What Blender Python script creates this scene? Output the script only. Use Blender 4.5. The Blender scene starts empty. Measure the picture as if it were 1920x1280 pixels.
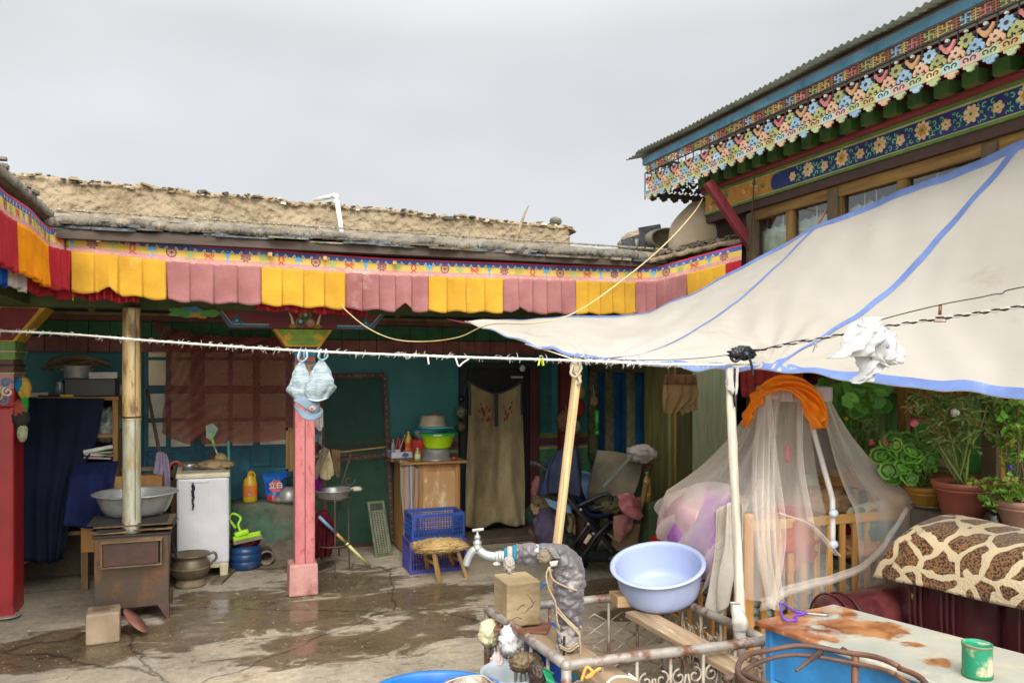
import bpy, bmesh, math, random
from mathutils import Vector, Matrix, noise
from math import sin, cos
rU = random.uniform
NO = noise.noise
V3 = Vector
random.seed(7)
S = bpy.context.scene
COL = S.collection
PI = math.pi
# ---------------------------------------------------------------- camera
H = 1.7
F = 1493.0
TH = math.atan(540.0 / F)
CT, ST = cos(TH), sin(TH)
cam = bpy.data.objects.new('camera', bpy.data.cameras.new('camera'))
COL.objects.link(cam)
cam.location = (0, 0, H)
cam.rotation_euler = (PI / 2, 0, -TH)
cam.data.sensor_width = 36
cam.data.lens = 28.0
cam.data.shift_y = 50 / 1920
cam.data.clip_end = 2000
cam.data.clip_start = 0.05
S.camera = cam
# ---------------------------------------------------------------- world: overcast sky
w = bpy.data.worlds.new('World'); S.world = w; w.use_nodes = True
nt = w.node_tree; nt.nodes.clear()
N = nt.nodes.new; L = nt.links.new
out = N('ShaderNodeOutputWorld'); bg = N('ShaderNodeBackground')
sky = N('ShaderNodeTexSky'); sky.sky_type = 'NISHITA'; sky.sun_disc = False
SUN_EL, SUN_AZ = math.radians(38), math.radians(195)
sky.sun_elevation = SUN_EL; sky.sun_rotation = SUN_AZ
tc = N('ShaderNodeTexCoord'); sep = N('ShaderNodeSeparateXYZ'); L(tc.outputs['Generated'], sep.inputs[0])
rmp = N('ShaderNodeValToRGB'); L(sep.outputs['Z'], rmp.inputs[0])
e = rmp.color_ramp.elements
e[0].position = 0.0; e[0].color = (0.250, 0.250, 0.250, 1)
e[1].position = 1.0; e[1].color = (0.95, 0.95, 0.965, 1)
m1 = e.new(0.38); m1.color = (0.262, 0.262, 0.264, 1)
mp = N('ShaderNodeMapping'); mp.inputs['Scale'].default_value = (1.3, 1.3, 3.0); L(tc.outputs['Generated'], mp.inputs[0])
nz = N('ShaderNodeTexNoise'); nz.inputs['Scale'].default_value = 1.6; nz.inputs['Detail'].default_value = 3; nz.inputs['Roughness'].default_value = .45
L(mp.outputs[0], nz.inputs['Vector'])
mr = N('ShaderNodeMapRange'); mr.inputs[1].default_value = .3; mr.inputs[2].default_value = .7
mr.inputs[3].default_value = .86; mr.inputs[4].default_value = 1.08
L(nz.outputs['Fac'], mr.inputs[0])
# added fill: sky brightened behind the viewer to light the dim portico
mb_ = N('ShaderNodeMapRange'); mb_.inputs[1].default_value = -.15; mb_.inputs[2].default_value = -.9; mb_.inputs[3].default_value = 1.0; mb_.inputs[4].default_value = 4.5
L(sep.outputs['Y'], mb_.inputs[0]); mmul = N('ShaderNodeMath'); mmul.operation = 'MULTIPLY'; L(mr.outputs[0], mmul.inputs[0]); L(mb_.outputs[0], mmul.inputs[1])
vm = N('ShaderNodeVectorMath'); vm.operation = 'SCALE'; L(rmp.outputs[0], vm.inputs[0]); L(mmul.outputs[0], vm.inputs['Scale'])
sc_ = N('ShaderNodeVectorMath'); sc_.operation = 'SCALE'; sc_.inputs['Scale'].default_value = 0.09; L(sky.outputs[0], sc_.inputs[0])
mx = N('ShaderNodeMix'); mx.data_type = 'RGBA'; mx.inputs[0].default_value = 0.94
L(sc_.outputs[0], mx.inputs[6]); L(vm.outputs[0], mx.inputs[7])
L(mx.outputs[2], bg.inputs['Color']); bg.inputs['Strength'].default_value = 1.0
L(bg.outputs[0], out.inputs[0])
sl = bpy.data.lights.new('sun', 'SUN'); sl.energy = 0.8; sl.angle = math.radians(28); sl.color = (1, .97, .92)
so = bpy.data.objects.new('sun', sl); COL.objects.link(so)
so.rotation_euler = (math.radians(52), 0, math.radians(-15))
S.view_settings.view_transform = 'Standard'; S.view_settings.look = 'None'
S.view_settings.exposure = 1.58; S.view_settings.gamma = 1.0
S.cycles.transparent_max_bounces = 24
S.cycles.max_bounces = 8; S.cycles.diffuse_bounces = 6
# ---------------------------------------------------------------- pixel -> world points of the real place
def ray(px):
    u = (px - 960) / F
    return ST + u * CT, CT - u * ST
def G(px, py, D):
    dx, dy = ray(px); return V3((dx * D, dy * D, H - (py - 690) / F * D))
def GY(px, py, Y):
    dx, dy = ray(px); return G(px, py, Y / dy)
def GX(px, py, X):
    dx, dy = ray(px); return G(px, py, X / dx)
def GZ(px, py, Z=0.0):
    return G(px, py, (H - Z) * F / (py - 690))
# ---------------------------------------------------------------- materials
def lin(c):
    if isinstance(c, str):
        c = [int(c[i:i + 2], 16) / 255 for i in (0, 2, 4)]
        c = [x / 12.92 if x <= .04045 else ((x + .055) / 1.055) ** 2.4 for x in c]
    return (c[0], c[1], c[2], 1)
MATS = {}
def mat(name, c1, c2=None, scale=6, rough=.7, bump=.15, metal=0, stretch=(1, 1, 1), c3=None, t3=.62, s3=3, bscale=None, sheen=0, trans=0, alpha=1, spec=None, bdist=.01, w3=.06):
    """two-tone noise, an optional third colour in patches, and bump"""
    if name in MATS: return MATS[name]
    m = bpy.data.materials.new(name); m.use_nodes = True; MATS[name] = m
    t = m.node_tree; n = t.nodes; b = n['Principled BSDF']; l = t.links.new
    b.inputs['Roughness'].default_value = rough; b.inputs['Metallic'].default_value = metal
    if spec is not None: b.inputs['Specular IOR Level'].default_value = spec
    if sheen: b.inputs['Sheen Weight'].default_value = sheen
    c1 = lin(c1); c2 = lin(c2) if c2 else tuple(x * .78 for x in c1[:3]) + (1,)
    co = n.new('ShaderNodeTexCoord'); ma = n.new('ShaderNodeMapping'); ma.inputs['Scale'].default_value = stretch
    l(co.outputs['Object'], ma.inputs[0])
    a = n.new('ShaderNodeTexNoise'); a.inputs['Scale'].default_value = scale; a.inputs['Detail'].default_value = 7; a.inputs['Roughness'].default_value = .62
    l(ma.outputs[0], a.inputs['Vector'])
    r = n.new('ShaderNodeValToRGB'); r.color_ramp.elements[0].position = .36; r.color_ramp.elements[1].position = .66
    r.color_ramp.elements[0].color = c1; r.color_ramp.elements[1].color = c2
    l(a.outputs['Fac'], r.inputs[0]); colout = r.outputs[0]
    if c3:
        a3 = n.new('ShaderNodeTexNoise'); a3.inputs['Scale'].default_value = s3; a3.inputs['Detail'].default_value = 9; a3.inputs['Roughness'].default_value = .7
        l(ma.outputs[0], a3.inputs['Vector'])
        r3 = n.new('ShaderNodeMapRange'); r3.inputs[1].default_value = t3 - w3; r3.inputs[2].default_value = t3 + w3; l(a3.outputs['Fac'], r3.inputs[0])
        x = n.new('ShaderNodeMix'); x.data_type = 'RGBA'; l(r3.outputs[0], x.inputs[0]); l(colout, x.inputs[6]); x.inputs[7].default_value = lin(c3)
        colout = x.outputs[2]
    l(colout, b.inputs['Base Color'])
    if bump:
        a2 = n.new('ShaderNodeTexNoise'); a2.inputs['Scale'].default_value = bscale or scale * 5; a2.inputs['Detail'].default_value = 5
        l(ma.outputs[0], a2.inputs['Vector'])
        bu = n.new('ShaderNodeBump'); bu.inputs['Strength'].default_value = bump; bu.inputs['Distance'].default_value = bdist
        l(a2.outputs['Fac'], bu.inputs['Height']); l(bu.outputs[0], b.inputs['Normal'])
    if trans or alpha < 1:
        sh = b.outputs[0]; o = n['Material Output']
        if trans:
            tl = n.new('ShaderNodeBsdfTranslucent'); l(colout, tl.inputs[0]); ms = n.new('ShaderNodeMixShader'); ms.inputs[0].default_value = trans
            l(sh, ms.inputs[1]); l(tl.outputs[0], ms.inputs[2]); sh = ms.outputs[0]
        if alpha < 1:
            tp = n.new('ShaderNodeBsdfTransparent'); ms = n.new('ShaderNodeMixShader'); ms.inputs[0].default_value = alpha
            l(tp.outputs[0], ms.inputs[1]); l(sh, ms.inputs[2]); sh = ms.outputs[0]
        l(sh, o.inputs[0])
    return m
def cloth(name, c1, c2=None, **k):
    k.setdefault('rough', .9); k.setdefault('bump', .25); k.setdefault('bscale', 60); k.setdefault('scale', 5); k.setdefault('spec', .15)
    return mat(name, c1, c2, **k)
def wood(name, c1, c2=None, axis=2, **k):
    st = [14, 14, 14]; st[axis] = 1.2
    k.setdefault('rough', .7); k.setdefault('bump', .3); k.setdefault('bscale', 3)
    return mat(name, c1, c2, scale=1.6, stretch=tuple(st), **k)
def plastic(name, c1, c2=None, **k):
    k.setdefault('rough', .35); k.setdefault('bump', .04)
    return mat(name, c1, c2, **k)
def glassy(name, c, rough=.08, alpha=.35):
    if name in MATS: return MATS[name]
    m = mat(name, c, c, rough=rough, bump=0, alpha=alpha); return m
# ---------------------------------------------------------------- mesh builder
class MB:
    def __init__(s): s.v = []; s.f = []; s.m = []; s.cm = 0; s.sm = []
    def add(s, vs, fs, smooth=False):
        k = len(s.v); s.v += [Vector(v) for v in vs]
        for f in fs: s.f.append([i + k for i in f]); s.m.append(s.cm); s.sm.append(smooth)
        return s
    def mi(s, i): s.cm = i; return s
    def box(s, c, d, rz=0, M=None, taper=1.0):
        x, y, z = d[0] / 2, d[1] / 2, d[2] / 2
        vs = [V3((i * x * (taper if k > 0 else 1), j * y * (taper if k > 0 else 1), k * z)) for k in (-1, 1) for j in (-1, 1) for i in (-1, 1)]
        R = M if M is not None else Matrix.Rotation(rz, 3, 'Z')
        vs = [R @ v + Vector(c) for v in vs]
        return s.add(vs, [(0, 2, 3, 1), (4, 5, 7, 6), (0, 1, 5, 4), (2, 6, 7, 3), (0, 4, 6, 2), (1, 3, 7, 5)])
    def bb(s, x0, x1, y0, y1, z0, z1):
        return s.box(((x0 + x1) / 2, (y0 + y1) / 2, (z0 + z1) / 2), (abs(x1 - x0), abs(y1 - y0), abs(z1 - z0)))
    def bar(s, a, b, wx, wy=None, up=(0, 0, 1)):
        """box beam between two points"""
        a, b = Vector(a), Vector(b); wy = wy or wx; d = (b - a); ln = d.length; d.normalize()
        up = Vector(up)
        if abs(d.dot(up)) > .98: up = V3((0, 1, 0))
        sx = d.cross(up).normalized(); sy = sx.cross(d)
        M = Matrix((sx, sy, d)).transposed()
        return s.box((a + b) / 2, (wx, wy, ln), M=M)
    def tube(s, pts, r, n=8, cap=True, flat=1.0):
        pts = [Vector(p) for p in pts]; m = len(pts)
        rs = r if isinstance(r, (list, tuple)) else [r] * m
        if len(rs) != m: rs = [rs[0] + (rs[-1] - rs[0]) * i / (m - 1) for i in range(m)]
        vs = []; prev = None
        for i, p in enumerate(pts):
            t = (pts[min(i + 1, m - 1)] - pts[max(i - 1, 0)])
            if t.length < 1e-9: t = V3((0, 0, 1))
            t.normalize()
            if prev is None:
                a = V3((0, 0, 1)) if abs(t.z) < .9 else V3((1, 0, 0))
                nx = t.cross(a).normalized()
            else:
                nx = prev - t * prev.dot(t)
                nx = nx.normalized() if nx.length > 1e-6 else t.orthogonal().normalized()
            prev = nx; ny = t.cross(nx)
            for k in range(n):
                a = 2 * PI * k / n; vs.append(p + (nx * cos(a) + ny * sin(a) * flat) * rs[i])
        fs = [(i * n + k, i * n + (k + 1) % n, (i + 1) * n + (k + 1) % n, (i + 1) * n + k) for i in range(m - 1) for k in range(n)]
        if cap: fs += [tuple(range(n - 1, -1, -1)), tuple((m - 1) * n + k for k in range(n))]
        return s.add(vs, fs, True)
    def lathe(s, prof, c=(0, 0, 0), n=32, M=None, wob=0, sx=1, sy=1):
        """prof: list of (r, z); rotates about z, M a 3x3 tilt"""
        vs = []; fs = []; c = Vector(c)
        for i, (r, z) in enumerate(prof):
            for k in range(n):
                a = 2 * PI * k / n
                rr = r * (1 + wob * NO(V3((cos(a) * 1.5, sin(a) * 1.5, z * 8 + c.x * 7))))
                v = V3((rr * cos(a) * sx, rr * sin(a) * sy, z))
                if M is not None: v = M @ v
                vs.append(v + c)
        m = len(prof)
        fs = [(i * n + k, i * n + (k + 1) % n, (i + 1) * n + (k + 1) % n, (i + 1) * n + k) for i in range(m - 1) for k in range(n)]
        if prof[0][0] > 1e-4: fs.append(tuple(range(n - 1, -1, -1))) if prof[0][0] == prof[0][0] and getattr(s, 'capb', True) else None
        return s.add(vs, fs, True)
    def prism(s, poly, o, U, V, th, holes=None):
        """2-D polygon extruded along -(UxV) by th; front face lies at o"""
        o, U, V = Vector(o), Vector(U), Vector(V); Nn = U.cross(V).normalized()
        n = len(poly)
        a = [o + U * x + V * y for x, y in poly]; b = [p - Nn * th for p in a]
        fs = [tuple(range(n)), tuple(range(2 * n - 1, n - 1, -1))] + [(i, n + i, n + (i + 1) % n, (i + 1) % n) for i in range(n)]
        return s.add(a + b, fs)
    def ribbon(s, pts, wd, o, U, V, th):
        """2-D stroke with width"""
        pts = [Vector(p) for p in pts]; m = len(pts); l_, r_ = [], []
        for i, p in enumerate(pts):
            t = pts[min(i + 1, m - 1)] - pts[max(i - 1, 0)]
            t = t.normalized() if t.length > 1e-9 else V3((1, 0))
            q = V3((-t.y, t.x)); ww = (wd[i] if isinstance(wd, list) else wd) / 2
            l_.append(p + q * ww); r_.append(p - q * ww)
        for i in range(m - 1):
            s.prism([l_[i], r_[i], r_[i + 1], l_[i + 1]], o, U, V, th)
        return s
    def grid(s, fn, nu, nv):
        vs = [fn(i / nu, j / nv) for j in range(nv + 1) for i in range(nu + 1)]
        fs = [(j * (nu + 1) + i, j * (nu + 1) + i + 1, (j + 1) * (nu + 1) + i + 1, (j + 1) * (nu + 1) + i) for j in range(nv) for i in range(nu)]
        return s.add(vs, fs, True)
    def lump(s, c, r, seed=0, amp=.25, fr=2.5, sub=4, ridge=True, flatz=None):
        bm = bmesh.new(); bmesh.ops.create_icosphere(bm, subdivisions=sub, radius=1)
        vs = []
        off = V3((seed * 3.17, seed * 1.31, seed * 2.71))
        for v in bm.verts:
            p = v.co.copy(); q = p * fr + off
            d = NO(q)
            if ridge: d = 1 - 2.4 * abs(NO(q + V3((5, 0, 0)))) + .4 * d
            d2 = NO(q * 2.7) * .4 + .22 * (1 - 3 * abs(NO(q * 4.3)))
            p *= 1 + amp * (d * .7 + d2)
            x = V3((p.x * r[0], p.y * r[1], p.z * r[2]))
            if flatz is not None and x.z < flatz: x.z = flatz
            vs.append(x + Vector(c))
        fs = [[v.index for v in f.verts] for f in bm.faces]; bm.free()
        return s.add(vs, fs, True)
    def obj(s, name, m, parent=None, bevel=0, solid=0, sub=0, smooth=None, label=None):
        me = bpy.data.meshes.new(name); og = ORG.get(parent.name, Vector()) if parent else Vector()
        me.from_pydata([v - og for v in s.v], [], s.f); me.validate()
        ms = m if isinstance(m, (list, tuple)) else [m]
        for x in ms: me.materials.append(x)
        if len(me.polygons) == len(s.f):
            for p, k, q in zip(me.polygons, s.m, s.sm): p.material_index = k; p.use_smooth = q if smooth is None else smooth
        if smooth is not False: me.update()
        o = bpy.data.objects.new(name, me); COL.objects.link(o)
        if parent: o.parent = parent; ORG[o.name] = og
        if bevel:
            b = o.modifiers.new('bevel', 'BEVEL'); b.width = bevel; b.segments = 2; b.limit_method = 'ANGLE'; b.angle_limit = .7
            b.harden_normals = False
        if sub: q = o.modifiers.new('sub', 'SUBSURF'); q.levels = sub; q.render_levels = sub
        if solid: q = o.modifiers.new('solid', 'SOLIDIFY'); q.thickness = solid; q.offset = 0
        if label: o['label'] = label
        return o
ORG = {}
def thing(name, label, cat, loc=(0, 0, 0), group=None):
    o = bpy.data.objects.new(name, None); COL.objects.link(o); o.location = loc; o.empty_display_size = .1
    o['label'] = label; o['category'] = cat
    if group: o['group'] = group
    ORG[o.name] = Vector(loc); return o
def tag(o, label, cat, group=None):
    o['label'] = label; o['category'] = cat
    if group: o['group'] = group
    return o
def struct(o): o['kind'] = 'structure'; return o
def cr(p, t):
    """Catmull-Rom through list p, t in 0..1"""
    n = len(p) - 1; x = min(max(t, 0), 1) * n; i = min(int(x), n - 1); f = x - i
    a = p[i - 1] if i > 0 else p[0] * 2 - p[1]; b = p[i]; c = p[i + 1]; d = p[i + 2] if i + 2 <= n else p[n] * 2 - p[n - 1]
    return .5 * ((2 * b) + (c - a) * f + (2 * a - 5 * b + 4 * c - d) * f * f + (3 * b - a - 3 * c + d) * f ** 3)
def spl(p, n=24):
    p = [Vector(x) for x in p]; return [cr(p, i / n) for i in range(n + 1)]
def surf(ctrl, disp=None):
    rows = [[Vector(x) for x in r] for r in ctrl]
    def fn(u, v):
        c = [cr(r, u) for r in rows]; p = cr(c, v)
        if disp: p = p + disp(u, v, p)
        return p
    return fn
def nz3(p, f=3, s=0): return NO(Vector(p) * f + V3((s, s * 1.7, s * .3)))
def folds(N_, amp, direction=(0, -1, 0), seed=0, sharp=False, grow=True):
    dr = Vector(direction)
    def d(u, v, p):
        ph = u * N_ * 2 * PI + 1.6 * NO(V3((u * 3, v * 1.3, seed)))
        a = amp * (0.35 + .65 * v if grow else 1) * (.7 + .6 * NO(V3((u * 5, seed, 2))))
        return dr * (sin(ph) * a + NO(V3((u * 9, v * 5, seed + 4))) * amp * .5)
    return d
def hang(name, ctrl, m, parent=None, nu=40, nv=24, N_=5, amp=.02, seed=0, solid=.004, d=(0, -1, 0), label=None):
    mb = MB().grid(surf(ctrl, folds(N_, amp, d, seed)), nu, nv)
    return mb.obj(name, m, parent, solid=solid, label=label)
def bowl(c, r, h, rb=None, th=.006, lip=.02, M=None, n=40, k=.5):
    """open basin centred at c (centre of the rim), rim radius r, base radius rb"""
    rb = rb or r * .6
    out_ = [(0.0001, -h)] + [(rb * t, -h) for t in (.5, 1)]
    for i in range(1, 9):
        t = i / 8; out_.append((rb + (r - rb) * (t ** k), -h + h * t))
    out_ += [(r + lip * .7, .002), (r + lip, .0), (r + lip, .006), (r + lip * .5, .010), (r - th * .3, .006)]
    inn = [(rb - th + (r - rb) * (t ** k), -h + th + (h - th) * t) for t in [1 - i / 8 for i in range(9)]]
    inn[0] = (r - th, .0)
    return MB().lathe(out_ + inn + [(0.0001, -h + th)], c, n, M)
def rot(ax, deg): return Matrix.Rotation(math.radians(deg), 3, ax)
def circle_poly(r, n=16, cx=0, cy=0, a0=0): return [(cx + r * cos(a0 + 2 * PI * k / n), cy + r * sin(a0 + 2 * PI * k / n)) for k in range(n)]
def flower_poly(r, n=6, depth=.28, cx=0, cy=0, a0=0, m=6):
    return [(cx + r * (1 - depth + depth * abs(cos(n * a / 2))) * cos(a + a0), cy + r * (1 - depth + depth * abs(cos(n * a / 2))) * sin(a + a0)) for a in [2 * PI * k / (n * m) for k in range(n * m)]]
def spiral(cx, cy, r0, r1, a0, turns, n=14): return [(cx + (r0 + (r1 - r0) * i / n) * cos(a0 + turns * 2 * PI * i / n), cy + (r0 + (r1 - r0) * i / n) * sin(a0 + turns * 2 * PI * i / n)) for i in range(n + 1)]
# ================================================================ GROUND
def ground_mat():
    m = bpy.data.materials.new('courtyard_floor'); m.use_nodes = True
    t = m.node_tree; n = t.nodes; l = t.links.new; b = n['Principled BSDF']
    co = n.new('ShaderNodeTexCoord')
    def noi(sc, det=8, ro=.65, dist=0, st=None):
        a = n.new('ShaderNodeTexNoise'); a.inputs['Scale'].default_value = sc; a.inputs['Detail'].default_value = det
        a.inputs['Roughness'].default_value = ro; a.inputs['Distortion'].default_value = dist
        if st:
            ma = n.new('ShaderNodeMapping'); ma.inputs['Scale'].default_value = st; l(co.outputs['Object'], ma.inputs[0]); l(ma.outputs[0], a.inputs['Vector'])
        else: l(co.outputs['Object'], a.inputs['Vector'])
        return a.outputs['Fac']
    def mathn(op, x, y=None, cl=False):
        q = n.new('ShaderNodeMath'); q.operation = op; q.use_clamp = cl
        for i, k in enumerate((x, y)):
            if k is None: continue
            if isinstance(k, (int, float)): q.inputs[i].default_value = k
            else: l(k, q.inputs[i])
        return q.outputs[0]
    r = n.new('ShaderNodeValToRGB'); el = r.color_ramp.elements
    el[0].position = .3; el[0].color = lin('857b69'); el[1].position = .7; el[1].color = lin('b5a58a')
    q = el.new(.5); q.color = lin('a09480'); l(noi(1.7), r.inputs[0])
    fine = n.new('ShaderNodeMapRange'); fine.inputs[1].default_value = .3; fine.inputs[2].default_value = .7; fine.inputs[3].default_value = .72; fine.inputs[4].default_value = 1.22
    l(noi(22, 10, .75), fine.inputs[0])
    # sandy patches
    sm = n.new('ShaderNodeMapRange'); sm.inputs[1].default_value = .56; sm.inputs[2].default_value = .66; sm.inputs[4].default_value = .7; l(noi(2.1, 9, .6, .6, (1, 1.6, 1)), sm.inputs[0])
    mx = n.new('ShaderNodeMix'); mx.data_type = 'RGBA'; l(sm.outputs[0], mx.inputs[0]); l(r.outputs[0], mx.inputs[6]); mx.inputs[7].default_value = lin('a8967a')
    # dark stains
    dm = n.new('ShaderNodeMapRange'); dm.inputs[1].default_value = .54; dm.inputs[2].default_value = .66; dm.inputs[4].default_value = .8; l(noi(4.3, 10, .75, 1.0, (1, 2.2, 1)), dm.inputs[0])
    mx2 = n.new('ShaderNodeMix'); mx2.data_type = 'RGBA'; l(dm.outputs[0], mx2.inputs[0]); l(mx.outputs[2], mx2.inputs[6]); mx2.inputs[7].default_value = lin('5f574a')
    sc = n.new('ShaderNodeVectorMath'); sc.operation = 'SCALE'; l(mx2.outputs[2], sc.inputs[0]); l(fine.outputs[0], sc.inputs['Scale'])
    # wet patches: puddled areas with ragged rims
    wet = None
    for (px, py, rx, ry) in [(560, 1050, .35, .5), (640, 1095, .55, .5), (560, 1150, .9, .45), (780, 1120, .75, .36), (250, 1190, 1.0, .35), (640, 1210, .7, .3), (1140, 1100, .5, .22), (1190, 1150, .25, .15), (120, 1230, .8, .25), (820, 1170, .35, .3), (430, 1130, .6, .35)]:
        c = GZ(px, py)
        sb = n.new('ShaderNodeVectorMath'); sb.operation = 'SUBTRACT'; l(co.outputs['Object'], sb.inputs[0]); sb.inputs[1].default_value = (c.x, c.y, 0)
        dv = n.new('ShaderNodeVectorMath'); dv.operation = 'DIVIDE'; l(sb.outputs[0], dv.inputs[0]); dv.inputs[1].default_value = (rx * 1.15, ry * 1.2, 1)
        ln = n.new('ShaderNodeVectorMath'); ln.operation = 'LENGTH'; l(dv.outputs[0], ln.inputs[0])
        v = mathn('SUBTRACT', 1.0, ln.outputs['Value'])
        wet = v if wet is None else mathn('MAXIMUM', wet, v)
    wn = mathn('MULTIPLY', mathn('SUBTRACT', noi(3.0, 10, .68, .8, (1, 1.8, 1)), .5), 2.6)
    ws = mathn('ADD', wet, wn)
    wm = n.new('ShaderNodeMapRange'); wm.inputs[1].default_value = .10; wm.inputs[2].default_value = .32; l(ws, wm.inputs[0])
    cv = n.new('ShaderNodeTexVoronoi'); cv.feature = 'DISTANCE_TO_EDGE'; cv.inputs['Scale'].default_value = .75; cw = n.new('ShaderNodeMix'); cw.data_type = 'RGBA'; cw.inputs[0].default_value = .12; l(co.outputs['Object'], cw.inputs[6]); cn = n.new('ShaderNodeTexNoise'); cn.inputs['Scale'].default_value = 4; cn.inputs['Detail'].default_value = 6; l(co.outputs['Object'], cn.inputs['Vector']); l(cn.outputs['Color'], cw.inputs[7]); l(cw.outputs[2], cv.inputs['Vector'])
    ck = n.new('ShaderNodeMapRange'); ck.inputs[1].default_value = .002; ck.inputs[2].default_value = .007; ck.inputs[3].default_value = .45; l(cv.outputs['Distance'], ck.inputs[0])
    s2 = n.new('ShaderNodeVectorMath'); s2.operation = 'SCALE'; l(sc.outputs[0], s2.inputs[0]); l(ck.outputs[0], s2.inputs['Scale']); sc = s2
    mx3 = n.new('ShaderNodeMix'); mx3.data_type = 'RGBA'; l(wm.outputs[0], mx3.inputs[0]); l(sc.outputs[0], mx3.inputs[6])
    dk = n.new('ShaderNodeVectorMath'); dk.operation = 'MULTIPLY'; l(sc.outputs[0], dk.inputs[0]); dk.inputs[1].default_value = (.36, .31, .245); l(dk.outputs[0], mx3.inputs[7])
    l(mx3.outputs[2], b.inputs['Base Color'])
    pm = n.new('ShaderNodeMapRange'); pm.inputs[1].default_value = .15; pm.inputs[2].default_value = .8; pm.inputs[3].default_value = .85; pm.inputs[4].default_value = .10; l(ws, pm.inputs[0])
    l(pm.outputs[0], b.inputs['Roughness'])
    bu = n.new('ShaderNodeBump'); bu.inputs['Distance'].default_value = .02
    bs = n.new('ShaderNodeMapRange'); bs.inputs[1].default_value = .1; bs.inputs[2].default_value = .6; bs.inputs[3].default_value = .55; bs.inputs[4].default_value = .05; l(ws, bs.inputs[0])
    l(bs.outputs[0], bu.inputs['Strength']); l(noi(14, 10, .7), bu.inputs['Height']); l(bu.outputs[0], b.inputs['Normal'])
    return m
g = MB().add([(-400, -400, 0), (400, -400, 0), (400, 400, 0), (-400, 400, 0)], [(0, 1, 2, 3)]).obj('ground', ground_mat()); struct(g)
# small litter of chips and grit on the floor
gb = MB()
for i in range(900):
    p = GZ(rU(0, 1300), rU(1045, 1290))
    s = rU(.0015, .006) * (2.2 if random.random() < .04 else 1)
    gb.box((p.x, p.y, s * .4), (s * rU(.8, 2), s, s * .7), rz=random.random() * 3)
gr = gb.obj('grit', mat('grit', 'a4977c', '6e624e', scale=30)); gr['kind'] = 'stuff'; tag(gr, 'pale grit and chips scattered over the damp courtyard floor', 'grit')

# ================================================================ palette
TEAL = mat('teal_paint', '27706e', '1e6060', scale=3, rough=.6, c3='3c8488', t3=.64, bump=.12)
GREENP = mat('green_paint', '407c4a', '305e3a', scale=5, rough=.6, c3='14321f')
DKGREEN = mat('dark_green', '4a7038', '34562c', scale=8, rough=.55, c3='456b30')
MAROON = mat('maroon_paint', '5a2a2a', '431e20', scale=6, rough=.55, c3='72403a')
RED = mat('red_paint', '9c1f20', '86191b', scale=5, rough=.42, c3='6c1414', bump=.1)
YEL = mat('yellow_paint', 'c09a2f', 'a07c26', scale=8, rough=.55)
OLIVE = mat('olive_paint', '6d6a2c', '55531f', scale=8)
NAVYP = mat('navy_paint', '1d2560', '161b48', scale=8, rough=.5)
BROWNW = wood('brown_wood', '57412a', '3b2b1c')
BROWNWY = wood('brown_wood_y', '5b3f38', '432e2a', axis=1)
GOLDW = wood('golden_wood', '8a6a30', '5e4520', axis=1)
GOLDWZ = wood('golden_wood_z', '8a6a30', '5e4520', axis=2)
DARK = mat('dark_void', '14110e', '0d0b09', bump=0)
SLATE = mat('slate', '7d7666', '57534a', scale=5, rough=.85, bump=.7, c3='8f8672', s3=9, bdist=.03)
MUD = mat('mud_plaster', '94846a', '7d6d54', scale=4, rough=.95, bump=.9, bscale=16, c3='6c5c44', s3=7, bdist=.06)
MUDE = mat('mud_eave', '8c7c62', '6e604a', scale=5, rough=.95, bump=.9, bscale=20, c3='575046', s3=8, bdist=.05)
WOODX = wood('weathered_x', '8a7658', '5c4c3a', axis=0)

# ================================================================ BACK HOUSE (portico along the back of the yard)
YB = 7.8
house = thing('courtyard_house', 'low flat-roofed back house with teal portico wall and slate eave', 'house', (1.2, YB, 0))
XL, XR = -6.0, 3.75
MB().bb(XL, 3.75, YB, YB + .4, 0, 3.0).obj('wall', TEAL, house)
# painted stripes round the wall (dado lines)
zs = GY(780, 836, YB).z
mb = MB()
x0 = GY(560, 700, YB).x
for (za, zb, mi) in [(.045, .085, 0), (-.035, .04, 1), (-.075, -.055, 2)]:
    mb.mi(mi).bb(x0, 3.75, YB - .004, YB + .02, zs + za, zs + zb)
mb.obj('dado_stripe', [OLIVE, MAROON, YEL], house)
# lower wall a darker green
MB().bb(GY(560, 700, YB).x, 3.74, YB - .003, YB + .02, .0, zs - .08).obj('lower_wall', GREENP, house)
# frieze of short painted boards right under the ceiling
fy = YB - .10
def zz(py, Y=fy, px=800): return GY(px, py, Y).z
mb = MB()
mb.mi(0).bb(XL, 3.74, fy, YB, zz(612), zz(575))
mb.mi(1).bb(XL, 3.74, fy - .012, fy + .02, zz(612), zz(604)); mb.mi(2).bb(XL, 3.74, fy - .008, fy + .02, zz(603), zz(598))
k = 0; x = -3.4
while x < 3.7:
    wdt = .165
    mb.mi(3).bb(x, x + wdt - .006, fy - .03 - .006 * (k % 2), fy + .02, zz(638), zz(613))
    mb.mi(1).bb(x, x + wdt - .006, fy - .05 - .006 * (k % 2), fy + .03, zz(663), zz(639.5))
    x += wdt; k += 1
mb.mi(2)
for px in (172, 745, 905): 
    c = GY(px, 592 if px > 300 else 580, fy)
    mb.prism([(0, -.035), (.03, 0), (0, .035), (-.03, 0)], (c.x, fy - .004, c.z), (1, 0, 0), (0, 0, 1), .006)
mb.obj('frieze', [mat('frieze_dark', '241f2a', '1b2433', scale=5), mat('frieze_brown', '8a544a', '6e4038', scale=7), mat('frieze_yellow', '9c8a48', '6e6136', scale=7), mat('frieze_green', '2f6a40', '245232', scale=7)], house)
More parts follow.
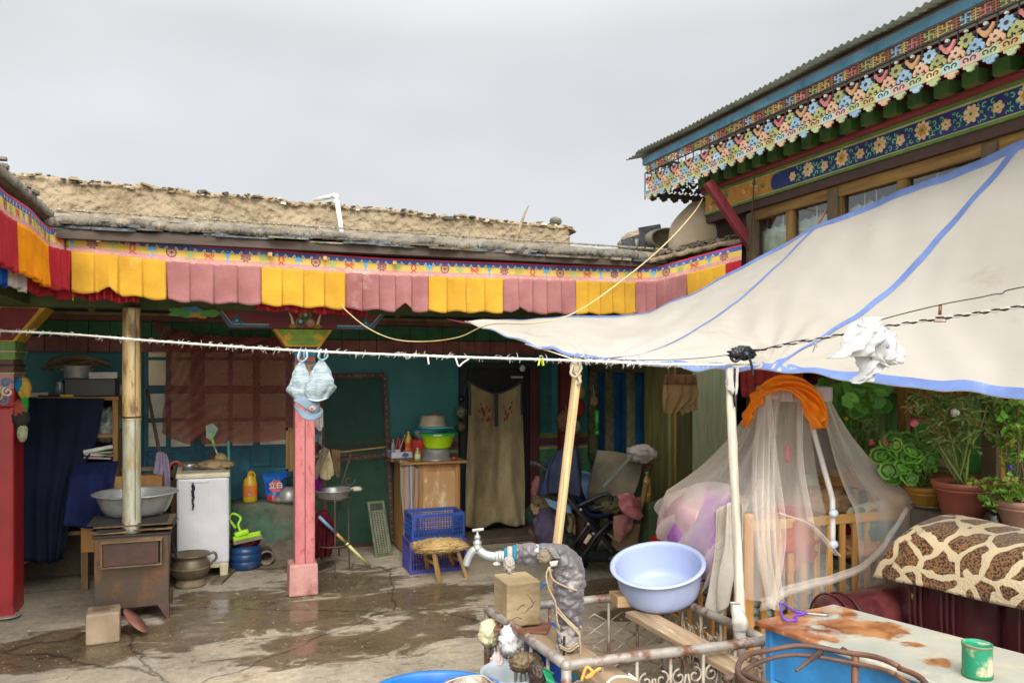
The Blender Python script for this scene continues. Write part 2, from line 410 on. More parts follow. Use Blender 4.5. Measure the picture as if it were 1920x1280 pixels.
# ceiling: dark boards and round rafters
zc = zz(574)
mb = MB(); mb.mi(0).bb(XL, 3.75, 5.62, YB + .1, 2.42, 2.47)
mb.mi(1)
for i in range(26):
    xx = -4.2 + i * .31
    mb.tube([(xx, 5.6, 2.36), (xx + .01, YB, 2.37)], .045, 8)
mb.obj('ceiling', [WOODX, BROWNW], house)
# front beams along the colonnade
cB = GY(565, 585, 6.15)
mb = MB()
mb.mi(0).bb(-1.7, 3.5, 6.06, 6.24, 2.115, 2.20)
mb.mi(1).bb(-1.7, 3.5, 6.02, 6.28, 2.2, 2.225)
mb.mi(2).bb(-1.7, 3.5, 5.98, 6.32, 2.225, 2.36)
mb.obj('lintel_beam', [mat('beam_green', '4c5a2c', '33411f', scale=9, c3='6b3430'), MAROON, mat('beam_blue', '1c2433', '141a22')], house)
# cloud motifs on the beam, left of the capital
mb = MB()
for i, (px, py, s, c) in enumerate([(345, 588, .07, 0), (375, 592, .05, 1), (362, 583, .04, 2), (395, 590, .05, 0)]):
    p = GY(px, py, 6.05); mb.mi(c).prism(flower_poly(s, 5, .3), (p.x, 6.045 - i * .002, p.z + .01), (1.6, 0, 0), (0, 0, .6), .008)
mb.obj('painted_cloud', [mat('cloud_green', '4f8b3c', '33682a'), mat('cloud_gold', 'a8882d', '7e6420'), mat('cloud_blue', '3a7fa0', '2a5c7d')], house)
# plinth below the windows
pl = MB().grid(lambda u, v: V3((-1.0 + u * 3.2, 7.42 + .03 * NO(V3((u * 9, v * 3, 1))) if v < .999 else YB, 0)) if 0 else V3((-1.0 + u * 1.75, (7.42 + (.0 if v < .75 else (v - .75) * 1.56)) + .025 * NO(V3((u * 14, v * 5, 1))), .50 * min(v / .75, 1) + .01 * NO(V3((u * 14, v * 8, 5))))), 90, 20)
pl.obj('plinth', mat('green_plinth', '4b6b55', '2e4638', scale=4, rough=.9, c3='6d6654', t3=.5, s3=3, bump=.8, bscale=14, bdist=.03), house)
mb = MB().grid(lambda u, v: V3((-.9 + u * 1.7, 7.40 - .35 * (1 - v) ** 1.4 + .03 * NO(V3((u * 15, v * 5, 3))), .004 + .16 * v ** 2 + .03 * v * NO(V3((u * 18, v * 6, 5))))), 80, 14)
mb.obj('plinth_foot', mat('muddy_foot', '6b6150', '4d4638', scale=6, rough=.95, bump=.8, bdist=.03), house)
# windows with paper panes
FR = mat('window_blue', '21586a', '18444f', scale=6, rough=.6, c3='2c5c66')
PAN = mat('paper_pane', 'f0e2c0', 'dccca4', scale=2.5, rough=.8, c3='cfb37c', bump=.1)
PAN2 = mat('paper_pane_grey', 'd8d2bc', 'c0baa4', scale=8, rough=.8, bump=.2)
def paned(name, cols, rows, parent, bot=None):
    f = MB(); yy = YB - .05
    xs = [GY(c, 700, yy).x for c in (cols[0][0] - 8, cols[-1][1] + 8)]
    zt, zb = GY(400, rows[0][0] - 10, yy).z, GY(400, rows[-1][1] + 10, yy).z
    win = MB(); 
    win.bb(xs[0], xs[1], yy + .02, yy + .05, zb, zt)
    # muntins
    cx = sorted(set([xs[0], xs[1]])); 
    edges = [cols[0][0] - 4] + [(cols[i][1] + cols[i + 1][0]) / 2 for i in range(len(cols) - 1)] + [cols[-1][1] + 4]
    for e_ in edges:
        X = GY(e_, 700, yy).x; win.bb(X - .02, X + .02, yy - .012, yy + .022, zb, zt)
    re_ = [rows[0][0] - 3] + [(rows[i][1] + rows[i + 1][0]) / 2 for i in range(len(rows) - 1)] + [rows[-1][1] + 3]
    for i, r_ in enumerate(re_):
        z = GY(400, r_, yy).z; hh = .014 if i not in (2,) else .03
        win.bb(xs[0] + .001, xs[1] - .001, yy - .009, yy + .021, z - hh, z + hh)
    w_ = win.obj('window', FR, parent, bevel=.003)
    for j, (r0, r1) in enumerate(rows):
        for (c0, c1) in cols:
            a, b = GY(c0, r0, yy), GY(c1, r1, yy)
            MB().bb(a.x, b.x, yy + .004, yy + .018, b.z, a.z).obj('pane', PAN if j < 2 else PAN2, w_)
rows_ = [(618, 670), (675, 722), (738, 783), (790, 836)]
paned('window', [(278, 312), (320, 358)], rows_, house)
paned('window', [(384, 428), (436, 474), (488, 536)], rows_, house)
# carved lower panels below the windows
mb = MB(); a = GY(268, 838, YB - .04); b = GY(548, 950, YB - .04)
mb.mi(0).bb(a.x, b.x, YB - .04, YB + .01, .48, a.z)
for (p0, p1, r0, r1, c) in [(278, 330, 850, 886, 1), (338, 380, 850, 886, 1), (392, 425, 850, 885, 2), (470, 505, 838, 872, 1), (512, 545, 838, 872, 1), (470, 505, 885, 930, 1), (512, 545, 885, 930, 1)]:
    q0, q1 = GY(p0, r0, YB - .06), GY(p1, r1, YB - .06)
    mb.mi(0).bb(q0.x - .012, q1.x + .012, YB - .055, YB - .03, q1.z - .012, q0.z + .012)
    mb.mi(c).bb(q0.x, q1.x, YB - .068, YB - .05, q1.z, q0.z)
mb.obj('lower_panel', [mat('panel_blue', '2a6c7c', '1d5060', scale=7, c3='3d7076'), mat('panel_blue_light', '245f6c', '1a4856', scale=9, c3='4a7c80'), wood('panel_brown', '7a5632', '543a22')], house, bevel=.003)
# white board standing beyond the shelf
# door in the back wall
dx0, dx1 = GY(872, 800, YB).x, GY(990, 800, YB).x
dt = GY(930, 690, YB).z
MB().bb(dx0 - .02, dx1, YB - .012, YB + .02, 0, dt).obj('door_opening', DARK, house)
mb = MB(); mb.mi(0).bb(dx0 - .07, dx0, YB - .07, YB, 0, dt); mb.bb(dx0 - .07, dx1 + .11, YB - .075, YB - .001, dt, dt + .06)
mb.mi(1).bb(dx1, dx1 + .10, YB - .065, YB, 0, dt)
mb.obj('door_frame', [mat('frame_black', '1d2420', '12201e'), mat('frame_maroon', '4b1519', '391014')], house, bevel=.004)
MB().bb(dx0 - .15, dx1 + .2, YB - .5, YB - .02, 0, .06).obj('threshold', mat('threshold', '5d4a3c', '463a30', rough=.8), house, bevel=.015)
# red half pillar and green wall fields right of the door
a, b = GY(1052, 700, YB - .1), GY(1084, 700, YB - .1)
MB().bb(a.x, b.x, YB - .1, YB, 0, 2.2).obj('half_pillar', mat('pillar_dull_red', '6d211f', '561919'), house, bevel=.006)
a, b = GY(1001, 700, YB), GY(1034, 700, YB)
MB().bb(a.x, b.x, YB - .006, YB + .02, zs + .1, dt + .05).obj('wall_field', mat('field_teal', '1b5a54', '154843'), house)
# round wall lamp above the door
c = GY(980, 690, YB - .1)
MB().lathe([(0.0001, -.02), (.03, -.015), (.036, 0), (.03, .015), (.0001, .02)], c, 20, rot('X', 90)).obj('door_lamp', mat('lamp_glass', 'cfcfc8', 'b9b9b2', rough=.3), house)
# ---------------- roof: sloping mud slab with broken slates at the edge
def roof_edge(u, v, p): return V3((0, 0, .016 * NO(p * 3.1) + .01 * NO(p * 11)))
YE = 5.46
def ext(px, py, Y): return GY(px, py, Y)
def roofz(x): return 2.62 + .0 * x
mb = MB().grid(lambda u, v: V3((-1.35 + 4.75 * u, YE + v * (YB - YE) + (.035 * NO(V3((u * 60, 0, 2))) + .02 * NO(V3((u * 230, 0, 5))) if v < .01 else 0), 2.60 + v * .40 - .03 * u + .012 * NO(V3((u * 260, v * 40, 9))) * (1 if v < .2 else .3) + .02 * NO(V3((u * 20, v * 6, 0))) + .012 * NO(V3((u * 70, v * 20, 4))))), 420, 40)
mb.obj('roof', SLATE, house, solid=.05)
# layered slates along the eave
sl_ = MB(); random.seed(11)
x = -1.0
while x < 3.3:
    wd = rU(.10, .42)
    for lay in range(4):
        ln_ = rU(.14, .32); yy = YE - .07 + rU(0, .07) + lay * .025
        zt = 2.565 + lay * .020 + rU(-.006, .01) - .03 * (x + 1.35) / 4.75
        n_ = random.randint(5, 8); pl_ = []
        xo = rU(-.06, .06)
        for k in range(n_):
            tt = k / (n_ - 1); pl_.append((x + xo + tt * wd * 1.1, rU(0, .05)))
        pl_ += [(x + xo + wd * 1.1, ln_), (x + xo, ln_)]
        sl_.mi(random.choice([0, 0, 1, 2])).prism([(px_, py_) for px_, py_ in pl_], (0, yy, zt), (1, 0, 0), (0, .98, .14), rU(.01, .02))
    x += wd * .8
sl_.obj('eave_slate', [mat('slate_grey', '5e6265', '3c4044', scale=9, rough=.7, bump=.5, bdist=.02), mat('slate_brown', '6b604e', '453d32', scale=9, rough=.85, bump=.6, bdist=.02), mat('slate_pale', '8c8470', '5d5648', scale=9, rough=.85, bump=.6, bdist=.02)], house)
MB().bb(-1.0, 3.3, YE + .02, 5.66, 2.49, 2.545).obj('eave_board', wood('eave_board', '4b3b2d', '2c231b', axis=0), house)
# loose gravel on roof
rb = MB()
for i in range(1500):
    u, v = random.random(), random.random() ** 1.6
    p = V3((-1.0 + 4.3 * u, YE - .02 + v * 2.3, 2.655 + v * .40 - .03 * u)); s = rU(.006, .02)
    rb.box(p, (s * rU(.8, 1.8), s, s * .6), M=Matrix.Rotation(random.random() * 3, 3, 'Z') @ rot('X', rU(-20, 20)))
rb.mi(0); rb.obj('roof_gravel', mat('roof_gravel', '9c927c', '57524a', scale=40), house)['kind'] = 'stuff'

# ================================================================ EARTH WALL on the roof
def ew_top(x): return 3.345 - .028 * (x + 1.4) + .02 * NO(V3((x * 2.3, 0, 0))) + .012 * NO(V3((x * 9, 3, 0)))
ew = thing('earth_wall', 'long rough mud wall standing on the roof of the back house', 'wall', (1, YB, 2.9))
XE0, XE1 = -2.2, 3.57
def ewf(u, v):
    # v: 0 front bottom -> .5 front top -> 1 back ; u along
    x = XE0 + (XE1 - XE0) * u; zt = ew_top(x); er = max(0, (u - .975) / .025)
    zt -= .05 * er ** 2
    if v < .7:
        t = v / .7; y = YB + .03 * sin(t * 1.6) ; z = 2.8 + (zt - 2.8) * t
        p = V3((x, y, z)); d = .035 * NO(p * 4) + .03 * abs(NO(p * 11)) + .012 * NO(p * 28)
        p.y += d + .25 * er ** 3
        if t > .93: p.y -= .015
    else:
        t = (v - .7) / .3; p = V3((x, YB + .03 + t * .4, zt + .02 * NO(V3((x * 14, t * 5, 1))) - .03 * t + .008))
    return p
ewm = MB().grid(ewf, 420, 60)
ewm.obj('rammed_earth', MUD, ew)
e2 = MB().bb(XE0, XE1, YB + .38, YB + .42, 2.8, 3.15).obj('back_face', MUD, ew)
e3 = MB().grid(lambda u, v: V3((XE1 - .0 + .02 * NO(V3((u * 9, v * 9, 2))), YB + .22 + u * .2, 2.8 + v * (.40))), 12, 16).obj('end_face', MUD, ew)
cr_ = MB(); random.seed(5)
for i in range(1300):
    x = rU(XE0, XE1 - .03); s = rU(.008, .032) * (1.6 if random.random() < .05 else 1)
    yv = rU(-.02, .3); zt = ew_top(x)
    cr_.mi(random.choice([0, 0, 0, 1, 1, 2])).box((x, YB + .02 + yv * .6, zt + rU(-.03, .015)), (s * rU(1, 2.6), s * 1.4, s * rU(.3, .8)), M=rot('Z', rU(0, 180)) @ rot('Y', rU(-18, 18)), taper=rU(.6, 1))
cr_.obj('rubble_cap', [mat('rub_mud', '8d7a5b', '6b5b43', scale=20, rough=.95), mat('rub_dark', '4c453b', '35302a', scale=20, rough=.9), mat('rub_pale', 'b5aa97', '9a8f7c', scale=20)], ew)['kind'] = 'stuff'
# loose stones on the wall
for i, (px, py, s, lb) in enumerate([(98, 333, .07, 'flat loose stone at the left end of the mud wall top'), (1012, 414, .045, 'small round stone on the mud wall top near its right end'), (1042, 411, .07, 'angular dark stone upright on the mud wall right end'), (1058, 422, .05, 'flat stone hanging off the right end of the mud wall')]):
    p = GY(px, py + 4, YB + .12); tag(MB().lump(p, (s, s * .8, s * (.45 if i != 2 else .7)), seed=i + 3, amp=.25, sub=2, ridge=False).obj('stone', mat('stone', '6f6756', '4f4a40', scale=10, rough=.9), smooth=False), lb, 'stone', 'loose stones on the mud wall')
# ceiling-high white pipe elbow on the roof
p = thing('pipe', 'bent white plastic drain pipe rising from the roof against the mud wall', 'pipe', GY(640, 445, 7.55))
MB().tube([GY(642, 452, 7.55), GY(638, 415, 7.56), GY(631, 372, 7.6)], .022, 12).obj('riser', plastic('pvc', 'dcdcd6', 'c2c2bb'), p)
MB().tube([GY(632, 374, 7.6), GY(630.5, 368, 7.6), GY(625, 367, 7.65)], .026, 12).obj('elbow', plastic('pvc', 'x'), p)
MB().tube([GY(626, 367, 7.63), GY(590, 376, 8.6)], .022, 12).obj('arm', plastic('pvc', 'x'), p)
tag(MB().tube([GY(965, 462, 7.6), GY(975, 425, 7.68), GY(984, 400, 7.75), GY(991, 386, 7.72)], [.03, .018, .01, .006], 8).obj('stick', wood('dry_stick', '8a7657', '63533b')), 'thin weathered stick leaning up against the mud wall', 'stick')

# ================================================================ LEFT HOUSE (eave running towards the viewer at left)
lh = thing('left_house', 'left portico wing with dark wooden eave running towards the viewer', 'house', (-3, 5, 0))
XLE = -.98
mb = MB().grid(lambda u, v: V3((XLE - v * 2.2 + .012 * NO(V3((u * 40, 1, 0))) * (1 - v), 2.4 + u * 3.15, 2.63 + v * .1 + .012 * NO(V3((u * 30, v * 4, 0))))), 90, 10)
mb.obj('roof', SLATE, lh, solid=.05)
mb = MB(); mb.grid(lambda u, v: V3((XLE - .015 - .14 * v, 2.4 + u * 3.12, 2.615 - .085 * v + .006 * NO(V3((u * 30, v * 3, 7))))), 60, 4)
mb.obj('eave_board', wood('eave_dark', '4a3426', '271a13', axis=1), lh, solid=.03)
mb = MB()
for i in range(60):
    y = rU(3, 5.4); s = rU(.01, .035)
    mb.box((XLE - rU(-.02, .15), y, 2.665), (s, s * 1.5, s * .6), M=rot('Z', rU(0, 90)) @ rot('Y', 12))
mb.obj('roof_stone', mat('stone', 'x'), lh)
mb = MB(); mb.mi(0).bb(-1.75, -1.2, 2.2, 6.0, 2.12, 2.2); mb.mi(1).bb(-1.78, -1.16, 2.2, 6.0, 2.2, 2.44)
mb.obj('lintel_beam', [mat('beam_green', 'x'), mat('beam_blue', 'x')], lh)
MB().bb(-4.2, -4.0, 1, 7.8, 0, 2.6).obj('wall', TEAL, lh)
MB().bb(-4, -1.2, 2.2, 5.62, 2.44, 2.48).obj('ceiling', WOODX, lh)
# ================================================================ COLUMNS
PINKC = mat('pink_column', 'b8706e', 'a85c5c', scale=4, rough=.6, c3='92303a', t3=.62, s3=12, stretch=(3, 3, 1), bump=.25)
def carve(o, name, m, parent): return o.obj(name, m, parent, bevel=.004)
cx, cy = GY(572, 900, 6.15).x, 6.22
col = thing('painted_column', 'slim peeling pink wooden column with painted bracket capital in the middle of the portico', 'column', (cx, cy, 0))
hw = .074
MB().box((cx, cy, .23 + .695), (hw * 2, hw * 2, 1.39)).obj('shaft', PINKC, col, bevel=.012)
MB().bb(cx - .002, cx + .003, cy - hw - .002, cy - hw + .002, .22, 1.5).obj('crack', mat('crack', '4c1216'), col)
MB().box((cx - .012, cy, .12), (.215, .23, .235), taper=.96).obj('base', mat('pink_stone', 'b98a80', '9d6f66', scale=7, rough=.85, c3='8b5450', bump=.4), col, bevel=.012)
mb = MB(); z = 1.60; cols_ = [(.055, .150, 2), (.012, .168, 3), (.055, .154, 1), (.012, .170, 0), (.045, .150, 4), (.06, .158, 0)]
z = 1.61
for i, (h_, w_, k) in enumerate(cols_): mb.mi(k).box((cx, cy, z + h_ / 2), (w_, w_, h_ - .001)); z += h_
for k in range(3):
    mb.mi(4).prism(flower_poly(.022, 4, .3), (cx - .05 + .05 * k, cy - .081, 1.638), (1, 0, 0), (0, 0, 1), .006)
    mb.mi(0).prism(flower_poly(.018, 5, .3), (cx - .05 + .05 * k, cy - .0835, 1.705), (1, 0, 0), (0, 0, 1), .006)
mb.obj('carved_neck', [mat('c_blue', '3f7f9c', '23506e'), mat('c_orange', 'b3803a', '96602a'), mat('c_green', '6f9150', '4d6f3a'), mat('c_cream', 'b6ac84', '8f8762'), mat('c_rose', 'a05a55', '7c3d3c')], col, bevel=.005)
o = (cx, cy - .085, 0)
# small capital (green, yellow rim) and long bracket (maroon, blue rim)
zt, zb = GY(570, 617, 6.13).z, GY(570, 650, 6.13).z
def PX(px): return GY(px, 600, 6.13).x - cx
a1, a2, b1, b2 = PX(512), PX(624), PX(536), PX(601)
mb = MB()
mb.mi(0).prism([(a1, zt), (b1, zb), (b2, zb), (a2, zt)], (cx, cy - .09, 0), (1, 0, 0), (0, 0, 1), .18)
mb.mi(1).prism([(a1 + .03, zt - .002), (b1 + .022, zb + .014), (b2 - .022, zb + .014), (a2 - .03, zt - .002)], (cx, cy - .097, 0), (1, 0, 0), (0, 0, 1), .02)
for sx in (-1, 1):
    ox = (a2 - .11) if sx > 0 else (a1 + .11)
    mb.mi(0).prism(flower_poly(.032, 4, .35), (cx + ox, cy - .101, zt - .055), (1.2, 0, 0), (0, 0, .8), .008)
    mb.mi(0).prism(circle_poly(.02, 10), (cx + ox + sx * .03, cy - .1012, zt - .075), (1.2, 0, 0), (0, 0, .8), .008)
mb.obj('capital', [mat('cap_yellow', 'c79a2c', 'a87c22', scale=12), mat('cap_green', '7fa032', '5e7f28', scale=12)], col, bevel=.003)
zt2, zb2 = GY(570, 577, 6.13).z, GY(570, 616, 6.13).z
c1, c2, d1, d2 = PX(400), PX(728), PX(428), PX(700)
mb = MB()
mb.mi(0).prism([(c1, zt2), (d1, zb2), (d2, zb2), (c2, zt2)], (cx, cy - .10, 0), (1, 0, 0), (0, 0, 1), .20)
mb.mi(1).ribbon([(c1 + .01, zt2), (d1 + .012, zb2 + .012), (a1 - .03, zb2 + .012)], .018, (cx, cy - .104, 0), (1, 0, 0), (0, 0, 1), .01)
mb.mi(1).ribbon([(a2 + .03, zb2 + .012), (d2 - .012, zb2 + .012), (c2 - .01, zt2)], .018, (cx, cy - .104, 0), (1, 0, 0), (0, 0, 1), .01)
mb.mi(2).ribbon([(c1 + .03, zt2), (d1 + .026, zb2 + .026), (a1 - .03, zb2 + .026)], .006, (cx, cy - .1035, 0), (1, 0, 0), (0, 0, 1), .01)
mb.mi(2).ribbon([(a2 + .03, zb2 + .026), (d2 - .026, zb2 + .026), (c2 - .03, zt2)], .006, (cx, cy - .1035, 0), (1, 0, 0), (0, 0, 1), .01)
for sx in (-1, 1):
    bx = d1 + .06 if sx < 0 else d2 - .06
    for (qx, qz, r_) in [(0, .05, .022), (-.025, .04, .016), (.025, .04, .016), (0, .075, .015)]:
        mb.mi(1).prism(circle_poly(r_, 12), (cx + bx + qx, cy - .105 - r_ * .1, zb2 + qz), (1, 0, 0), (0, 0, 1), .008)
    mb.mi(2).prism(circle_poly(.008, 8), (cx + bx, cy - .11, zb2 + .05), (1, 0, 0), (0, 0, 1), .006)
# three jewels and two tusks
for (qx, qz, k) in [(0, .095, 5), (-.035, .045, 4), (.035, .045, 3)]:
    mb.mi(6).prism(circle_poly(.036, 18), (cx + qx, cy - .106, zb2 + qz), (1, 0, 0), (0, 0, 1), .008)
    mb.mi(k).prism(circle_poly(.029, 18), (cx + qx, cy - .109, zb2 + qz), (1, 0, 0), (0, 0, 1), .008)
    mb.mi(2).prism(circle_poly(.014, 14), (cx + qx, cy - .112, zb2 + qz + .008), (1, 0, 0), (0, 0, 1), .008)
mb.mi(6).prism(flower_poly(.05, 12, .2), (cx, cy - .1045, zb2 + .10), (1, 0, 0), (0, 0, 1), .006)
for sx in (-1, 1):
    mb.mi(7).prism([(sx * .075, .02), (sx * .10, .03), (sx * .108, .08), (sx * .125, .135), (sx * .095, .09)][::sx], (cx, cy - .106, zb2), (1, 0, 0), (0, 0, 1), .006)
    mb.mi(6).prism(flower_poly(.024, 5, .3), (cx + sx * .09, cy - .107, zb2 + .016), (1.3, 0, 0), (0, 0, .7), .006)
mb.obj('bracket', [wood('bracket_maroon', '6f2f33', '5a2328', axis=0, c3='8c6a50', t3=.66, s3=4), mat('br_blue', '2e7390', '1f5570'), mat('br_cream', 'b9c8a8', '96a88c'), mat('j_pink', 'c98f8a', 'ad6f6c'), mat('j_blue', '2c5a80', '1f3f60'), mat('j_green', '2f6f52', '1f553d'), mat('j_gold', 'a8802a', '805c1c'), mat('j_tusk', 'd8cda8', 'b8a880')], col)

lx, ly = GZ(-12, 1150, 0).x, GZ(-12, 1150, 0).y
lc = thing('painted_column', 'stout bright red column with carved painted head at the far left corner', 'column', (lx, ly, 0))
hw = .155
MB().box((lx, ly, .72), (hw * 2, hw * 2, 1.44)).obj('shaft', RED, lc, bevel=.02)
mb = MB(); z = 1.44
for (h_, w_, k) in [(.12, .315, 0), (.10, .305, 1), (.012, .32, 3), (.04, .31, 2), (.012, .325, 4), (.035, .30, 2), (.05, .33, 5), (.01, .345, 3), (.06, .33, 5)]:
    mb.mi(k).box((lx, ly, z + h_ / 2), (w_, w_, h_ - .001)); z += h_
for j, (qx, qz, k) in enumerate([(.11, 1.6, 6), (.06, 1.57, 7), (.12, 1.54, 7), (.04, 1.62, 6), (.10, 1.49, 6), (.06, 1.52, 3)]):
    mb.mi(k).ribbon(spiral(qx, 0, .035, .006, j, 1.3), .012, (lx, ly - hw - .006 - j * .0005, qz), (1, 0, 0), (0, 0, 1), .008)
mb.obj('carved_head', [mat('h_red', 'a3252a', '86191b'), mat('h_pink', 'b8807c', '9c6460'), mat('h_brown', '6a4a3c', '4e352c'), mat('h_cream', 'b8ae8a', '8f8762'), mat('h_dk', '2b2a26', '1d1c19'), mat('h_green', '6f9150', '41683a', c3='b0a04a'), mat('h_blue', '2f86a8', '1f6686'), mat('h_white', 'c8cfc0', 'a8b0a0')], lc, bevel=.006)
mb = MB(); mb.mi(0).prism([(-.35, 2.12), (-.16, z), (.16, z), (.35, 2.12)], (lx, ly - .16, 0), (1, 0, 0), (0, 0, 1), .3)
mb.mi(1).prism([(.08, 2.11), (.03, z + .01), (.15, z + .01), (.31, 2.11)], (lx, ly - .167, 0), (1, 0, 0), (0, 0, 1), .01)
mb.obj('capital', [mat('cap_yellow', 'x'), mat('cap_red', '7e2a2a', '5e1e20')], lc, bevel=.004)

# ================================================================ PLEATED VALANCE
PATH = [(-1.0, 2.4), (-1.0, 5.45), (-.93, 5.57), (3.02, 5.57), (3.2, 5.50), (3.62, 4.98)]
def path_pt(d):
    for i in range(len(PATH) - 1):
        a, b = Vector(PATH[i]), Vector(PATH[i + 1]); L_ = (b - a).length
        if d <= L_ or i == len(PATH) - 2:
            t = (b - a) / L_; p = a + t * d; return p.x, p.y, t.x, t.y
        d -= L_
PL = [0]
for i in range(len(PATH) - 1): PL.append(PL[-1] + (Vector(PATH[i + 1]) - Vector(PATH[i])).length)
def s_of(px):
    X = GY(px, 500, 5.57).x; return PL[2] + X + .93
def s_left(px):
    p = GX(px, 500, -1.0); return PL[1] - (5.45 - p.y)
def s_right(px):
    # intersect ray with the last segment
    dx, dy = ray(px); a, b = Vector(PATH[4]), Vector(PATH[5]); t = b - a
    den = dx * t.y - dy * t.x; k = (a.y * dx - a.x * dy) / -den
    return PL[4] + t.length * k
SEND = PL[-1]
def ztop(s):
    pts = [(0, 2.56), (PL[1], 2.545), (PL[2] + .8, 2.50), (PL[2] + 2.0, 2.47), (PL[3] - .2, 2.485), (PL[4], 2.50), (SEND, 2.62)]
    for i in range(len(pts) - 1):
        if s <= pts[i + 1][0]:
            t = (s - pts[i][0]) / (pts[i + 1][0] - pts[i][0]); return pts[i][1] + (pts[i + 1][1] - pts[i][1]) * t
    return pts[-1][1]
HB = .125
val = thing('pleated_valance', 'long pleated cloth valance in yellow and dusty pink with printed symbol band under the eave', 'valance', (1, 5.5, 2.5))
def vpt(s, h, outw):
    x, y, tx, ty = path_pt(s); n = (ty, -tx)  # towards the yard
    sag = .012 * NO(V3((s * 1.4, 3, 0)))
    return V3((x + n[0] * outw, y + n[1] * outw, ztop(s) - h + sag))
VB = [cloth('band_red', 'c8323a', 'a82530'), cloth('band_blue', '4c5a90', '3c4878', c3='66709c'), cloth('band_yellow', 'c4a656', 'b09448', c3='b89c64'), cloth('band_pink', 'c08880', 'ac7672', c3='c49c92')]
def bo(s): return .018 + .012 * NO(V3((s * 2.2, 8, 1)))
mb = MB()
for (h0, h1, k) in [(0, .009, 0), (.009, .043, 1), (.043, .086, 2), (.086, HB, 3)]:
    mb.mi(k).grid(lambda u, v, h0=h0, h1=h1: vpt(u * SEND, h0 + (h1 - h0) * v, bo(u * SEND) + .01 * (h0 + (h1 - h0) * v) / HB), 330, 2)
mb.obj('symbol_band', VB, val)
# printed symbols: eight emblems repeating
MC = [mat('sym_blue', '3fa0c8', '2f86b0', bump=0), mat('sym_purple', '7b2f62', '6a2556', bump=0), mat('sym_green', '86a868', '6f9458', bump=0), mat('sym_red', 'c0443a', 'a83830', bump=0), mat('sym_cream', 'b8ac7c', 'a89868', bump=0)]
sm_ = MB()
def stroke(s0, pts, wd, k):
    pts = [Vector(p) * .8 for p in pts]; wd *= .85
    for i in range(len(pts) - 1):
        a, b = pts[i], pts[i + 1]; t = (b - a)
        if t.length < 1e-6: continue
        t.normalize(); q = V3((-t.y, t.x)) * wd / 2; a = a - t * wd * .2; b = b + t * wd * .2
        vs = [vpt(s0 + p.x, HB * .5 - p.y, bo(s0 + p.x) + .008 + .0003 * k) for p in (a + q, a - q, b - q, b + q)]
        sm_.mi(k).add(vs, [(0, 1, 2, 3)])
def circ(cx_, cy_, r, n=12, a0=0, a1=2 * PI): return [(cx_ + r * cos(a0 + (a1 - a0) * i / n), cy_ + r * sin(a0 + (a1 - a0) * i / n)) for i in range(n + 1)]
def blob(s0, poly, k):
    sm_.mi(k).add([vpt(s0 + x * .8, HB * .5 - y * .8, bo(s0 + x) + .008 + .0003 * k) for x, y in poly], [tuple(range(len(poly)))])
def symbol(s0, t):
    w_ = .006
    for sx in (-1, 1):      # little leaf sprigs on both shoulders and feet, cream
        for (qx, qy, r) in [(.034, .042, .008), (.045, .030, .007), (.028, .03, .005)]: blob(s0, circle_poly(r, 7, sx * qx, qy), 4)
        stroke(s0, circ(sx * .028, -.050, .012, 6, PI, 2 * PI), .005, 4)
    if t == 0:
        blob(s0, [(-.02, .02), (.02, .02), (.006, -.012), (.004, -.04), (-.004, -.04), (-.006, -.012)], 0); stroke(s0, [(-.026, -.044), (.026, -.044)], w_, 0); stroke(s0, [(-.03, .028), (0, .04), (.03, .028)], w_, 0)
    elif t == 1:
        stroke(s0, circ(0, 0, .03, 14), w_, 1); stroke(s0, circ(0, 0, .018, 10), w_, 1); stroke(s0, [(-.012, 0), (.012, 0)], w_, 1)
        for k in range(8): a = k * PI / 4 + .4; blob(s0, circle_poly(.006, 6, .038 * cos(a), .038 * sin(a)), 1)
    elif t == 2:
        stroke(s0, [(-.034, .01), (.034, .01)], w_, 2); stroke(s0, [(-.028, -.01), (.028, -.01)], w_, 2); stroke(s0, [(-.034, -.03), (.034, -.03)], w_, 2); stroke(s0, circ(0, .014, .02, 8, 0, PI), w_, 2); stroke(s0, [(0, .034), (0, -.04)], w_, 2)
    elif t == 3:
        for sx in (-1, 1): stroke(s0, [(sx * .03, .03), (sx * .01, .02), (sx * .022, -.005), (sx * .004, -.025), (sx * .022, -.045)], .009, 3); blob(s0, circle_poly(.008, 8, sx * .025, .03), 3)
    elif t == 4:
        blob(s0, [(-.034, .004), (-.02, .02), (0, .036), (.02, .02), (.034, .004)], 0); stroke(s0, [(0, 0), (0, -.04)], w_, 0)
        for k in range(5): blob(s0, circle_poly(.005, 6, -.028 + .014 * k, -.006), 0)
        stroke(s0, [(-.02, -.044), (.02, -.044)], w_, 0)
    elif t == 5:
        stroke(s0, circ(0, 0, .036, 16), .008, 1); blob(s0, circle_poly(.01, 8), 1)
        for k in range(8): a = k * PI / 4; stroke(s0, [(.01 * cos(a), .01 * sin(a)), (.034 * cos(a), .034 * sin(a))], .004, 1)
    elif t == 6:
        for k in range(-2, 3): stroke(s0, [(0, -.02), (k * .016, .028 - abs(k) * .012)], .007, 2)
        stroke(s0, [(-.034, -.026), (.034, -.026)], w_, 2); stroke(s0, circ(0, -.026, .02, 6, PI, 2 * PI), w_, 2)
    else:
        for q in (-.016, .0, .016): stroke(s0, [(q - .02, q * -1 + .02 - .016), (q + .02, q * -1 - .02 - .016 + .016)], w_, 3); stroke(s0, [(q - .02, q - .02), (q + .02, q + .02)], w_, 3)
        stroke(s0, circ(-.026, 0, .01, 6), w_, 3); stroke(s0, circ(.026, 0, .01, 6), w_, 3)
s0 = s_left(4); t = 4; wheel0 = s_of(322)
k0 = round((s0 - wheel0) / .113)
while wheel0 + k0 * .113 < SEND - .06:
    symbol(wheel0 + k0 * .113, (5 + k0) % 8); k0 += 1
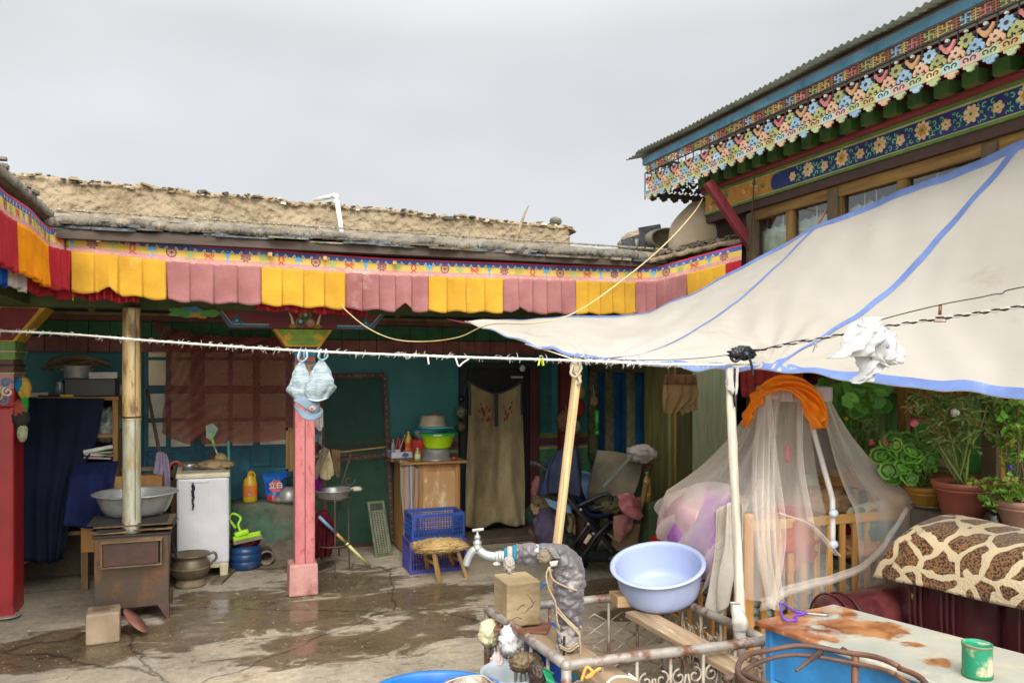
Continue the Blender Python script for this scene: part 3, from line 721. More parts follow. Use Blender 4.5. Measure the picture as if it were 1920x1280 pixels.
sm_.obj('printed_symbols', MC, val)
VY = cloth('valance_yellow', 'd2a438', 'b98c30', scale=3, c3='d0ac58', t3=.66, s3=5, trans=.25); VP = cloth('valance_pink', 'a97672', '925e5c', scale=3, c3='b0847e', t3=.66, s3=5, trans=.25)
VR = cloth('valance_red', 'a82b32', '8c2027', scale=3, trans=.2); VBL = cloth('valance_blue', '1c55a8', '143f80', trans=.2); VW = cloth('valance_white', 'c8c0b8', 'a8a09c', trans=.2); VO = cloth('valance_orange', 'e8930f', 'cc7c10', trans=.25)
def panel(sa, sb, m, np_, dep=.252, amp=.026, seed=0, curl=None, narrow=0):
    def fn(u, v):
        s = sa + (sb - sa) * u; x = u * np_; f = x - math.floor(x)
        saw = (f - .5) if f < .9 else (.4 - (f - .9) * 9)        # knife pleats
        edge = .0
        oo = .012 + amp * (.25 + .75 * v) * saw + .01 * v * NO(V3((s * 6, v * 2, seed)))
        hh = HB - .006 + dep * v * (1 + .03 * sin(s * 31 + seed)) + .004 * v * saw
        if curl and abs(s - curl) < .07: 
            q = 1 - abs(s - curl) / .07; hh -= .05 * q * v * v; oo += .03 * q * v
        lean = .015 * v * NO(V3((s * 2, seed, 9)))
        s2 = s + lean
        return vpt(min(max(s2, sa), sb), hh, bo(s2) + oo)
    return MB().grid(fn, np_ * 22, 14).obj('panel', m, val, solid=.003)
bk = [(135, 313, VY, 4), (313, 490, VP, 4), (490, 648, VY, 4), (648, 802, VP, 5), (802, 942, VY, 4), (942, 1078, VP, 5)]
for i, (a, b, m, n_) in enumerate(bk):
    panel(s_of(a), s_of(b), m, n_, seed=i, curl=s_of([208, 0, 0, 757, 0, 972][i]) if i in (0, 3, 5) else None, amp=.045)
panel(s_of(1078), PL[3] + .02, VY, 5, seed=9); panel(PL[3] + .02, s_right(1290), VP, 5, seed=10, amp=.034); panel(s_right(1290), s_right(1362), VY, 3, seed=11, dep=.215); panel(s_right(1362), SEND, VR, 2, seed=12, dep=.18)
sc0 = PL[1] + .02
panel(sc0, s_of(135), VR, 3, seed=13, amp=.04); panel(s_left(84), sc0, VR, 3, seed=14, amp=.04); panel(s_left(20), s_left(82), VO, 6, seed=15, amp=.04); panel(s_left(-28), s_left(20), VR, 5, seed=16, amp=.04); panel(s_left(-90), s_left(-28), VO, 5, seed=17)
# an under layer showing below
def under(sa, sb, m, np_, d0=.30, d1=.44, seed=0):
    def fn(u, v):
        s = sa + (sb - sa) * u; return vpt(s, d0 + (d1 - d0) * v + .008 * sin(s * 40), -.03 + .016 * sin(u * np_ * 2 * PI))
    MB().grid(fn, np_ * 14, 8).obj('under_panel', m, val, solid=.003)
under(s_left(-40), s_left(27), VBL, 6); under(s_left(27), s_left(62), VW, 4, .3, .43); under(s_left(62), s_left(100), VR, 3, .3, .41); under(s_left(100), s_of(135), VY, 5, .3, .425)
under(s_of(135), s_of(260), VR, 9, .25, .405); under(s_of(480), s_of(690), VR, 12, .25, .405)
for px in (505, 607, 736, 188):
    s = s_of(px); MB().bb(path_pt(s)[0] - .012, path_pt(s)[0] + .014, 5.49, 5.52, ztop(s) - .05, ztop(s) - .025).obj('wooden_clip', wood('clip_w', 'b08a50', '806038'), val)

# ================================================================ RIGHT HOUSE
rh = thing('painted_house', 'ornately painted house on the right with fretwork eave over golden framed windows', 'house', (3.75, 3.5, 0))
XF = 3.72
DBR = mat('dark_plaster', '3b2a22', '2a1e1a', scale=4, rough=.9, bump=.5)
MB().bb(3.76, 3.95, 5.02, 5.56, 0, 3.45).obj('end_pier', DBR, rh)
MB().bb(3.76, 6.5, 5.2, 5.56, 0, 3.4).obj('end_wall', mat('ochre_plaster', 'ab8f66', '94794f', scale=4, rough=.95, bump=.5), rh)
ms = MB().grid(lambda u, v: V3((3.60 + .30 * u, 5.57 + .30 * (v if v > 0 else 0) + .02 * NO(V3((u * 6, v * 6, 1))), 0)), 2, 2)
tag_ = MB().lump((3.80, 5.8, 2.75), (.26, .30, .36), seed=4, amp=.06, sub=4, ridge=False)
tag_.obj('mud_buttress', mat('smooth_mud', 'a2917a', '8c7b64', scale=3, rough=.95, bump=.3), rh)
# lower wall, ledge
MB().bb(3.76, 3.95, -1.5, 5.02, 0, 1.10).obj('lower_wall', mat('ochre_low', '9a835f', '7d6848', scale=5, rough=.95, bump=.5), rh)
for a_ in ((3.24, -1.5, 2.9), (3.46, 2.9, 3.3), (3.56, 3.3, 4.1)): MB().bb(a_[0], 3.76, a_[1], a_[2], 0, .95).obj('ledge', mat('cement_ledge', '6d6558', '544d42', scale=6, rough=.95, bump=.5), rh, bevel=.02)
# interior backing, curtains
MB().bb(4.35, 4.4, -1.5, 5.2, .9, 3.0).obj('room_wall', mat('room_wall', '31443c', '22322c'), rh)
CG = cloth('green_curtain', 'a0fc98', '84ea80', scale=2, trans=.1); CG2 = cloth('green_curtain_pale', 'c4ffb0', 'a4f09c', scale=2, trans=.1)
bays = [(5.0, 4.585), (4.585, 4.17), (4.12, 3.60), (3.60, 3.04), (3.0, 2.45), (2.45, 1.9), (1.85, 1.2), (1.2, .4)]
for i, (y1, y0) in enumerate(bays):
    m = CG if i % 2 else CG2
    def fn(u, v, y0=y0, y1=y1, i=i):
        y = y0 + (y1 - y0) * u; return V3((3.80 + .014 * sin(u * 2 * PI * 6 + NO(V3((u * 3, v, i))) * 3) + .01 * NO(V3((u * 10, v * 3, i))), y, 1.12 + v * 1.30))
    if i != 1: MB().grid(fn, 60, 10).obj('curtain', m, rh)
    MB().grid(lambda u, v, y0=y0, y1=y1, i=i: V3((3.80 + .012 * sin(u * 31 + i), y0 + (y1 - y0) * u, 2.425 + v * .42)), 50, 4).obj('upper_curtain', cloth('mint_voile', 'dcf0e4', 'c0dccc'), rh)
    def fv(u, v, y0=y0, y1=y1, i=i):
        y = y0 + (y1 - y0) * u; return V3((3.785 + .006 * sin(u * 40), y, 2.86 - v * (.10 + .035 * abs(sin(u * PI * 5)))))
    MB().grid(fv, 50, 4).obj('curtain_valance', cloth('dark_green_lace', '16321f', '0e2416'), rh)
fr = MB()
for y in (5.0, 4.145, 3.02, 1.87, .4): fr.mi(1).bb(XF - .02, XF + .06, y - .045, y + .045, 1.0, 2.86)
fr.mi(0)
for yy in sorted(set(y for b_ in bays for y in b_)): fr.bb(XF + .002, XF + .05, yy - .035, yy + .035, 1.08, 2.86)
fr.obj('window_post', [GOLDWZ, mat('post_brown', '5a4a34', '3f3324', scale=6)], rh, bevel=.004)
fr = MB()
for (z0, z1, p_) in [(2.80, 2.875, -.005), (2.40, 2.43, .008), (1.06, 1.14, -.01), (1.55, 1.59, .008)]:
    fr.bb(XF + p_, XF + .055, .3, 5.0, z0, z1)
fr.obj('window_rail', GOLDW, rh, bevel=.004)
GL = bpy.data.materials.new('window_glass'); GL.use_nodes = True
_n = GL.node_tree.nodes; _l = GL.node_tree.links.new; _n.clear()
_o = _n.new('ShaderNodeOutputMaterial'); _g = _n.new('ShaderNodeBsdfGlossy'); _g.inputs['Roughness'].default_value = .04; _t = _n.new('ShaderNodeBsdfTransparent'); _t.inputs[0].default_value = (1, 1, 1, 1)
_f = _n.new('ShaderNodeFresnel'); _f.inputs[0].default_value = 1.6; _m = _n.new('ShaderNodeMixShader'); _mm = _n.new('ShaderNodeMath'); _mm.operation = 'MULTIPLY_ADD'; _mm.inputs[1].default_value = 1.3; _mm.inputs[2].default_value = .10; _mm.use_clamp = True
_l(_f.outputs[0], _mm.inputs[0]); _l(_mm.outputs[0], _m.inputs[0]); _l(_t.outputs[0], _m.inputs[1]); _l(_g.outputs[0], _m.inputs[2]); _l(_m.outputs[0], _o.inputs[0])
for y1, y0 in bays: MB().add([(XF + .03, y0, 1.1), (XF + .03, y0, 2.84), (XF + .03, y1, 2.84), (XF + .03, y1, 1.1)], [(0, 1, 2, 3)]).obj('window_pane', GL, rh)
# lintel, floral band, cornice
mb = MB()
mb.mi(0).bb(XF - .035, 3.9, .2, 5.56, 2.875, 2.935)
mb.mi(1).bb(XF - .05, 3.9, .2, 5.56, 2.935, 2.952); mb.mi(2).bb(XF - .045, 3.9, .2, 5.56, 2.952, 2.960)
mb.mi(2).bb(XF - .045, 3.9, .2, 5.56, 3.085, 3.094); mb.mi(1).bb(XF - .055, 3.9, .2, 5.56, 3.094, 3.112)
mb.mi(3).bb(XF - .075, 3.9, .2, 5.56, 3.112, 3.136); mb.mi(4).bb(XF - .09, 3.9, .2, 5.56, 3.136, 3.143)
mb.obj('cornice', [mat('cn_brown', '46302c', '38251f'), mat('cn_green', '5d7a33', '46622a', scale=9), mat('cn_cream', 'b9b083', '97905f'), wood('cn_red', '8a3a3c', '6a2a2c', axis=1, c3='b08070', t3=.68), mat('cn_lip', '7a2226', '5c181c')], rh)
NV = mat('band_navy', '1d2a6c', '17215a', scale=7, rough=.55)
mb = MB(); mb.mi(0).bb(XF - .035, 3.9, .2, 4.68, 2.960, 3.085); mb.mi(1).bb(XF - .034, 3.9, 4.68, 5.56, 2.960, 3.085)
mb.mi(2).prism(circle_poly(.062, 14), (XF - .036, 4.68, 3.0225), (0, -1, 0), (0, 0, 1), .004); mb.mi(0).prism(circle_poly(.055, 14), (XF - .0385, 4.675, 3.0225), (0, -1, 0), (0, 0, 1), .003)
O_, U_, V_ = (XF - .037, 0, 3.0225), (0, -1, 0), (0, 0, 1)
y = 4.50; k = 0
def leafscroll(yc, zc, s, a0):
    mb.mi(3).ribbon([(-yc + p[0], zc + p[1]) for p in spiral(0, 0, s, s * .25, a0, .8 * (1 if (k % 2) else -1), 8)], s * .5, O_, U_, V_, .0045)
    mb.mi(4).ribbon([(-yc + p[0], zc + p[1]) for p in spiral(0, 0, s * .9, s * .3, a0, .7 * (1 if (k % 2) else -1), 7)], s * .18, (XF - .0385, 0, 3.0225), U_, V_, .004)
while y > .3:
    kind = k % 4
    R_ = [.034, .05, .034, .055][kind]
    mb.mi([5, 6, 5, 6][kind]).prism(flower_poly(R_, [6, 8, 5, 9][kind], .34, a0=k), (XF - .0400, y, 3.0225 + (.008 if k % 2 else -.004)), U_, V_, .006)
    mb.mi([6, 5, 6, 7][kind]).prism(flower_poly(R_ * .6, 6, .3, a0=k + .5), (XF - .0420, y, 3.0225 + (.008 if k % 2 else -.004)), U_, V_, .006)
    mb.mi(3).prism(circle_poly(R_ * .18, 8), (XF - .0440, y, 3.0225 + (.008 if k % 2 else -.004)), U_, V_, .006)
    for (dy_, dz_, s) in [(.075, .03, .018), (.075, -.03, .018), (.105, .0, .02), (.055, .0, .012), (.045, .042, .012), (.05, -.043, .012), (.125, .036, .016), (.125, -.036, .016)]:
        leafscroll(y - dy_, dz_, s, k * 1.3 + dz_ * 60)
    y -= .155; k += 1
for j in range(16):
    yy = 4.78 + .75 * random.random(); z_ = rU(-.04, .045)
    mb.mi(random.choice([3, 7, 8, 5])).ribbon([(-yy + p[0], z_ + p[1]) for p in spiral(0, 0, .022, .006, j, .8, 8)], .012, (XF - .0365 - j * .0002, 0, 3.0225), U_, V_, .004)
mb.obj('floral_band', [NV, mat('fb_orange', 'c08a3a', 'a06f2c', scale=6), mat('fb_teal', '3c8f86', '2a6f68'), mat('fb_green', '2f8f5c', '1f6a44'), mat('fb_pale', '9fd0a8', '7fb48c'), mat('fb_peach', 'd8b48a', 'c49a6c'), mat('fb_cream', 'd9c49a', 'c4a878'), mat('fb_gold', 'cc8f3c', 'ac742c'), mat('fb_rose', 'a0606c', '84485a')], rh)
# wall behind the rafters, painted panels, rafter ends
mb = MB(); mb.mi(0).bb(XF, 3.9, .2, 5.56, 3.143, 3.5)
mb.obj('rafter_wall', [mat('rw_red', '8a2026', '68161b')], rh)
RFC = [mat('rp_blue', '2350a0', '16387c', scale=40), mat('rp_yellow', 'c89a30', 'a47c22', scale=14), mat('rp_pink', 'b87878', '8c4a50', scale=50), mat('rp_green', '4f9c48', '2f7434', scale=50)]
pb = MB(); y = 4.13 + .169 * 8.5; k = 0; ra = MB()
yc = 4.25 + 7 * .174
while yc > .3:
    if yc < 5.5:
        ra = MB(); ra.mi(0).bb(3.585, XF, yc - .048, yc + .048, 3.149, 3.222)
        ra.mi(1).bb(3.587, XF, yc - .046, yc + .046, 3.1455, 3.1485); ra.obj('rafter_end', [DKGREEN, mat('raf_olive', '6a6a28', '4e4f20')], rh, bevel=.003)
    MB().bb(XF - .03, XF, yc - .087 - .036, yc - .087 + .036, 3.144, 3.235).obj('painted_panel', RFC[k % 4], rh)
    yc -= .174; k += 1

MB().bb(3.40, XF, .2, 6.0, 3.30, 3.325).obj('soffit', mat('soffit', '4a4030', '3a1c1c', scale=8), rh)
MB().bb(3.41, 3.45, .2, 6.0, 3.23, 3.26).obj('eave_batten', mat('batten', '6f5a26', '4e401e'), rh)
# ------- fretwork fascia
PC = [mat('fp_yellow', 'd8b04a', 'c09a3c', scale=9, c3='e4d4a0', t3=.66), mat('fp_blue', '8fbcd8', '6fa4c4', scale=9, c3='bcd4e0'), mat('fp_red', 'd86a68', 'c0504f', scale=9, c3='e09890'), mat('fp_olive', 'b4b858', '989c46', scale=9), mat('fp_peach', 'e4b080', 'd09c6c', scale=9), mat('fp_cyan', 'a8d4cc', '8cc0bc', scale=9), mat('fp_pink', 'e0b0a0', 'd09c90', scale=9), mat('fp_green', 'bccc88', 'a4b874', scale=9), mat('fp_dark', '3c3a40', '2b2a30'), mat('fp_orange', 'b8683c', '98542f', scale=9), mat('fp_white', 'd4d4cc', 'b8b8b0'), mat('fp_orangey', 'd89a48', 'c0843a', scale=9)]
def fade(m):
    for n_ in m.node_tree.nodes:
        if n_.type == 'VALTORGB':
            for e_ in n_.color_ramp.elements:
                c = e_.color; g = (c[0] + c[1] + c[2]) / 3; e_.color = [(x * .70 + g * .30) * .88 for x in c[:3]] + [1]
for m_ in PC[:8] + PC[9:]: fade(m_)
def fret(o, U, V, length, parent, nm, lin_=True):
    P = .1065; U, V, o = Vector(U), Vector(V) * .81, Vector(o); N_ = U.cross(V)
    def at(x, z, k=0): return o + U * x + V * z + N_ * k
    la, fl, sc, th = MB(), MB(), MB(), .012
    la.mi(8).prism([(0, .268), (length, .268), (length, .275), (0, .275)], o, U, V, th); la.mi(9).prism([(0, .352), (length, .352), (length, .358), (0, .358)], o, U, V, th)
    fl.mi(8).prism([(0, .205), (length, .205), (length, .213), (0, .213)], at(0, 0, -.004), U, V, th * .6)
    n_ = int(length / P)
    for i in range(n_ + 1):
        x = i * P + .03; c = [0, 1, 2, 3][i % 4]; r = .028; zc = .313
        if x + .03 > length: break
        # key cross with bent arms
        la.mi(c).ribbon([(-r, r), (-r, 0), (r, 0), (r, -r)], .008, at(x, zc, .002), U, V, th)
        la.mi(c).ribbon([(-r, -r), (0, -r), (0, r), (r, r)], .008, at(x, zc, .0035), U, V, th)
        x2 = x + P / 2; c2 = [9, 0][i % 2]
        if x2 + .03 < length:
            la.mi(c2).ribbon([(0, -.038), (0, .038)], .007, at(x2, zc), U, V, th)
            for q in (-.026, -.009, .009, .026): la.mi(c2).ribbon([(-.019, q - .003), (0, q + .004), (.019, q - .003)], .006, at(x2, zc, .001), U, V, th)
        # upper flower row
        zt_ = .178
        fl.mi(8).ribbon([(0, 0), (0, .28)], .007, at(x - .05, 0, -.006), U, V, th * .5)
        if i % 2 == 0:
            c3 = [2, 11][(i // 2) % 2]
            fl.mi(c3).prism([(-.045, .022), (-.047, .04), (-.034, .045), (-.027, .03), (-.014, .014), (0, .010), (.014, .014), (.027, .03), (.034, .045), (.047, .04), (.045, .022), (.032, .006), (.022, -.012), (.01, -.024), (0, -.03), (-.01, -.024), (-.022, -.012), (-.032, .006)], at(x, zt_), U, V, th)
            fl.mi(10).prism(circle_poly(.011, 10), at(x, zt_ + .052, .004), U, V, th)
        else:
            c3 = [3, 1][(i // 2) % 2]; fp = flower_poly(.044, 8, .3)
            fl.mi(c3).prism(fp, at(x, zt_ + .004), U, V, th); fl.mi(8).prism(circle_poly(.013, 8), at(x, zt_ + .004, .002), U, V, .004)
            fl.mi(10).prism(circle_poly(.009, 10), at(x, zt_ + .06, .004), U, V, th)
        # lower blossoms
        xb = x + P / 2; zb_ = .112; c4 = [4, [1, 3][(i // 2) % 2]][i % 2]
        if xb + .045 < length:
            fl.mi(c4)
            fl.prism(flower_poly(.036, 6, .42, cy=.022, a0=.5), at(xb, zb_, .0045), U, V, th); fl.mi(8).prism(circle_poly(.009, 8), at(xb, zb_ + .018, .006), U, V, .004); fl.mi(c4)
            fl.prism([(-.044, -.02), (-.048, .0), (-.038, .02), (-.02, .032), (0, .042), (.02, .032), (.038, .02), (.048, 0), (.044, -.02), (.034, -.022), (.03, -.004), (.02, .006), (.016, -.008), (.006, -.004), (0, .008), (-.006, -.004), (-.016, -.008), (-.02, .006), (-.03, -.004), (-.034, -.022)], at(xb, zb_, .003), U, V, th)
            fl.mi(c4).ribbon([(-.02, -.02), (0, -.03), (.02, -.02)], .008, at(xb, zb_, .001), U, V, th)
            fl.mi(c4).ribbon([(0, -.03), (0, .01)], .012, at(xb, zb_, .001), U, V, th)
        # scroll strip
        c5 = [5, 6, 7, 0][i % 4]; w2 = min(P, length - i * P)
        if w2 > .02:
            sc.mi(c5).prism([(.0005, .03), (w2 - .0005, .03), (w2 - .0005, .075), (w2 * .75, .088), (w2 * .5, .078), (w2 * .25, .088), (.0005, .075)], at(i * P, 0, .004), U, V, th)
            for q in (-1, 1):
                sc.mi(8).ribbon([(p[0] * q, p[1]) for p in spiral(0, 0, .019, .006, -.6, .85, 10)], .007, at(i * P + w2 / 2 + q * -.024, .058, .006), U, V, .003)
            sc.mi([4, 7, 1, 7][i % 4]).prism([(-.036, .032), (-.038, .012), (-.022, .008), (-.016, -.008), (0, -.014), (.016, -.008), (.022, .008), (.038, .012), (.036, .032)], at(i * P + w2 / 2, 0, .002), U, V, th)
    la.obj('lattice_band', PC, parent); fl.obj('flower_band', PC, parent); sc.obj('scroll_band', PC, parent)
XE = 3.38
fas = MB(); fas.mi(0).bb(XE - .018, XE + .012, .2, 6.02, 3.428, 3.486); fas.mi(1).bb(XE - .022, XE + .02, .2, 6.03, 3.486, 3.496)
fas.obj('fascia_board', [mat('fascia_blue', '55849a', '3f6c84', scale=7, c3='2c5470', t3=.62, s3=9), mat('fascia_edge', '6a3f30', '4a2c24')], rh)
fret((XE - .0, 6.0, 3.139), (0, -1, 0), (0, 0, 1), 5.6, rh, 'front')
# return at the gable end, raw wood
dk_ = wood('raw_fret', '4a453a', '36322a'); sv = PC; PC_save = PC
PC = [dk_] * 12
fret((3.40, 6.0, 3.139), (1, 0, 0), (0, 0, 1), 1.4, rh, 'return')
PC = PC_save
MB().bb(3.38, 4.9, 5.995, 6.02, 3.428, 3.486).obj('gable_board', mat('fascia_blue', 'x'), rh)
# corrugated metal roof
TIN = mat('tin', '8b958c', '6f7a72', scale=8, rough=.5, metal=.3, c3='7a6a54', t3=.6)
MB().grid(lambda u, v: V3((XE - .10 + u * 3.2, 6.16 - v * 6.0 , 3.520 + .55 * u + (.007 * sin(v * 6.0 / .052 * 2 * PI)) + .025 * NO(V3((v * 9, u * 2, 3))) * (1 - u) - (.02 if v < .03 and u < .05 else 0))), 10, 900).obj('tin_roof', TIN, rh, solid=.004)
# strut
MB().bar((3.40, 5.10, 3.09), (3.76, 5.02, 2.58), .07, .05, up=(0, 1, 0)).obj('strut', wood('strut_red', '7c2830', '5f1c22'), rh, bevel=.004)
# pillar and passage at the inner end
PG = wood('peeling_pillar', '96a484', '7c886a', c3='a39c7c', t3=.55)
MB().bb(3.66, 3.8, 5.24, 5.72, 0, 2.4).obj('corner_pillar', PG, rh, bevel=.01)
MB().bb(3.80, 3.95, 5.2, 7.8, 0, 2.5).obj('passage_wall', mat('passage_wall', '5c6238', '444a2c', scale=4), rh)
MB().bb(3.665, 3.8, 6.10, 6.52, 0, 2.4).obj('door_post', wood('mossy_wood', '72703c', '55542c'), rh, bevel=.006)
MB().bb(3.70, 3.8, 5.74, 6.08, 0, 2.0).obj('passage_door', wood('passage_door', '5a562e', '3f3e24'), rh)
MB().bb(3.68, 3.72, 6.03, 6.06, 0, 2.0).obj('door_bar', wood('door_bar', '8a7030', '63501f'), rh)
# window with blue curtain
wn_ = MB()
for (y0, y1, z0, z1) in [(6.52, 7.78, 1.66, 1.74), (6.52, 7.78, 2.2, 2.28), (7.72, 7.78, .75, 2.2), (7.34, 7.38, .75, 2.2), (6.88, 6.92, .75, 2.2), (6.52, 6.56, .75, 2.2), (6.52, 7.78, .72, .80)]: wn_.bb(3.68, 3.77, y0, y1, z0, z1)
wn_.obj('window_frame', wood('win_olive', '6a6848', '4d4c34', axis=1), rh, bevel=.004)
MB().grid(lambda u, v: V3((3.775 + .015 * sin(u * 34 + 2 * NO(V3((u * 4, v, 0)))), 6.55 + u * 1.2, .78 + v * .88)), 90, 8).obj('blue_curtain', cloth('blue_curtain', '246498', '1a4c78', trans=.2), rh)
MB().grid(lambda u, v: V3((3.78 + .008 * sin(u * 30), 6.55 + u * 1.2, 1.74 + v * .46)), 60, 4).obj('green_curtain', cloth('inner_green', '1f5c36', '164728'), rh)
MB().bb(3.72, 3.8, 6.52, 7.8, 0, .74).obj('window_wall', mat('win_wall', '40573c', '2f4430', c3='78745a'), rh)
MB().bb(3.76, 3.82, 4.2, 5.24, 1.05, 2.2).obj('side_door_field', mat('red_field', '7c2024', '5f1519'), rh)
# small roof with old round vessel between the houses
mr_ = thing('mud_roof', 'low mud roof slab with slates rising between the back house and painted house', 'roof', (3.4, 5.6, 2.6))
mb = MB().grid(lambda u, v: (lambda a: a)(V3((3.10 + .72 * u + .0 * v, 5.46 - .50 * u + v * .9 + .015 * NO(V3((u * 12, v * 4, 2))), 2.535 + .16 * u + v * .05 + .02 * NO(V3((u * 9, v * 9, 1)))))), 40, 20)
mb.obj('slab', MUDE, mr_, solid=.035)
mb = MB(); random.seed(21)
for i in range(160):
    u, v = random.random(), random.random() ** 1.5 * .8; s = rU(.012, .04)
    mb.box((3.10 + .72 * u, 5.48 - .5 * u + v * .8, 2.56 + .16 * u + .05 * v + rU(0, .02)), (s * 1.5, s, s * .35), M=rot('Z', rU(0, 90)) @ rot('X', rU(-25, 25)))
mb.obj('slate_scatter', mat('slate_brown', 'x'), mr_)
for i, (px, py) in enumerate([(1190, 440), (1250, 452), (1300, 446)]): pass
vs = thing('oven', 'domed mud and tin smoke vent with a round dark mouth on the roof corner', 'vent', GY(1245, 465, 6.6))
c = GY(1250, 465, 6.7)
MB().lump(c + V3((0, .28, .05)), (.34, .26, .17), seed=8, amp=.12, sub=4, flatz=-.12).obj('mud_dome', MUD, vs)
c = GY(1240, 452, 6.52)
MB().lathe([(.19, 0), (.205, .0), (.205, .14), (.185, .15), (.175, .14), (.17, .02), (.0001, .015)], c, 28, rot('X', 90) @ rot('Z', 0) @ Matrix.Diagonal((1, .5, 1))).obj('rim', mat('vent_tin', '8f8a78', '6a6658', scale=12, rough=.7, c3='4a463c'), vs)
MB().bar(GY(1168, 462, 6.4), GY(1215, 447, 6.5), .12, .012, up=(0, 1, 0)).obj('slate', mat('slate_grey', 'x'), vs)
MB().bar(GY(1200, 441, 6.5), GY(1240, 434, 6.55), .14, .012, up=(0, 1, 0)).obj('slate', mat('slate_grey', 'x'), vs)
for px in (1182, 1193): MB().tube([GY(px, 466, 6.45), GY(px, 448, 6.45)], .02, 10).obj('clay_post', mat('clay_post', 'a09a8c', '6f6a60', scale=12), vs)
# ================================================================ THINGS IN THE PORTICO (left to right)
WH = cloth('white_cloth', 'cfcac0', 'b0aaa0', trans=.2)
STEEL = mat('steel', 'b4b4ae', '94938e', scale=10, rough=.32, metal=.6, bump=.05)
ALU = mat('aluminium', 'b8b8b2', '94948e', scale=6, rough=.4, metal=.45, bump=.08)
IRON = mat('black_iron', '26231f', '17150f', scale=9, rough=.6, metal=.3)
def nloc(p, z=0): return (p.x, p.y, z)
# --- shelf unit with a blue curtain
Ys = 6.95
a, b = GY(20, 745, Ys), GY(222, 745, Ys); zt = a.z
sh = thing('shelf_unit', 'tall wooden shelf unit behind the red corner column, top board bare', 'shelf', ((a.x + b.x) / 2, Ys, 0))
SW = wood('shelf_wood', '9c7440', '745228', axis=0); SWZ = wood('shelf_wood_z', '94703c', '6c4d25')
MB().bb(a.x, b.x, Ys, Ys + .38, zt - .03, zt).obj('top_board', SW, sh, bevel=.004)
for x in (a.x + .02, b.x - .022): MB().bb(x - .02, x + .02, Ys + .003, Ys + .38, .02, zt - .031).obj('side_panel', SWZ, sh, bevel=.003)
for z in (1.17, .85, .42): MB().bb(a.x + .04, b.x - .044, Ys + .02, Ys + .37, z - .014, z + .014).obj('shelf', SW, sh)
MB().bb(a.x + .03, b.x - .03, Ys + .36, Ys + .376, .02, zt - .03).obj('back_panel', mat('shelf_back', '4f3a24', '382818'), sh)
BC = cloth('blue_drape', '1c2234', '131828', scale=3)
hang('blue_drape', [[GY(36, 746, Ys - .03), GY(110, 746, Ys - .03), GY(196, 747, Ys - .03)], [GY(34, 850, Ys - .06), GY(105, 850, Ys - .05), GY(180, 826, Ys - .03)], [GY(36, 950, Ys - .09), GY(90, 955, Ys - .09), GY(148, 900, Ys - .08)], [GY(38, 1050, Ys - .12), GY(88, 1056, Ys - .12), GY(118, 1048, Ys - .10)]], BC, N_=4, amp=.03, seed=3)
bpy.context.scene.objects['blue_drape']['label'] = 'dark navy cloth pulled aside over the wooden shelf unit'; bpy.context.scene.objects['blue_drape']['category'] = 'curtain'
# blue covered bundle low on the shelf
o = MB().grid(surf([[GY(140, 868, Ys - .04), GY(180, 866, Ys - .05), GY(222, 864, Ys - .04)], [GY(128, 905, Ys - .18), GY(176, 905, Ys - .2), GY(214, 905, Ys - .14)], [GY(118, 985, Ys - .17), GY(170, 990, Ys - .18), GY(205, 985, Ys - .1)]], folds(3, .02)), 30, 20).obj('blue_blanket', cloth('bright_navy', '1e2850', '151c3c'), solid=.006)
tag(o, 'bright navy blanket bulging from the lower shelf under the papers', 'blanket')
# papers
c = GY(182, 858, Ys - .02)
pp = thing('magazines', 'pile of magazines and rolled paper on the lower shelf', 'papers', c)
for i, (dx, dz, an, m) in enumerate([(0, 0, 4, '9aa39a'), (.02, .014, -3, 'b06a80'), (-.02, .028, 6, 'c9c9bf'), (.01, .042, 0, '7f9a6a')]):
    MB().box(c + V3((dx, .1, dz)), (.20, .24, .012), M=rot('Y', an)).obj('magazine', mat('mag%d' % i, m, scale=30), pp)
MB().tube([c + V3((-.09, -.03, .05)), c + V3((.11, .0, .085))], .016, 12).obj('rolled_paper', mat('roll_p', 'd8d8d0'), pp)
# plastic bag on the middle shelf
c = GY(200, 795, Ys + .12); tag(MB().lump(c, (.10, .08, .12), seed=3, amp=.35).obj('plastic_bag', mat('bag_grey', '8f958a', '5c625a', rough=.25, bump=.3, alpha=.85)), 'crumpled grey plastic bag on the middle shelf', 'bag')
# things on the shelf top
c = GY(140, 712, Ys + .16); hb = GY(170, 716, Ys + .15)
tag(MB().bb(GY(122, 700, Ys + .1).x, GY(218, 700, Ys + .1).x, Ys + .06, Ys + .34, zt + .001, GY(170, 710, Ys + .06).z).obj('black_box', mat('blackbox', '23241f', '161712', rough=.5), bevel=.006), 'low black box on the shelf top with a pot standing on it', 'box')
zb = GY(170, 710, Ys + .06).z + .001
c = GY(146, 700, Ys + .2)
pt = thing('cooking_pot', 'aluminium cooking pot on the black box under a rope coil', 'pot', (c.x, c.y, zb))
hpt = .095
MB().lathe([(.0001, 0), (.095, 0), (.10, .01), (.10, hpt), (.106, hpt + .004), (.10, hpt + .006), (.096, hpt), (.094, .01), (.0001, .008)], (c.x, c.y, zb), 32).obj('body', ALU, pt)
for sx in (-1, 1): MB().tube([(c.x + sx * .10, c.y - .02, zb + .07), (c.x + sx * .13, c.y, zb + .075), (c.x + sx * .10, c.y + .02, zb + .07)], .005).obj('handle', ALU, pt)
rp = MB(); random.seed(4)
for k in range(9):
    pts = []; ax_ = rU(.17, .24); off = rU(-.05, .05)
    for i in range(30):
        t = 2 * PI * i / 29; pts.append((c.x + off + ax_ * cos(t) * (1 if cos(t) < 0 else .9), c.y + .05 * sin(t) - .01, zb + hpt + .03 + .032 * sin(t * 1.0 + k * .5) + .006 * k * .6 + .015 * NO(V3((k * 2, t, 1))) - .04 * abs(cos(t)) ** 3))
    rp.tube(pts, .0055, 6)
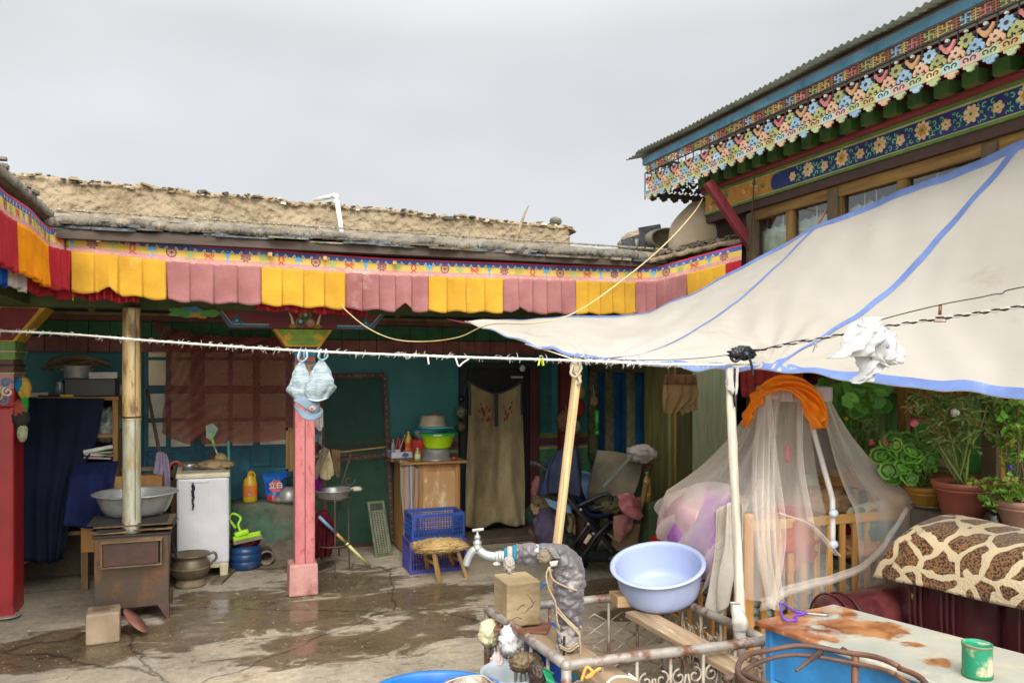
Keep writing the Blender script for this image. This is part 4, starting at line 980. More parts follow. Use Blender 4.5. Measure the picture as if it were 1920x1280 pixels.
tag(rp.obj('rope', cloth('jute', '6c5a44', '4a3c2c')), 'loose coil of brown rope lying across the pot', 'rope')
d = GY(194, 699, Ys + .12)
tag(MB().box((d.x, d.y, zb + .026), (.20, .12, .052), rz=.1).obj('cardboard_carton', mat('carton_white', 'b8b2aa', '98928a'), bevel=.003), 'small white carton on the black box beside the pot', 'box')
d = GY(112, 725, Ys + .12)
jr = thing('jar', 'grey glass jar at the left of the black box', 'jar', (d.x, d.y, zt))
MB().lathe([(.0001, 0), (.035, 0), (.037, .08), (.03, .10), (.03, .115)], (d.x, d.y, zt), 20).obj('glass', mat('jar_g', '6c757c', '4a5258', rough=.2), jr)
MB().lathe([(.032, .112), (.032, .128), (.0001, .13)], (d.x, d.y, zt), 20).obj('lid', mat('jar_l', '3c4044'), jr)
d = GY(65, 731, Ys + .12); tag(MB().box((d.x, d.y, zt + .018), (.20, .16, .034), rz=.05).obj('book', mat('book_w', 'b0a898', '857c6c')), 'pale flat book on the left part of the shelf top', 'book')
d = GY(92, 736, Ys + .05); tag(MB().box((d.x, d.y, zt + .008), (.13, .07, .014), rz=-.2).obj('notebook', mat('note_d', '1c2430')), 'thin black notebook on the shelf top by the pale book', 'book')
d = GY(126, 737, Ys + .04); tag(MB().box((d.x, d.y, zt + .009), (.09, .05, .016), rz=.05).obj('tape_measure', mat('tape_y', 'c09a30')), 'small yellow box on the shelf top edge', 'box')
# white board standing between shelf and window
tag(MB().box(((GY(228, 700, 7.5).x), 7.5, .85), (.09, .02, 1.42), M=rot('Y', 1.5)).obj('panel_board', mat('board_w', 'b5b0a2', '98927f', scale=3)), 'narrow off-white board standing on end behind the stove pipe', 'board')
# hanging bags on the red column
bg_ = thing('hanging_bags', 'bunch of cloth and plastic bags hanging at the right face of the red column', 'bags', (lx + .2, ly - .1, 1.5))
Yc_ = ly - .12
def lp(px, py, y=Yc_): return GY(px, py, y)
for (px, py, r, m, sd) in [(37, 722, (.03, .03, .05), ('b_blue', '1f6a8a'), 1), (46, 728, (.035, .03, .07), ('b_yell', 'b8963c'), 2), (46, 755, (.022, .02, .08), ('b_green', '2a8a3c'), 3), (36, 770, (.04, .035, .07), ('b_red', '9a4a3c'), 4), (38, 784, (.05, .04, .06), ('b_dk', '33322c'), 5), (42, 810, (.028, .03, .06), ('b_pale', '9aa07c'), 6)]:
    MB().lump(lp(px, py), r, seed=sd, amp=.3, sub=4).obj('bag', cloth(m[0], m[1]), bg_)
MB().tube([lp(34, 708), lp(38, 716), lp(40, 735), lp(44, 770)], .004).obj('string', cloth('strg', '9a9080'), bg_)
# sack and small items at the foot of the red column
c = GZ(44, 1090, .2); 
tag(MB().lump(G(50, 1012, 6.2), (.085, .09, .15), seed=19, amp=.38, fr=1.9).obj('sack', cloth('sack_w', 'aca49a', '8a8078', c3='8c3a48', t3=.68)), 'dirty white sack with pink print standing behind the red column', 'sack')
d = GZ(6, 1140, 0)
lg = thing('split_logs', 'stack of split pale firewood at the left frame edge', 'firewood', (d.x - .05, d.y - .1, 0)); random.seed(2)
for i in range(7):
    MB().box((d.x - .10 + rU(-.02, .02), d.y - .32, .03 + i * .035), (.20, .10, .032), M=rot('Y', rU(-8, 14)) @ rot('Z', rU(-15, 15)), taper=.8).obj('log', wood('firewood', 'b39468', '8c7048', axis=0), lg, bevel=.004)
d = GZ(20, 1160, 0); tag(MB().lathe([(.0001, .012), (.05, .014), (.075, .028), (.07, .03), (.05, .02), (.0001, .018)], (d.x - .03, d.y, 0), 20, sx=1.3).obj('dustpan', ALU), 'flat grey metal scoop lying at the foot of the red column', 'scoop')
# --- brown cloth hung over the window
CB = cloth('brown_cloth', '8e5242', '784236', scale=2, alpha=.73, trans=.2)
def dotted(m):   # pale printed dots
    t = m.node_tree; n = t.nodes; l = t.links.new; b = n['Principled BSDF']
    co = n.new('ShaderNodeTexCoord'); v = n.new('ShaderNodeTexVoronoi'); v.inputs['Scale'].default_value = 48; l(co.outputs['Object'], v.inputs['Vector'])
    r = n.new('ShaderNodeMapRange'); r.inputs[1].default_value = .26; r.inputs[2].default_value = .34; r.inputs[3].default_value = .3; r.inputs[4].default_value = 0; l(v.outputs['Distance'], r.inputs[0])
    src = b.inputs['Base Color'].links[0].from_socket; x = n.new('ShaderNodeMix'); x.data_type = 'RGBA'; l(r.outputs[0], x.inputs[0]); l(src, x.inputs[6]); x.inputs[7].default_value = lin('a06a5e'); l(x.outputs[2], b.inputs['Base Color'])
dotted(CB)
Yw = 7.45
rows = [[(285, 600), (350, 622), (420, 630), (490, 632), (548, 628)],
        [(312, 660), (360, 670), (420, 672), (490, 672), (548, 665)],
        [(309, 740), (360, 752), (420, 760), (490, 755), (550, 745)],
        [(303, 812), (345, 830), (392, 832), (470, 830), (548, 822)]]
def Yd(i, j): return Yw - .03 * j
o = MB().grid(surf([[GY(x, y, Yd(i, j)) for i, (x, y) in enumerate(r)] for j, r in enumerate(rows)], lambda u, v, p: V3((0, -.05 * sin((u * 1.2 + v * .9) * 26 + 3 * NO(p * 2)) * max(0, 1 - u * 1.1) - .05 * NO(p * 4), 0)) + V3((0, 0, -.10 * max(0, 1 - abs(u - .40) / .045) * max(0, (.04 + v - 1) / .04) * -1))), 90, 60).obj('brown_cloth', CB)
tag(o, 'thin brown dotted cloth hung by its corners in front of the paper-paned window', 'cloth')
# --- broom, mop, sticks behind the washer
def pole(name, label, cat, pts, r, m, n=10): return tag(MB().tube(pts, r, n).obj(name, m), label, cat)
pole('wooden_pole', 'dark brown wooden pole leaning behind the bench left of the window', 'pole', [GY(276, 730, 7.3), GY(304, 872, 7.1), (GY(312, 950, 7.05))], .014, wood('pole_b', '5f4a34', '3f3022'))
mp_ = thing('mop', 'flat mop with lime green and steel handle standing upside down behind the washer', 'mop', (GY(425, 1000, 7.25).x, 7.25, 0))
MB().tube([GY(394, 812, 7.3), GY(402, 835, 7.28)], .013).obj('lower_grip', plastic('lime', 'a4d82a', '86b81e'), mp_)
MB().tube([GY(400, 832, 7.28), GY(414, 866, 7.27)], .009).obj('steel_tube', STEEL, mp_)
MB().tube([GY(412, 862, 7.27), GY(422, 882, 7.26), GY(428, 930, 7.24), (GY(430, 960, 7.22).x, 7.22, .1)], .014).obj('upper_grip', plastic('lime', 'x'), mp_)
mb = MB().add([GY(387, 798, 7.32), GY(400, 793, 7.30), GY(410, 803, 7.29), GY(404, 815, 7.29), GY(398, 826, 7.28), GY(388, 820, 7.31)], [(0, 1, 2, 3, 4, 5)]); mb.obj('mop_pad', cloth('pad_pale', 'a0b0a0', '7c8c7c'), mp_, solid=.03)
pole('mint_pole', 'thin mint green broom handle beside the mop', 'broom handle', [GY(428, 826, 7.35), GY(430, 880, 7.33), (GY(432, 960, 7.3).x, 7.3, .3)], .012, plastic('mint', '5cae9c', '458f80'))
# --- wooden bench with plywood back
Yp = 6.84
a, b = GY(152, 896, Yp), GY(330, 896, Yp)
bn = thing('plywood_bench', 'old plywood-sided cabinet bench standing behind the stove', 'bench', ((a.x + b.x) / 2, Yp, 0))
PLY = mat('plywood', 'a8793f', '8e6230', scale=3, rough=.75, c3='6e4a28', t3=.64, s3=6, stretch=(1, 1, .5))
zt_ = a.z; zb_ = GY(152, 1036, Yp).z
MB().bb(a.x, b.x - .1, Yp, Yp + .018, zb_, zt_).obj('board', PLY, bn, bevel=.003)
MB().bb(a.x - .005, a.x + .045, Yp + .02, Yp + .07, 0, zt_ - .02).obj('leg', wood('leg_w', '7d6440', '5c4a30'), bn, bevel=.003)
MB().bb(b.x - .15, b.x - .10, Yp + .02, Yp + .07, 0, zt_ - .02).obj('leg', wood('leg_w', 'x'), bn, bevel=.003)
for x in (a.x + .05, b.x - .11): MB().bb(x - .02, x + .02, Yp + .42, Yp + .46, 0, zb_ + .1).obj('leg', wood('leg_w', 'x'), bn)
MB().bb(a.x, b.x - .1, Yp + .02, Yp + .46, zb_ + .05, zb_ + .08).obj('seat', wood('leg_w', 'x'), bn)
for i, px in enumerate([163, 168]): MB().bb(GY(px, 930, Yp).x - .004, GY(px, 930, Yp).x + .004, Yp - .003, Yp, GY(px, 935 + i * 3, Yp).z, GY(px, 922, Yp).z).obj('paint_mark', mat('mark_w', 'cfc8b8'), bn)
# frame standing behind with towels over it
Yf = 7.15; a, b = GY(206, 878, Yf), GY(325, 878, Yf)
fr = thing('drying_rack', 'dark wooden drying frame behind the bench with orange hose over it', 'frame', ((a.x + b.x) / 2, Yf, 0))
MB().bb(a.x, b.x, Yf, Yf + .03, a.z - .03, a.z).obj('rail', WOODX, fr); MB().bb(a.x, b.x, Yf, Yf + .03, a.z - .12, a.z - .09).obj('rail', WOODX, fr)
for x in (a.x, b.x): MB().bb(x - .02, x + .02, Yf, Yf + .03, 0, a.z + .01).obj('post', BROWNW, fr)
MB().tube(spl([GY(315, 885, Yf - .02), GY(322, 868, Yf - .04), GY(335, 866, Yf - .03), GY(345, 880, Yf)]), .01).obj('hose', plastic('orange_hose', 'c85428'), fr)
LV = cloth('lavender_towel', 'a393a8', '8a7a92')
tag(hang('towel', [[GY(294, 848, Yf - .03), GY(302, 846, Yf - .05), GY(312, 850, Yf - .03)], [GY(290, 870, Yf - .06), GY(304, 868, Yf - .07), GY(318, 872, Yf - .05)], [GY(285, 905, Yf - .06), GY(303, 905, Yf - .08), GY(320, 908, Yf - .06)], [GY(292, 912, Yf - .06), GY(308, 928, Yf - .07), GY(322, 926, Yf - .06)]], LV, N_=3, amp=.02, nu=30), 'lavender towel draped over a post by the bench', 'towel')
TW = cloth('brown_towel', '6d5a42', '4f402e', c3='85725a', s3=14)
tag(hang('towel', [[GY(262, 888, Yf - .08), GY(282, 886, Yf - .10), GY(300, 890, Yf - .08)], [GY(260, 905, Yf - .09), GY(282, 905, Yf - .12), GY(302, 908, Yf - .09)], [GY(260, 930, Yf - .09), GY(283, 932, Yf - .11), GY(305, 930, Yf - .09)]], TW, N_=4, amp=.02, nu=30), 'coarse brown towel hanging behind the wide basin', 'towel')
# --- stove with tall flue
Ysv = GZ(250, 1165, 0).y
sx0, sx1 = GY(176, 1010, Ysv).x, GY(317, 1010, Ysv).x
scx = (sx0 + sx1) / 2
st = thing('stove', 'rusty sheet-metal box stove on splayed legs with front ash drawer', 'stove', (scx, Ysv, 0))
RUST = mat('rusty_steel', '4a4036', '5e4a38', scale=3, rough=.5, metal=.35, c3='80532f', t3=.57, s3=4, bump=.25)
ztop_ = GY(250, 1005, Ysv).z; zbot = GY(250, 1140, Ysv).z; dp = .40
mb = MB(); mb.add([(sx0, Ysv, zbot), (sx1, Ysv, zbot + .006), (sx1 - .0, Ysv, ztop_), (sx0, Ysv, ztop_), (sx0 + .02, Ysv + dp, zbot + .02), (sx1 - .02, Ysv + dp, zbot + .02), (sx1 - .01, Ysv + dp, ztop_), (sx0 + .01, Ysv + dp, ztop_)], [(0, 1, 2, 3), (5, 4, 7, 6), (1, 5, 6, 2), (4, 0, 3, 7), (3, 2, 6, 7), (4, 5, 1, 0)])
mb.obj('body', RUST, st, bevel=.006)
MB().bb(sx0 - .012, sx1 + .012, Ysv - .012, Ysv + dp + .02, ztop_, ztop_ + .014).obj('top_plate', mat('stove_top', '2c2723', '1f1b18', scale=5, rough=.45, metal=.3, c3='5a4030'), st, bevel=.003)
for x, sg in ((sx0, 1), (sx1, -1)):
    for yy in (Ysv + .002, Ysv + dp - .03):
        mb = MB(); mb.add([(x, yy, zbot + .02), (x + sg * .075, yy, zbot + .02), (x + sg * .014, yy, .0), (x, yy, .0), (x, yy + .07, zbot + .02), (x, yy + .014, 0)], [(0, 1, 2, 3), (0, 3, 5, 4)])
        mb.obj('leg', mat('leg_rust', '6a4a38', '4c3830', scale=8, rough=.6, metal=.3, c3='8c5a38'), st, solid=.004)
a, b = GY(190, 1018, Ysv - .08), GY(302, 1056, Ysv - .08)
dr_ = MB().bb(a.x + .01, b.x - .015, Ysv - .085, Ysv, b.z + .006, a.z - .008).obj('drawer', mat('drawer_rust', '3a2d28', '55382c', scale=5, rough=.55, metal=.3, c3='6e3c2a'), st, bevel=.003)
for z, w_ in ((a.z, .0), (b.z, .0)): MB().add([(a.x - .005, Ysv - .10, z), (b.x + .005, Ysv - .10, z), (b.x + .012, Ysv, z + .004), (a.x - .012, Ysv, z + .004)], [(0, 1, 2, 3)]).obj('drawer_lip', mat('lip_rust', '8a7458', '5c4634', scale=8, metal=.3), st, solid=.006)
for x in (a.x + .0, b.x - .0): MB().bb(x - .006, x + .006, Ysv - .08, Ysv, b.z, a.z).obj('drawer_side', RUST, st)
pc = GY(247, 1012, Ysv + .09); rt = (GY(265, 800, Ysv + .09).x - GY(229, 800, Ysv + .09).x) / 2
FL1 = mat('flue_rust', 'c0ac80', 'a8884c', scale=3, rough=.5, metal=.1, c3='6a4a26', t3=.55, s3=5, stretch=(4, 4, .8)); FL2 = mat('flue_grey', 'b0b09c', '90907c', scale=4, rough=.45, metal=.1, c3='9a7f44', t3=.56, s3=4, stretch=(4, 4, .8))
zj = GY(247, 782, Ysv + .09).z; zt2 = GY(247, 577, Ysv + .09).z
MB().lathe([(rt * 1.04, ztop_ + .012), (rt * 1.02, ztop_ + .06), (rt * .98, ztop_ + .2), (rt * .97, zj)], (pc.x, pc.y, 0), 28, wob=.01).obj('lower_flue', FL2, st)
mb = MB(); mb.capb = False
prof = [(rt * 1.03, zj - .02), (rt * 1.05, zj), (rt * 1.0, zj + .01), (rt * .98, zt2 - .02), (rt * .98, zt2), (rt * .93, zt2), (rt * .93, zj)]
mb.lathe(prof, (pc.x, pc.y, 0), 28, wob=.012).obj('upper_flue', FL1, st)
MB().lathe([(rt * 1.06, zj - .004), (rt * 1.07, zj + .003), (rt * 1.03, zj + .008)], (pc.x, pc.y, 0), 28).obj('joint_ring', mat('ring_dk', '2c2620'), st)
MB().bb(pc.x + rt * .45, pc.x + rt * .5, pc.y - rt * 1.03, pc.y - rt * .9, ztop_ + .1, zt2).obj('seam', mat('seam', '6a6250'), st)
MB().lump((pc.x, pc.y, zt2 - .05), (rt * .8, rt * .8, .06), seed=2, amp=.2, sub=3).obj('dark_plug', mat('plug_dark', '201f1e', '121110'), st)  # dark lump filling the open flue top
# cardboard sheets on the stove
cbx = thing('cardboard_stack', 'stack of torn brown cardboard sheets lying on the stove top', 'cardboard', (scx, Ysv + .2, ztop_ + .015)); random.seed(8)
for i in range(5):
    z = ztop_ + .017 + i * .011
    w_ = (sx1 - sx0) * rU(1.0, 1.14); pol = []
    for (qx, qy) in [(-.5, -.5), (-.2, -.5), (.1, -.5), (.5, -.5), (.5, .5), (0, .5), (-.5, .5)]: pol.append((scx + (qx + rU(-.05, .05)) * w_, Ysv + .22 + (qy + rU(-.05, .03)) * .36))
    MB().prism(pol, (0, 0, z + .01), (cos(.03 * (i % 3 - 1)), 0, sin(.03 * (i % 3 - 1))), (0, 1, 0), .009 if i else .014).obj('sheet', mat('card%d' % (i % 3), ['8c7048', '6a5238', '2b2824'][2 if i == 0 else i % 2], ['6c5434', '4c3a26', '1c1a18'][2 if i == 0 else i % 2], scale=8, rough=.9, bump=.4), cbx)
c = GY(254, 935, Ysv + .24)
Rb = (GY(330, 935, Ysv + .24).x - GY(176, 935, Ysv + .24).x) / 2 
zrim = ztop_ + .23
tag(bowl((c.x - .015, Ysv + .09 + rt + Rb * .99 + .02, zrim), Rb * .99, .155, Rb * .64, lip=.03, k=.45).obj('metal_basin', ALU), 'wide aluminium basin resting on the cardboard on the stove', 'basin')
# block and lid at the stove foot
d = GZ(190, 1208, 0)
tag(MB().box((d.x + .0, d.y + .10, .095), (.19, .19, .19), rz=.08).obj('stone_block', mat('wet_block', 'a08c70', '84705a', scale=5, rough=.85, c3='5c4a36', t3=.56, s3=3, bump=.4), bevel=.012), 'squared tan block standing under the left stove leg, its lower half wet', 'block')
o = bpy.context.scene.objects['stone_block']
p0, p1 = GZ(224, 1150, .13), GZ(277, 1196, .0)
vd = (p1 - p0); MM = Matrix((vd.normalized(), V3((0, 1, 0)), vd.normalized().cross(V3((0, 1, 0))))).transposed()
tag(MB().lathe([(.0001, 0), (.10, .004), (.115, .012), (.115, .018), (.0001, .01)], (p0 + p1) / 2 + V3((0, .05, .01)), 28, MM).obj('pan_lid', mat('lid_red', '8a5a4c', '6c4438', scale=8, c3='a88870')), 'round reddish pan lid leaning on the block by the stove', 'lid')
# --- brass pot
d = GZ(356, 1105, 0)
bp = thing('brass_pot', 'big-bellied dark brass pot with side handle between stove and washer', 'pot', (d.x, d.y + .12, 0))
BRZ = mat('dark_brass', '6c604a', '4c4434', scale=6, rough=.45, metal=.25, c3='6c5c40'); c = (d.x, d.y + .13, 0)
mb = MB(); mb.capb = False
MB().lathe([(.10, 0), (.115, .004), (.115, .02), (.10, .05), (.085, .06)], c, 32).obj('foot', mat('brass_foot', '8c7c5c', '6a5c44', scale=9), bp)
mb.lathe([(.085, .06), (.13, .09), (.145, .13), (.148, .15), (.145, .17), (.125, .205), (.118, .22), (.13, .235), (.142, .24), (.145, .25), (.135, .25), (.105, .22), (.0001, .19)], c, 36).obj('body', BRZ, bp)
MB().lathe([(.148, .145), (.154, .150), (.148, .155)], c, 36).obj('belly_ring', mat('brass_ring', '9a8860', '786848', metal=.5), bp)
MB().tube(spl([(c[0] + .13, c[1], .235), (c[0] + .175, c[1], .245), (c[0] + .19, c[1], .20), (c[0] + .15, c[1], .16)]), .010).obj('handle', BRZ, bp)
MB().tube([(c[0] - .10, c[1], .22), (c[0] - .13, c[1] + .05, .33)], .008).obj('spoon', mat('spoon_dk', '2a2422'), bp)
# --- washing machine
wy = GZ(385, 1086, 0).y; wx0, wx1 = GY(331, 1000, wy).x, GY(430, 1000, wy).x
wm = thing('washing_machine', 'white top-loading washing machine on a short plank', 'washing machine', ((wx0 + wx1) / 2, wy + .2, 0))
wzt = GY(380, 895, wy).z; wzb = .12
WHT = plastic('washer_white', 'c9c7c8', 'b6b4b8', rough=.4, scale=3, c3='a09a92', t3=.66); CRM = plastic('washer_cream', 'c8c0a0', 'aca482', rough=.45)
MB().bb(wx0, wx1, wy, wy + .42, wzb, wzt).obj('cabinet', WHT, wm, bevel=.02)
mb = MB()
for k in range(3):
    xx = wx0 + .05 + k * .115 + .04; mb.ribbon([(xx - .045, wzt - .55), (xx - .045, wzt - .10), (xx - .035, wzt - .09), (xx + .035, wzt - .09), (xx + .045, wzt - .10), (xx + .045, wzt - .55)], .006, (0, wy - .001, 0), (1, 0, 0), (0, 0, 1), .004)
mb.obj('pressed_rib', WHT, wm, bevel=.001)
MB().bb(wx0 + .10, wx0 + .24, wy - .008, wy, wzt - .04, wzt - .022).obj('grip', WHT, wm, bevel=.004)
mb = MB().add([(wx0 - .006, wy - .008, wzt), (wx1 + .006, wy - .008, wzt), (wx1 + .006, wy + .43, wzt), (wx0 - .006, wy + .43, wzt), (wx0 - .006, wy - .008, wzt + .035), (wx1 + .006, wy - .008, wzt + .035), (wx1 + .006, wy + .43, wzt + .085), (wx0 - .006, wy + .43, wzt + .085)], [(0, 1, 5, 4), (1, 2, 6, 5), (2, 3, 7, 6), (3, 0, 4, 7), (4, 5, 6, 7)])
mb.obj('top_frame', CRM, wm, bevel=.01)
MB().bar((wx0 + .21, wy + .04, wzt + .046), (wx0 + .21, wy + .38, wzt + .086), (wx1 - wx0) * .86, .014, up=(0, 0, 1)).obj('lid', mat('lid_grey', '7c7468', '5c564c', scale=7, rough=.3), wm, bevel=.003)
for x in (wx0 + .04, wx1 - .04):
    for y in (wy + .04, wy + .38): MB().box((x, y, .06), (.055, .055, .12), taper=1.3).obj('foot', CRM, wm, bevel=.006)
MB().bb(wx0 + .02, wx1 - .02, wy + .01, wy + .40, .09, .13).obj('skirt', CRM, wm)
d0, d1 = GZ(405, 1096, .0), GZ(458, 1046, 0); tag(MB().bar(d0 + V3((0, 0, .012)), d1 + V3((0, 0, .012)), .09, .02).obj('plank', wood('plank_g', '6b5f4c', '50473a', axis=1)), 'short grey plank under the right side of the washing machine', 'plank')
tag(MB().lump((wx0 + .29, wy + .13, wzt + .085), (.13, .10, .035), seed=3, amp=.35).obj('rag', cloth('tan_rag', '9c8866', '7a684c')), 'crumpled tan rag on top of the washing machine', 'rag')
tag(MB().lump((wx0 + .33, wy + .26, wzt + .12), (.05, .05, .045), seed=5, amp=.15, sub=3).obj('soap_bar', mat('soap_t', 'a89468', '86744c')), 'rounded tan lump on the back of the washer lid', 'soap')
tag(MB().lathe([(.0001, 0), (.045, 0), (.05, .03), (.045, .04), (.0001, .042)], (wx0 + .09, wy + .16, wzt + .06), 20).obj('bottle_top', STEEL), 'small round steel lid on the washer top left corner', 'lid')
mb = MB(); q = GY(362, 911, wy - .02)
for k in range(9): mb.lump(q + V3((.004 * sin(k * 2), 0, -.022 * k)), (.012 - .0008 * k, .010, .017), seed=k, amp=.2, sub=2)
mb.tube([q + V3((0, 0, .03)), q], .004); tag(mb.obj('braided_cord', cloth('dk_braid', '2c2a38', '1c1b26')), 'dark braided cord hanging down the washer front', 'cord')
# --- on the plinth
zpl = .50
def bottle(px, py, Y, z0, h, r, m, label, cap, name='bottle', lab=None, handle=False):
    p = GY(px, py, Y); t = thing(name, label, 'bottle', (p.x, p.y, z0))
    MB().lathe([(.0001, 0), (r * .9, 0), (r, h * .05), (r, h * .62), (r * .85, h * .75), (r * .35, h * .87), (r * .33, h * .92), (.0001, h * .92)], (p.x, p.y, z0), 24, sy=.7).obj('body', m, t)
    MB().lathe([(r * .38, h * .9), (r * .38, h), (.0001, h)], (p.x, p.y, z0), 16).obj('cap', cap, t)
    if lab: MB().lathe([(r * 1.01, h * .2), (r * 1.012, h * .21), (r * 1.012, h * .55), (r * 1.01, h * .56)], (p.x, p.y, z0), 24, sy=.7).obj('sticker', lab, t)
    if handle: MB().tube(spl([(p.x - r * .3, p.y - .01, z0 + h * .78), (p.x - r * .1, p.y - .02, z0 + h * 1.0), (p.x + r * .5, p.y - .01, z0 + h * .97), (p.x + r * .72, p.y, z0 + h * .78)]), r * .16).obj('handle', m, t)
    return t, p
dbot, dp_ = bottle(469, 925, 7.52, zpl, .27, .062, plastic('det_yellow', 'd8b428', 'b8941c'), 'yellow detergent jug with an orange sticker on the plinth', plastic('det_cap', 'd8a828'), name='detergent_jug', lab=mat('det_lab', 'd86a1c', 'e08a20', scale=4), handle=True)
MB().bb(dp_.x - .02, dp_.x + .005, dp_.y - .0455, dp_.y - .0440, zpl + .07, zpl + .10).obj('print', mat('print_bl', '2a4aa0', 'c0c0c8', scale=60), dbot)
# detergent bag
pb_ = GY(518, 905, 7.48); bgw = thing('detergent_bag', 'blue and red printed plastic detergent bag leaning on the panels above the plinth', 'bag', (pb_.x, pb_.y, zpl))
def bagf(u, v):
    a_ = [GY(492, 888, 7.55), GY(540, 884, 7.55)]; b_ = [GY(502, 938, 7.42), GY(528, 942, 7.42)]
    t = a_[0].lerp(a_[1], u); b = b_[0].lerp(b_[1], u); p = t.lerp(b, v)
    p = p + V3((0, -.05 * sin(u * PI) * sin(min(1, v * 1.2 + .1) * PI * .8) - .012 * NO(V3((u * 6, v * 6, 3))), 0)); return p
bm1 = bpy.data.materials.new('bag_print'); bm1.use_nodes = True; _n = bm1.node_tree.nodes; _l = bm1.node_tree.links.new; _b = _n['Principled BSDF']; _b.inputs['Roughness'].default_value = .3
mb = MB()
for (v0, v1, k) in [(0, .12, 0), (.12, .34, 1), (.34, .78, 0), (.78, 1, 2)]:
    mb.mi(k).grid(lambda u, v, v0=v0, v1=v1: bagf(u, v0 + (v1 - v0) * v), 16, 6)
mb.obj('front', [plastic('bg_blue', '1f62b8', '164c94', rough=.3), plastic('bg_blue2', '2a72c8', '1b55a4', rough=.3), plastic('bg_red', 'b8262c', '8c1a20', rough=.3)], bgw)
MB().grid(lambda u, v: bagf(u, v) + V3((0, .05 + .03 * sin(u * PI) * sin(v * PI), 0)), 12, 10).obj('back', plastic('bg_blue', 'x'), bgw)
def text(s, loc, size, m, parent, name='lettering', tilt=0, rz=0):
    cu = bpy.data.curves.new(name, 'FONT'); cu.body = s; cu.size = size; cu.extrude = .001; cu.align_x = 'CENTER'; cu.align_y = 'CENTER'; cu.materials.append(m)
    o = bpy.data.objects.new(name, cu); COL.objects.link(o); o.rotation_euler = (PI / 2 + tilt, 0, rz)
    dg = bpy.context.evaluated_depsgraph_get(); me = bpy.data.meshes.new_from_object(o.evaluated_get(dg))
    r_ = o.rotation_euler.copy(); bpy.data.objects.remove(o); me.name = name; o = bpy.data.objects.new(name, me); COL.objects.link(o); o.rotation_euler = r_
    if parent: o.parent = parent; o.location = Vector(loc) - ORG[parent.name]
    else: o.location = loc
    return o
q = bagf(.52, .42)
MB().prism(flower_poly(.062, 7, .18), q + V3((0, -.006, -.005)), (1, 0, 0), (0, .25, .97), .002).obj('splash', plastic('bg_red', 'x'), bgw)
text('立白', q + V3((0, -.014, 0)), .062, mat('letter_w', 'e4e4e0', bump=0), bgw, tilt=-.25)
tag(MB().lathe([(.0001, 0), (.035, 0), (.05, .02), (.05, .04), (.0001, .06)], (GY(522, 945, 7.46).x, 7.42, zpl), 20).obj('glass_jar', glassy('jar_clear', '8c8878', alpha=.8)), 'low squat glass jar in front of the detergent bag', 'jar')
c = GY(543, 930, 7.45); kt = thing('kettle', 'dull aluminium kettle half hidden behind the pink column', 'kettle', (c.x, c.y, zpl))
MB().lathe([(.0001, 0), (.09, 0), (.10, .03), (.085, .10), (.05, .13), (.0001, .135)], (c.x, c.y, zpl), 28).obj('body', ALU, kt); MB().lathe([(.02, .13), (.02, .15), (.0001, .155)], (c.x, c.y, zpl), 12).obj('knob', IRON, kt)
MB().tube(spl([(c.x - .08, c.y, zpl + .1), (c.x - .05, c.y, zpl + .2), (c.x + .05, c.y, zpl + .2), (c.x + .08, c.y, zpl + .1)]), .006).obj('handle', IRON, kt)
# green dustpan and brush, blue drum
c = GY(462, 1040, 7.06); c.z = 0
drm = thing('blue_drum', 'small ribbed blue plastic drum beside the washing machine', 'drum', (c.x, c.y + .08, 0)); cc = (c.x - .005, c.y + .09, 0)
MB().lathe([(.0001, 0), (.11, 0), (.13, .03), (.132, .07), (.128, .075), (.132, .08), (.132, .13), (.127, .135), (.132, .14), (.125, .18), (.09, .2), (.0001, .2)], cc, 32).obj('body', plastic('drum_blue', '1c3e68', '15304f', c3='4a5a68', t3=.64), drm)
tag(MB().lump((cc[0], cc[1], .225), (.10, .08, .04), seed=6, amp=.4).obj('rag', cloth('maroon_rag', '3f1620', '2c1018')), 'dark maroon rag lying on the blue drum', 'rag')
gb_ = thing('hand_brush', 'lime green hand brush and scoop lying over the blue drum', 'brush', (cc[0], cc[1] - .08, .28))
LM = plastic('lime', 'x')
MB().bar((cc[0] - .10, cc[1] - .11, .27), (cc[0] + .12, cc[1] - .05, .295), .03, .05).obj('head', LM, gb_, bevel=.008)
MB().bar((cc[0] - .10, cc[1] - .12, .245), (cc[0] + .13, cc[1] - .06, .27), .035, .03).obj('bristles', cloth('bristle', '8c8068', '6a6050'), gb_)
MB().tube(spl([(cc[0] - .02, cc[1] - .08, .30), (cc[0] - .06, cc[1] - .08, .38), (cc[0] - .04, cc[1] - .06, .44), (cc[0] - .10, cc[1] - .06, .48), (cc[0] - .13, cc[1] - .06, .44), (cc[0] - .08, cc[1] - .08, .36)]), .011).obj('handle', LM, gb_)
MB().bar((cc[0] - .09, cc[1] - .10, .305), (cc[0] + .02, cc[1] - .08, .33), .06, .04).obj('scoop', LM, gb_, bevel=.01)
# drain pipe stub in the wall foot
p = thing('drain_pipe', 'rusty clay drain pipe mouth at the foot of the wall', 'pipe', GZ(500, 1042, .05))
mb = MB(); mb.capb = False
c = GY(500, 1035, 7.15); mb.lathe([(.055, .3), (.055, .0), (.065, -.005), (.06, -.01), (.045, -.005), (.042, .2)], (c.x, c.y, .075), 20, rot('X', -90)).obj('mouth', mat('clay_pipe', '7c6a58', '544638', c3='4a3a30'), p)
MB().lathe([(.0001, 0), (.042, 0)], (c.x, c.y + .12, .075), 20, rot('X', 90)).obj('dark_inside', DARK, p)
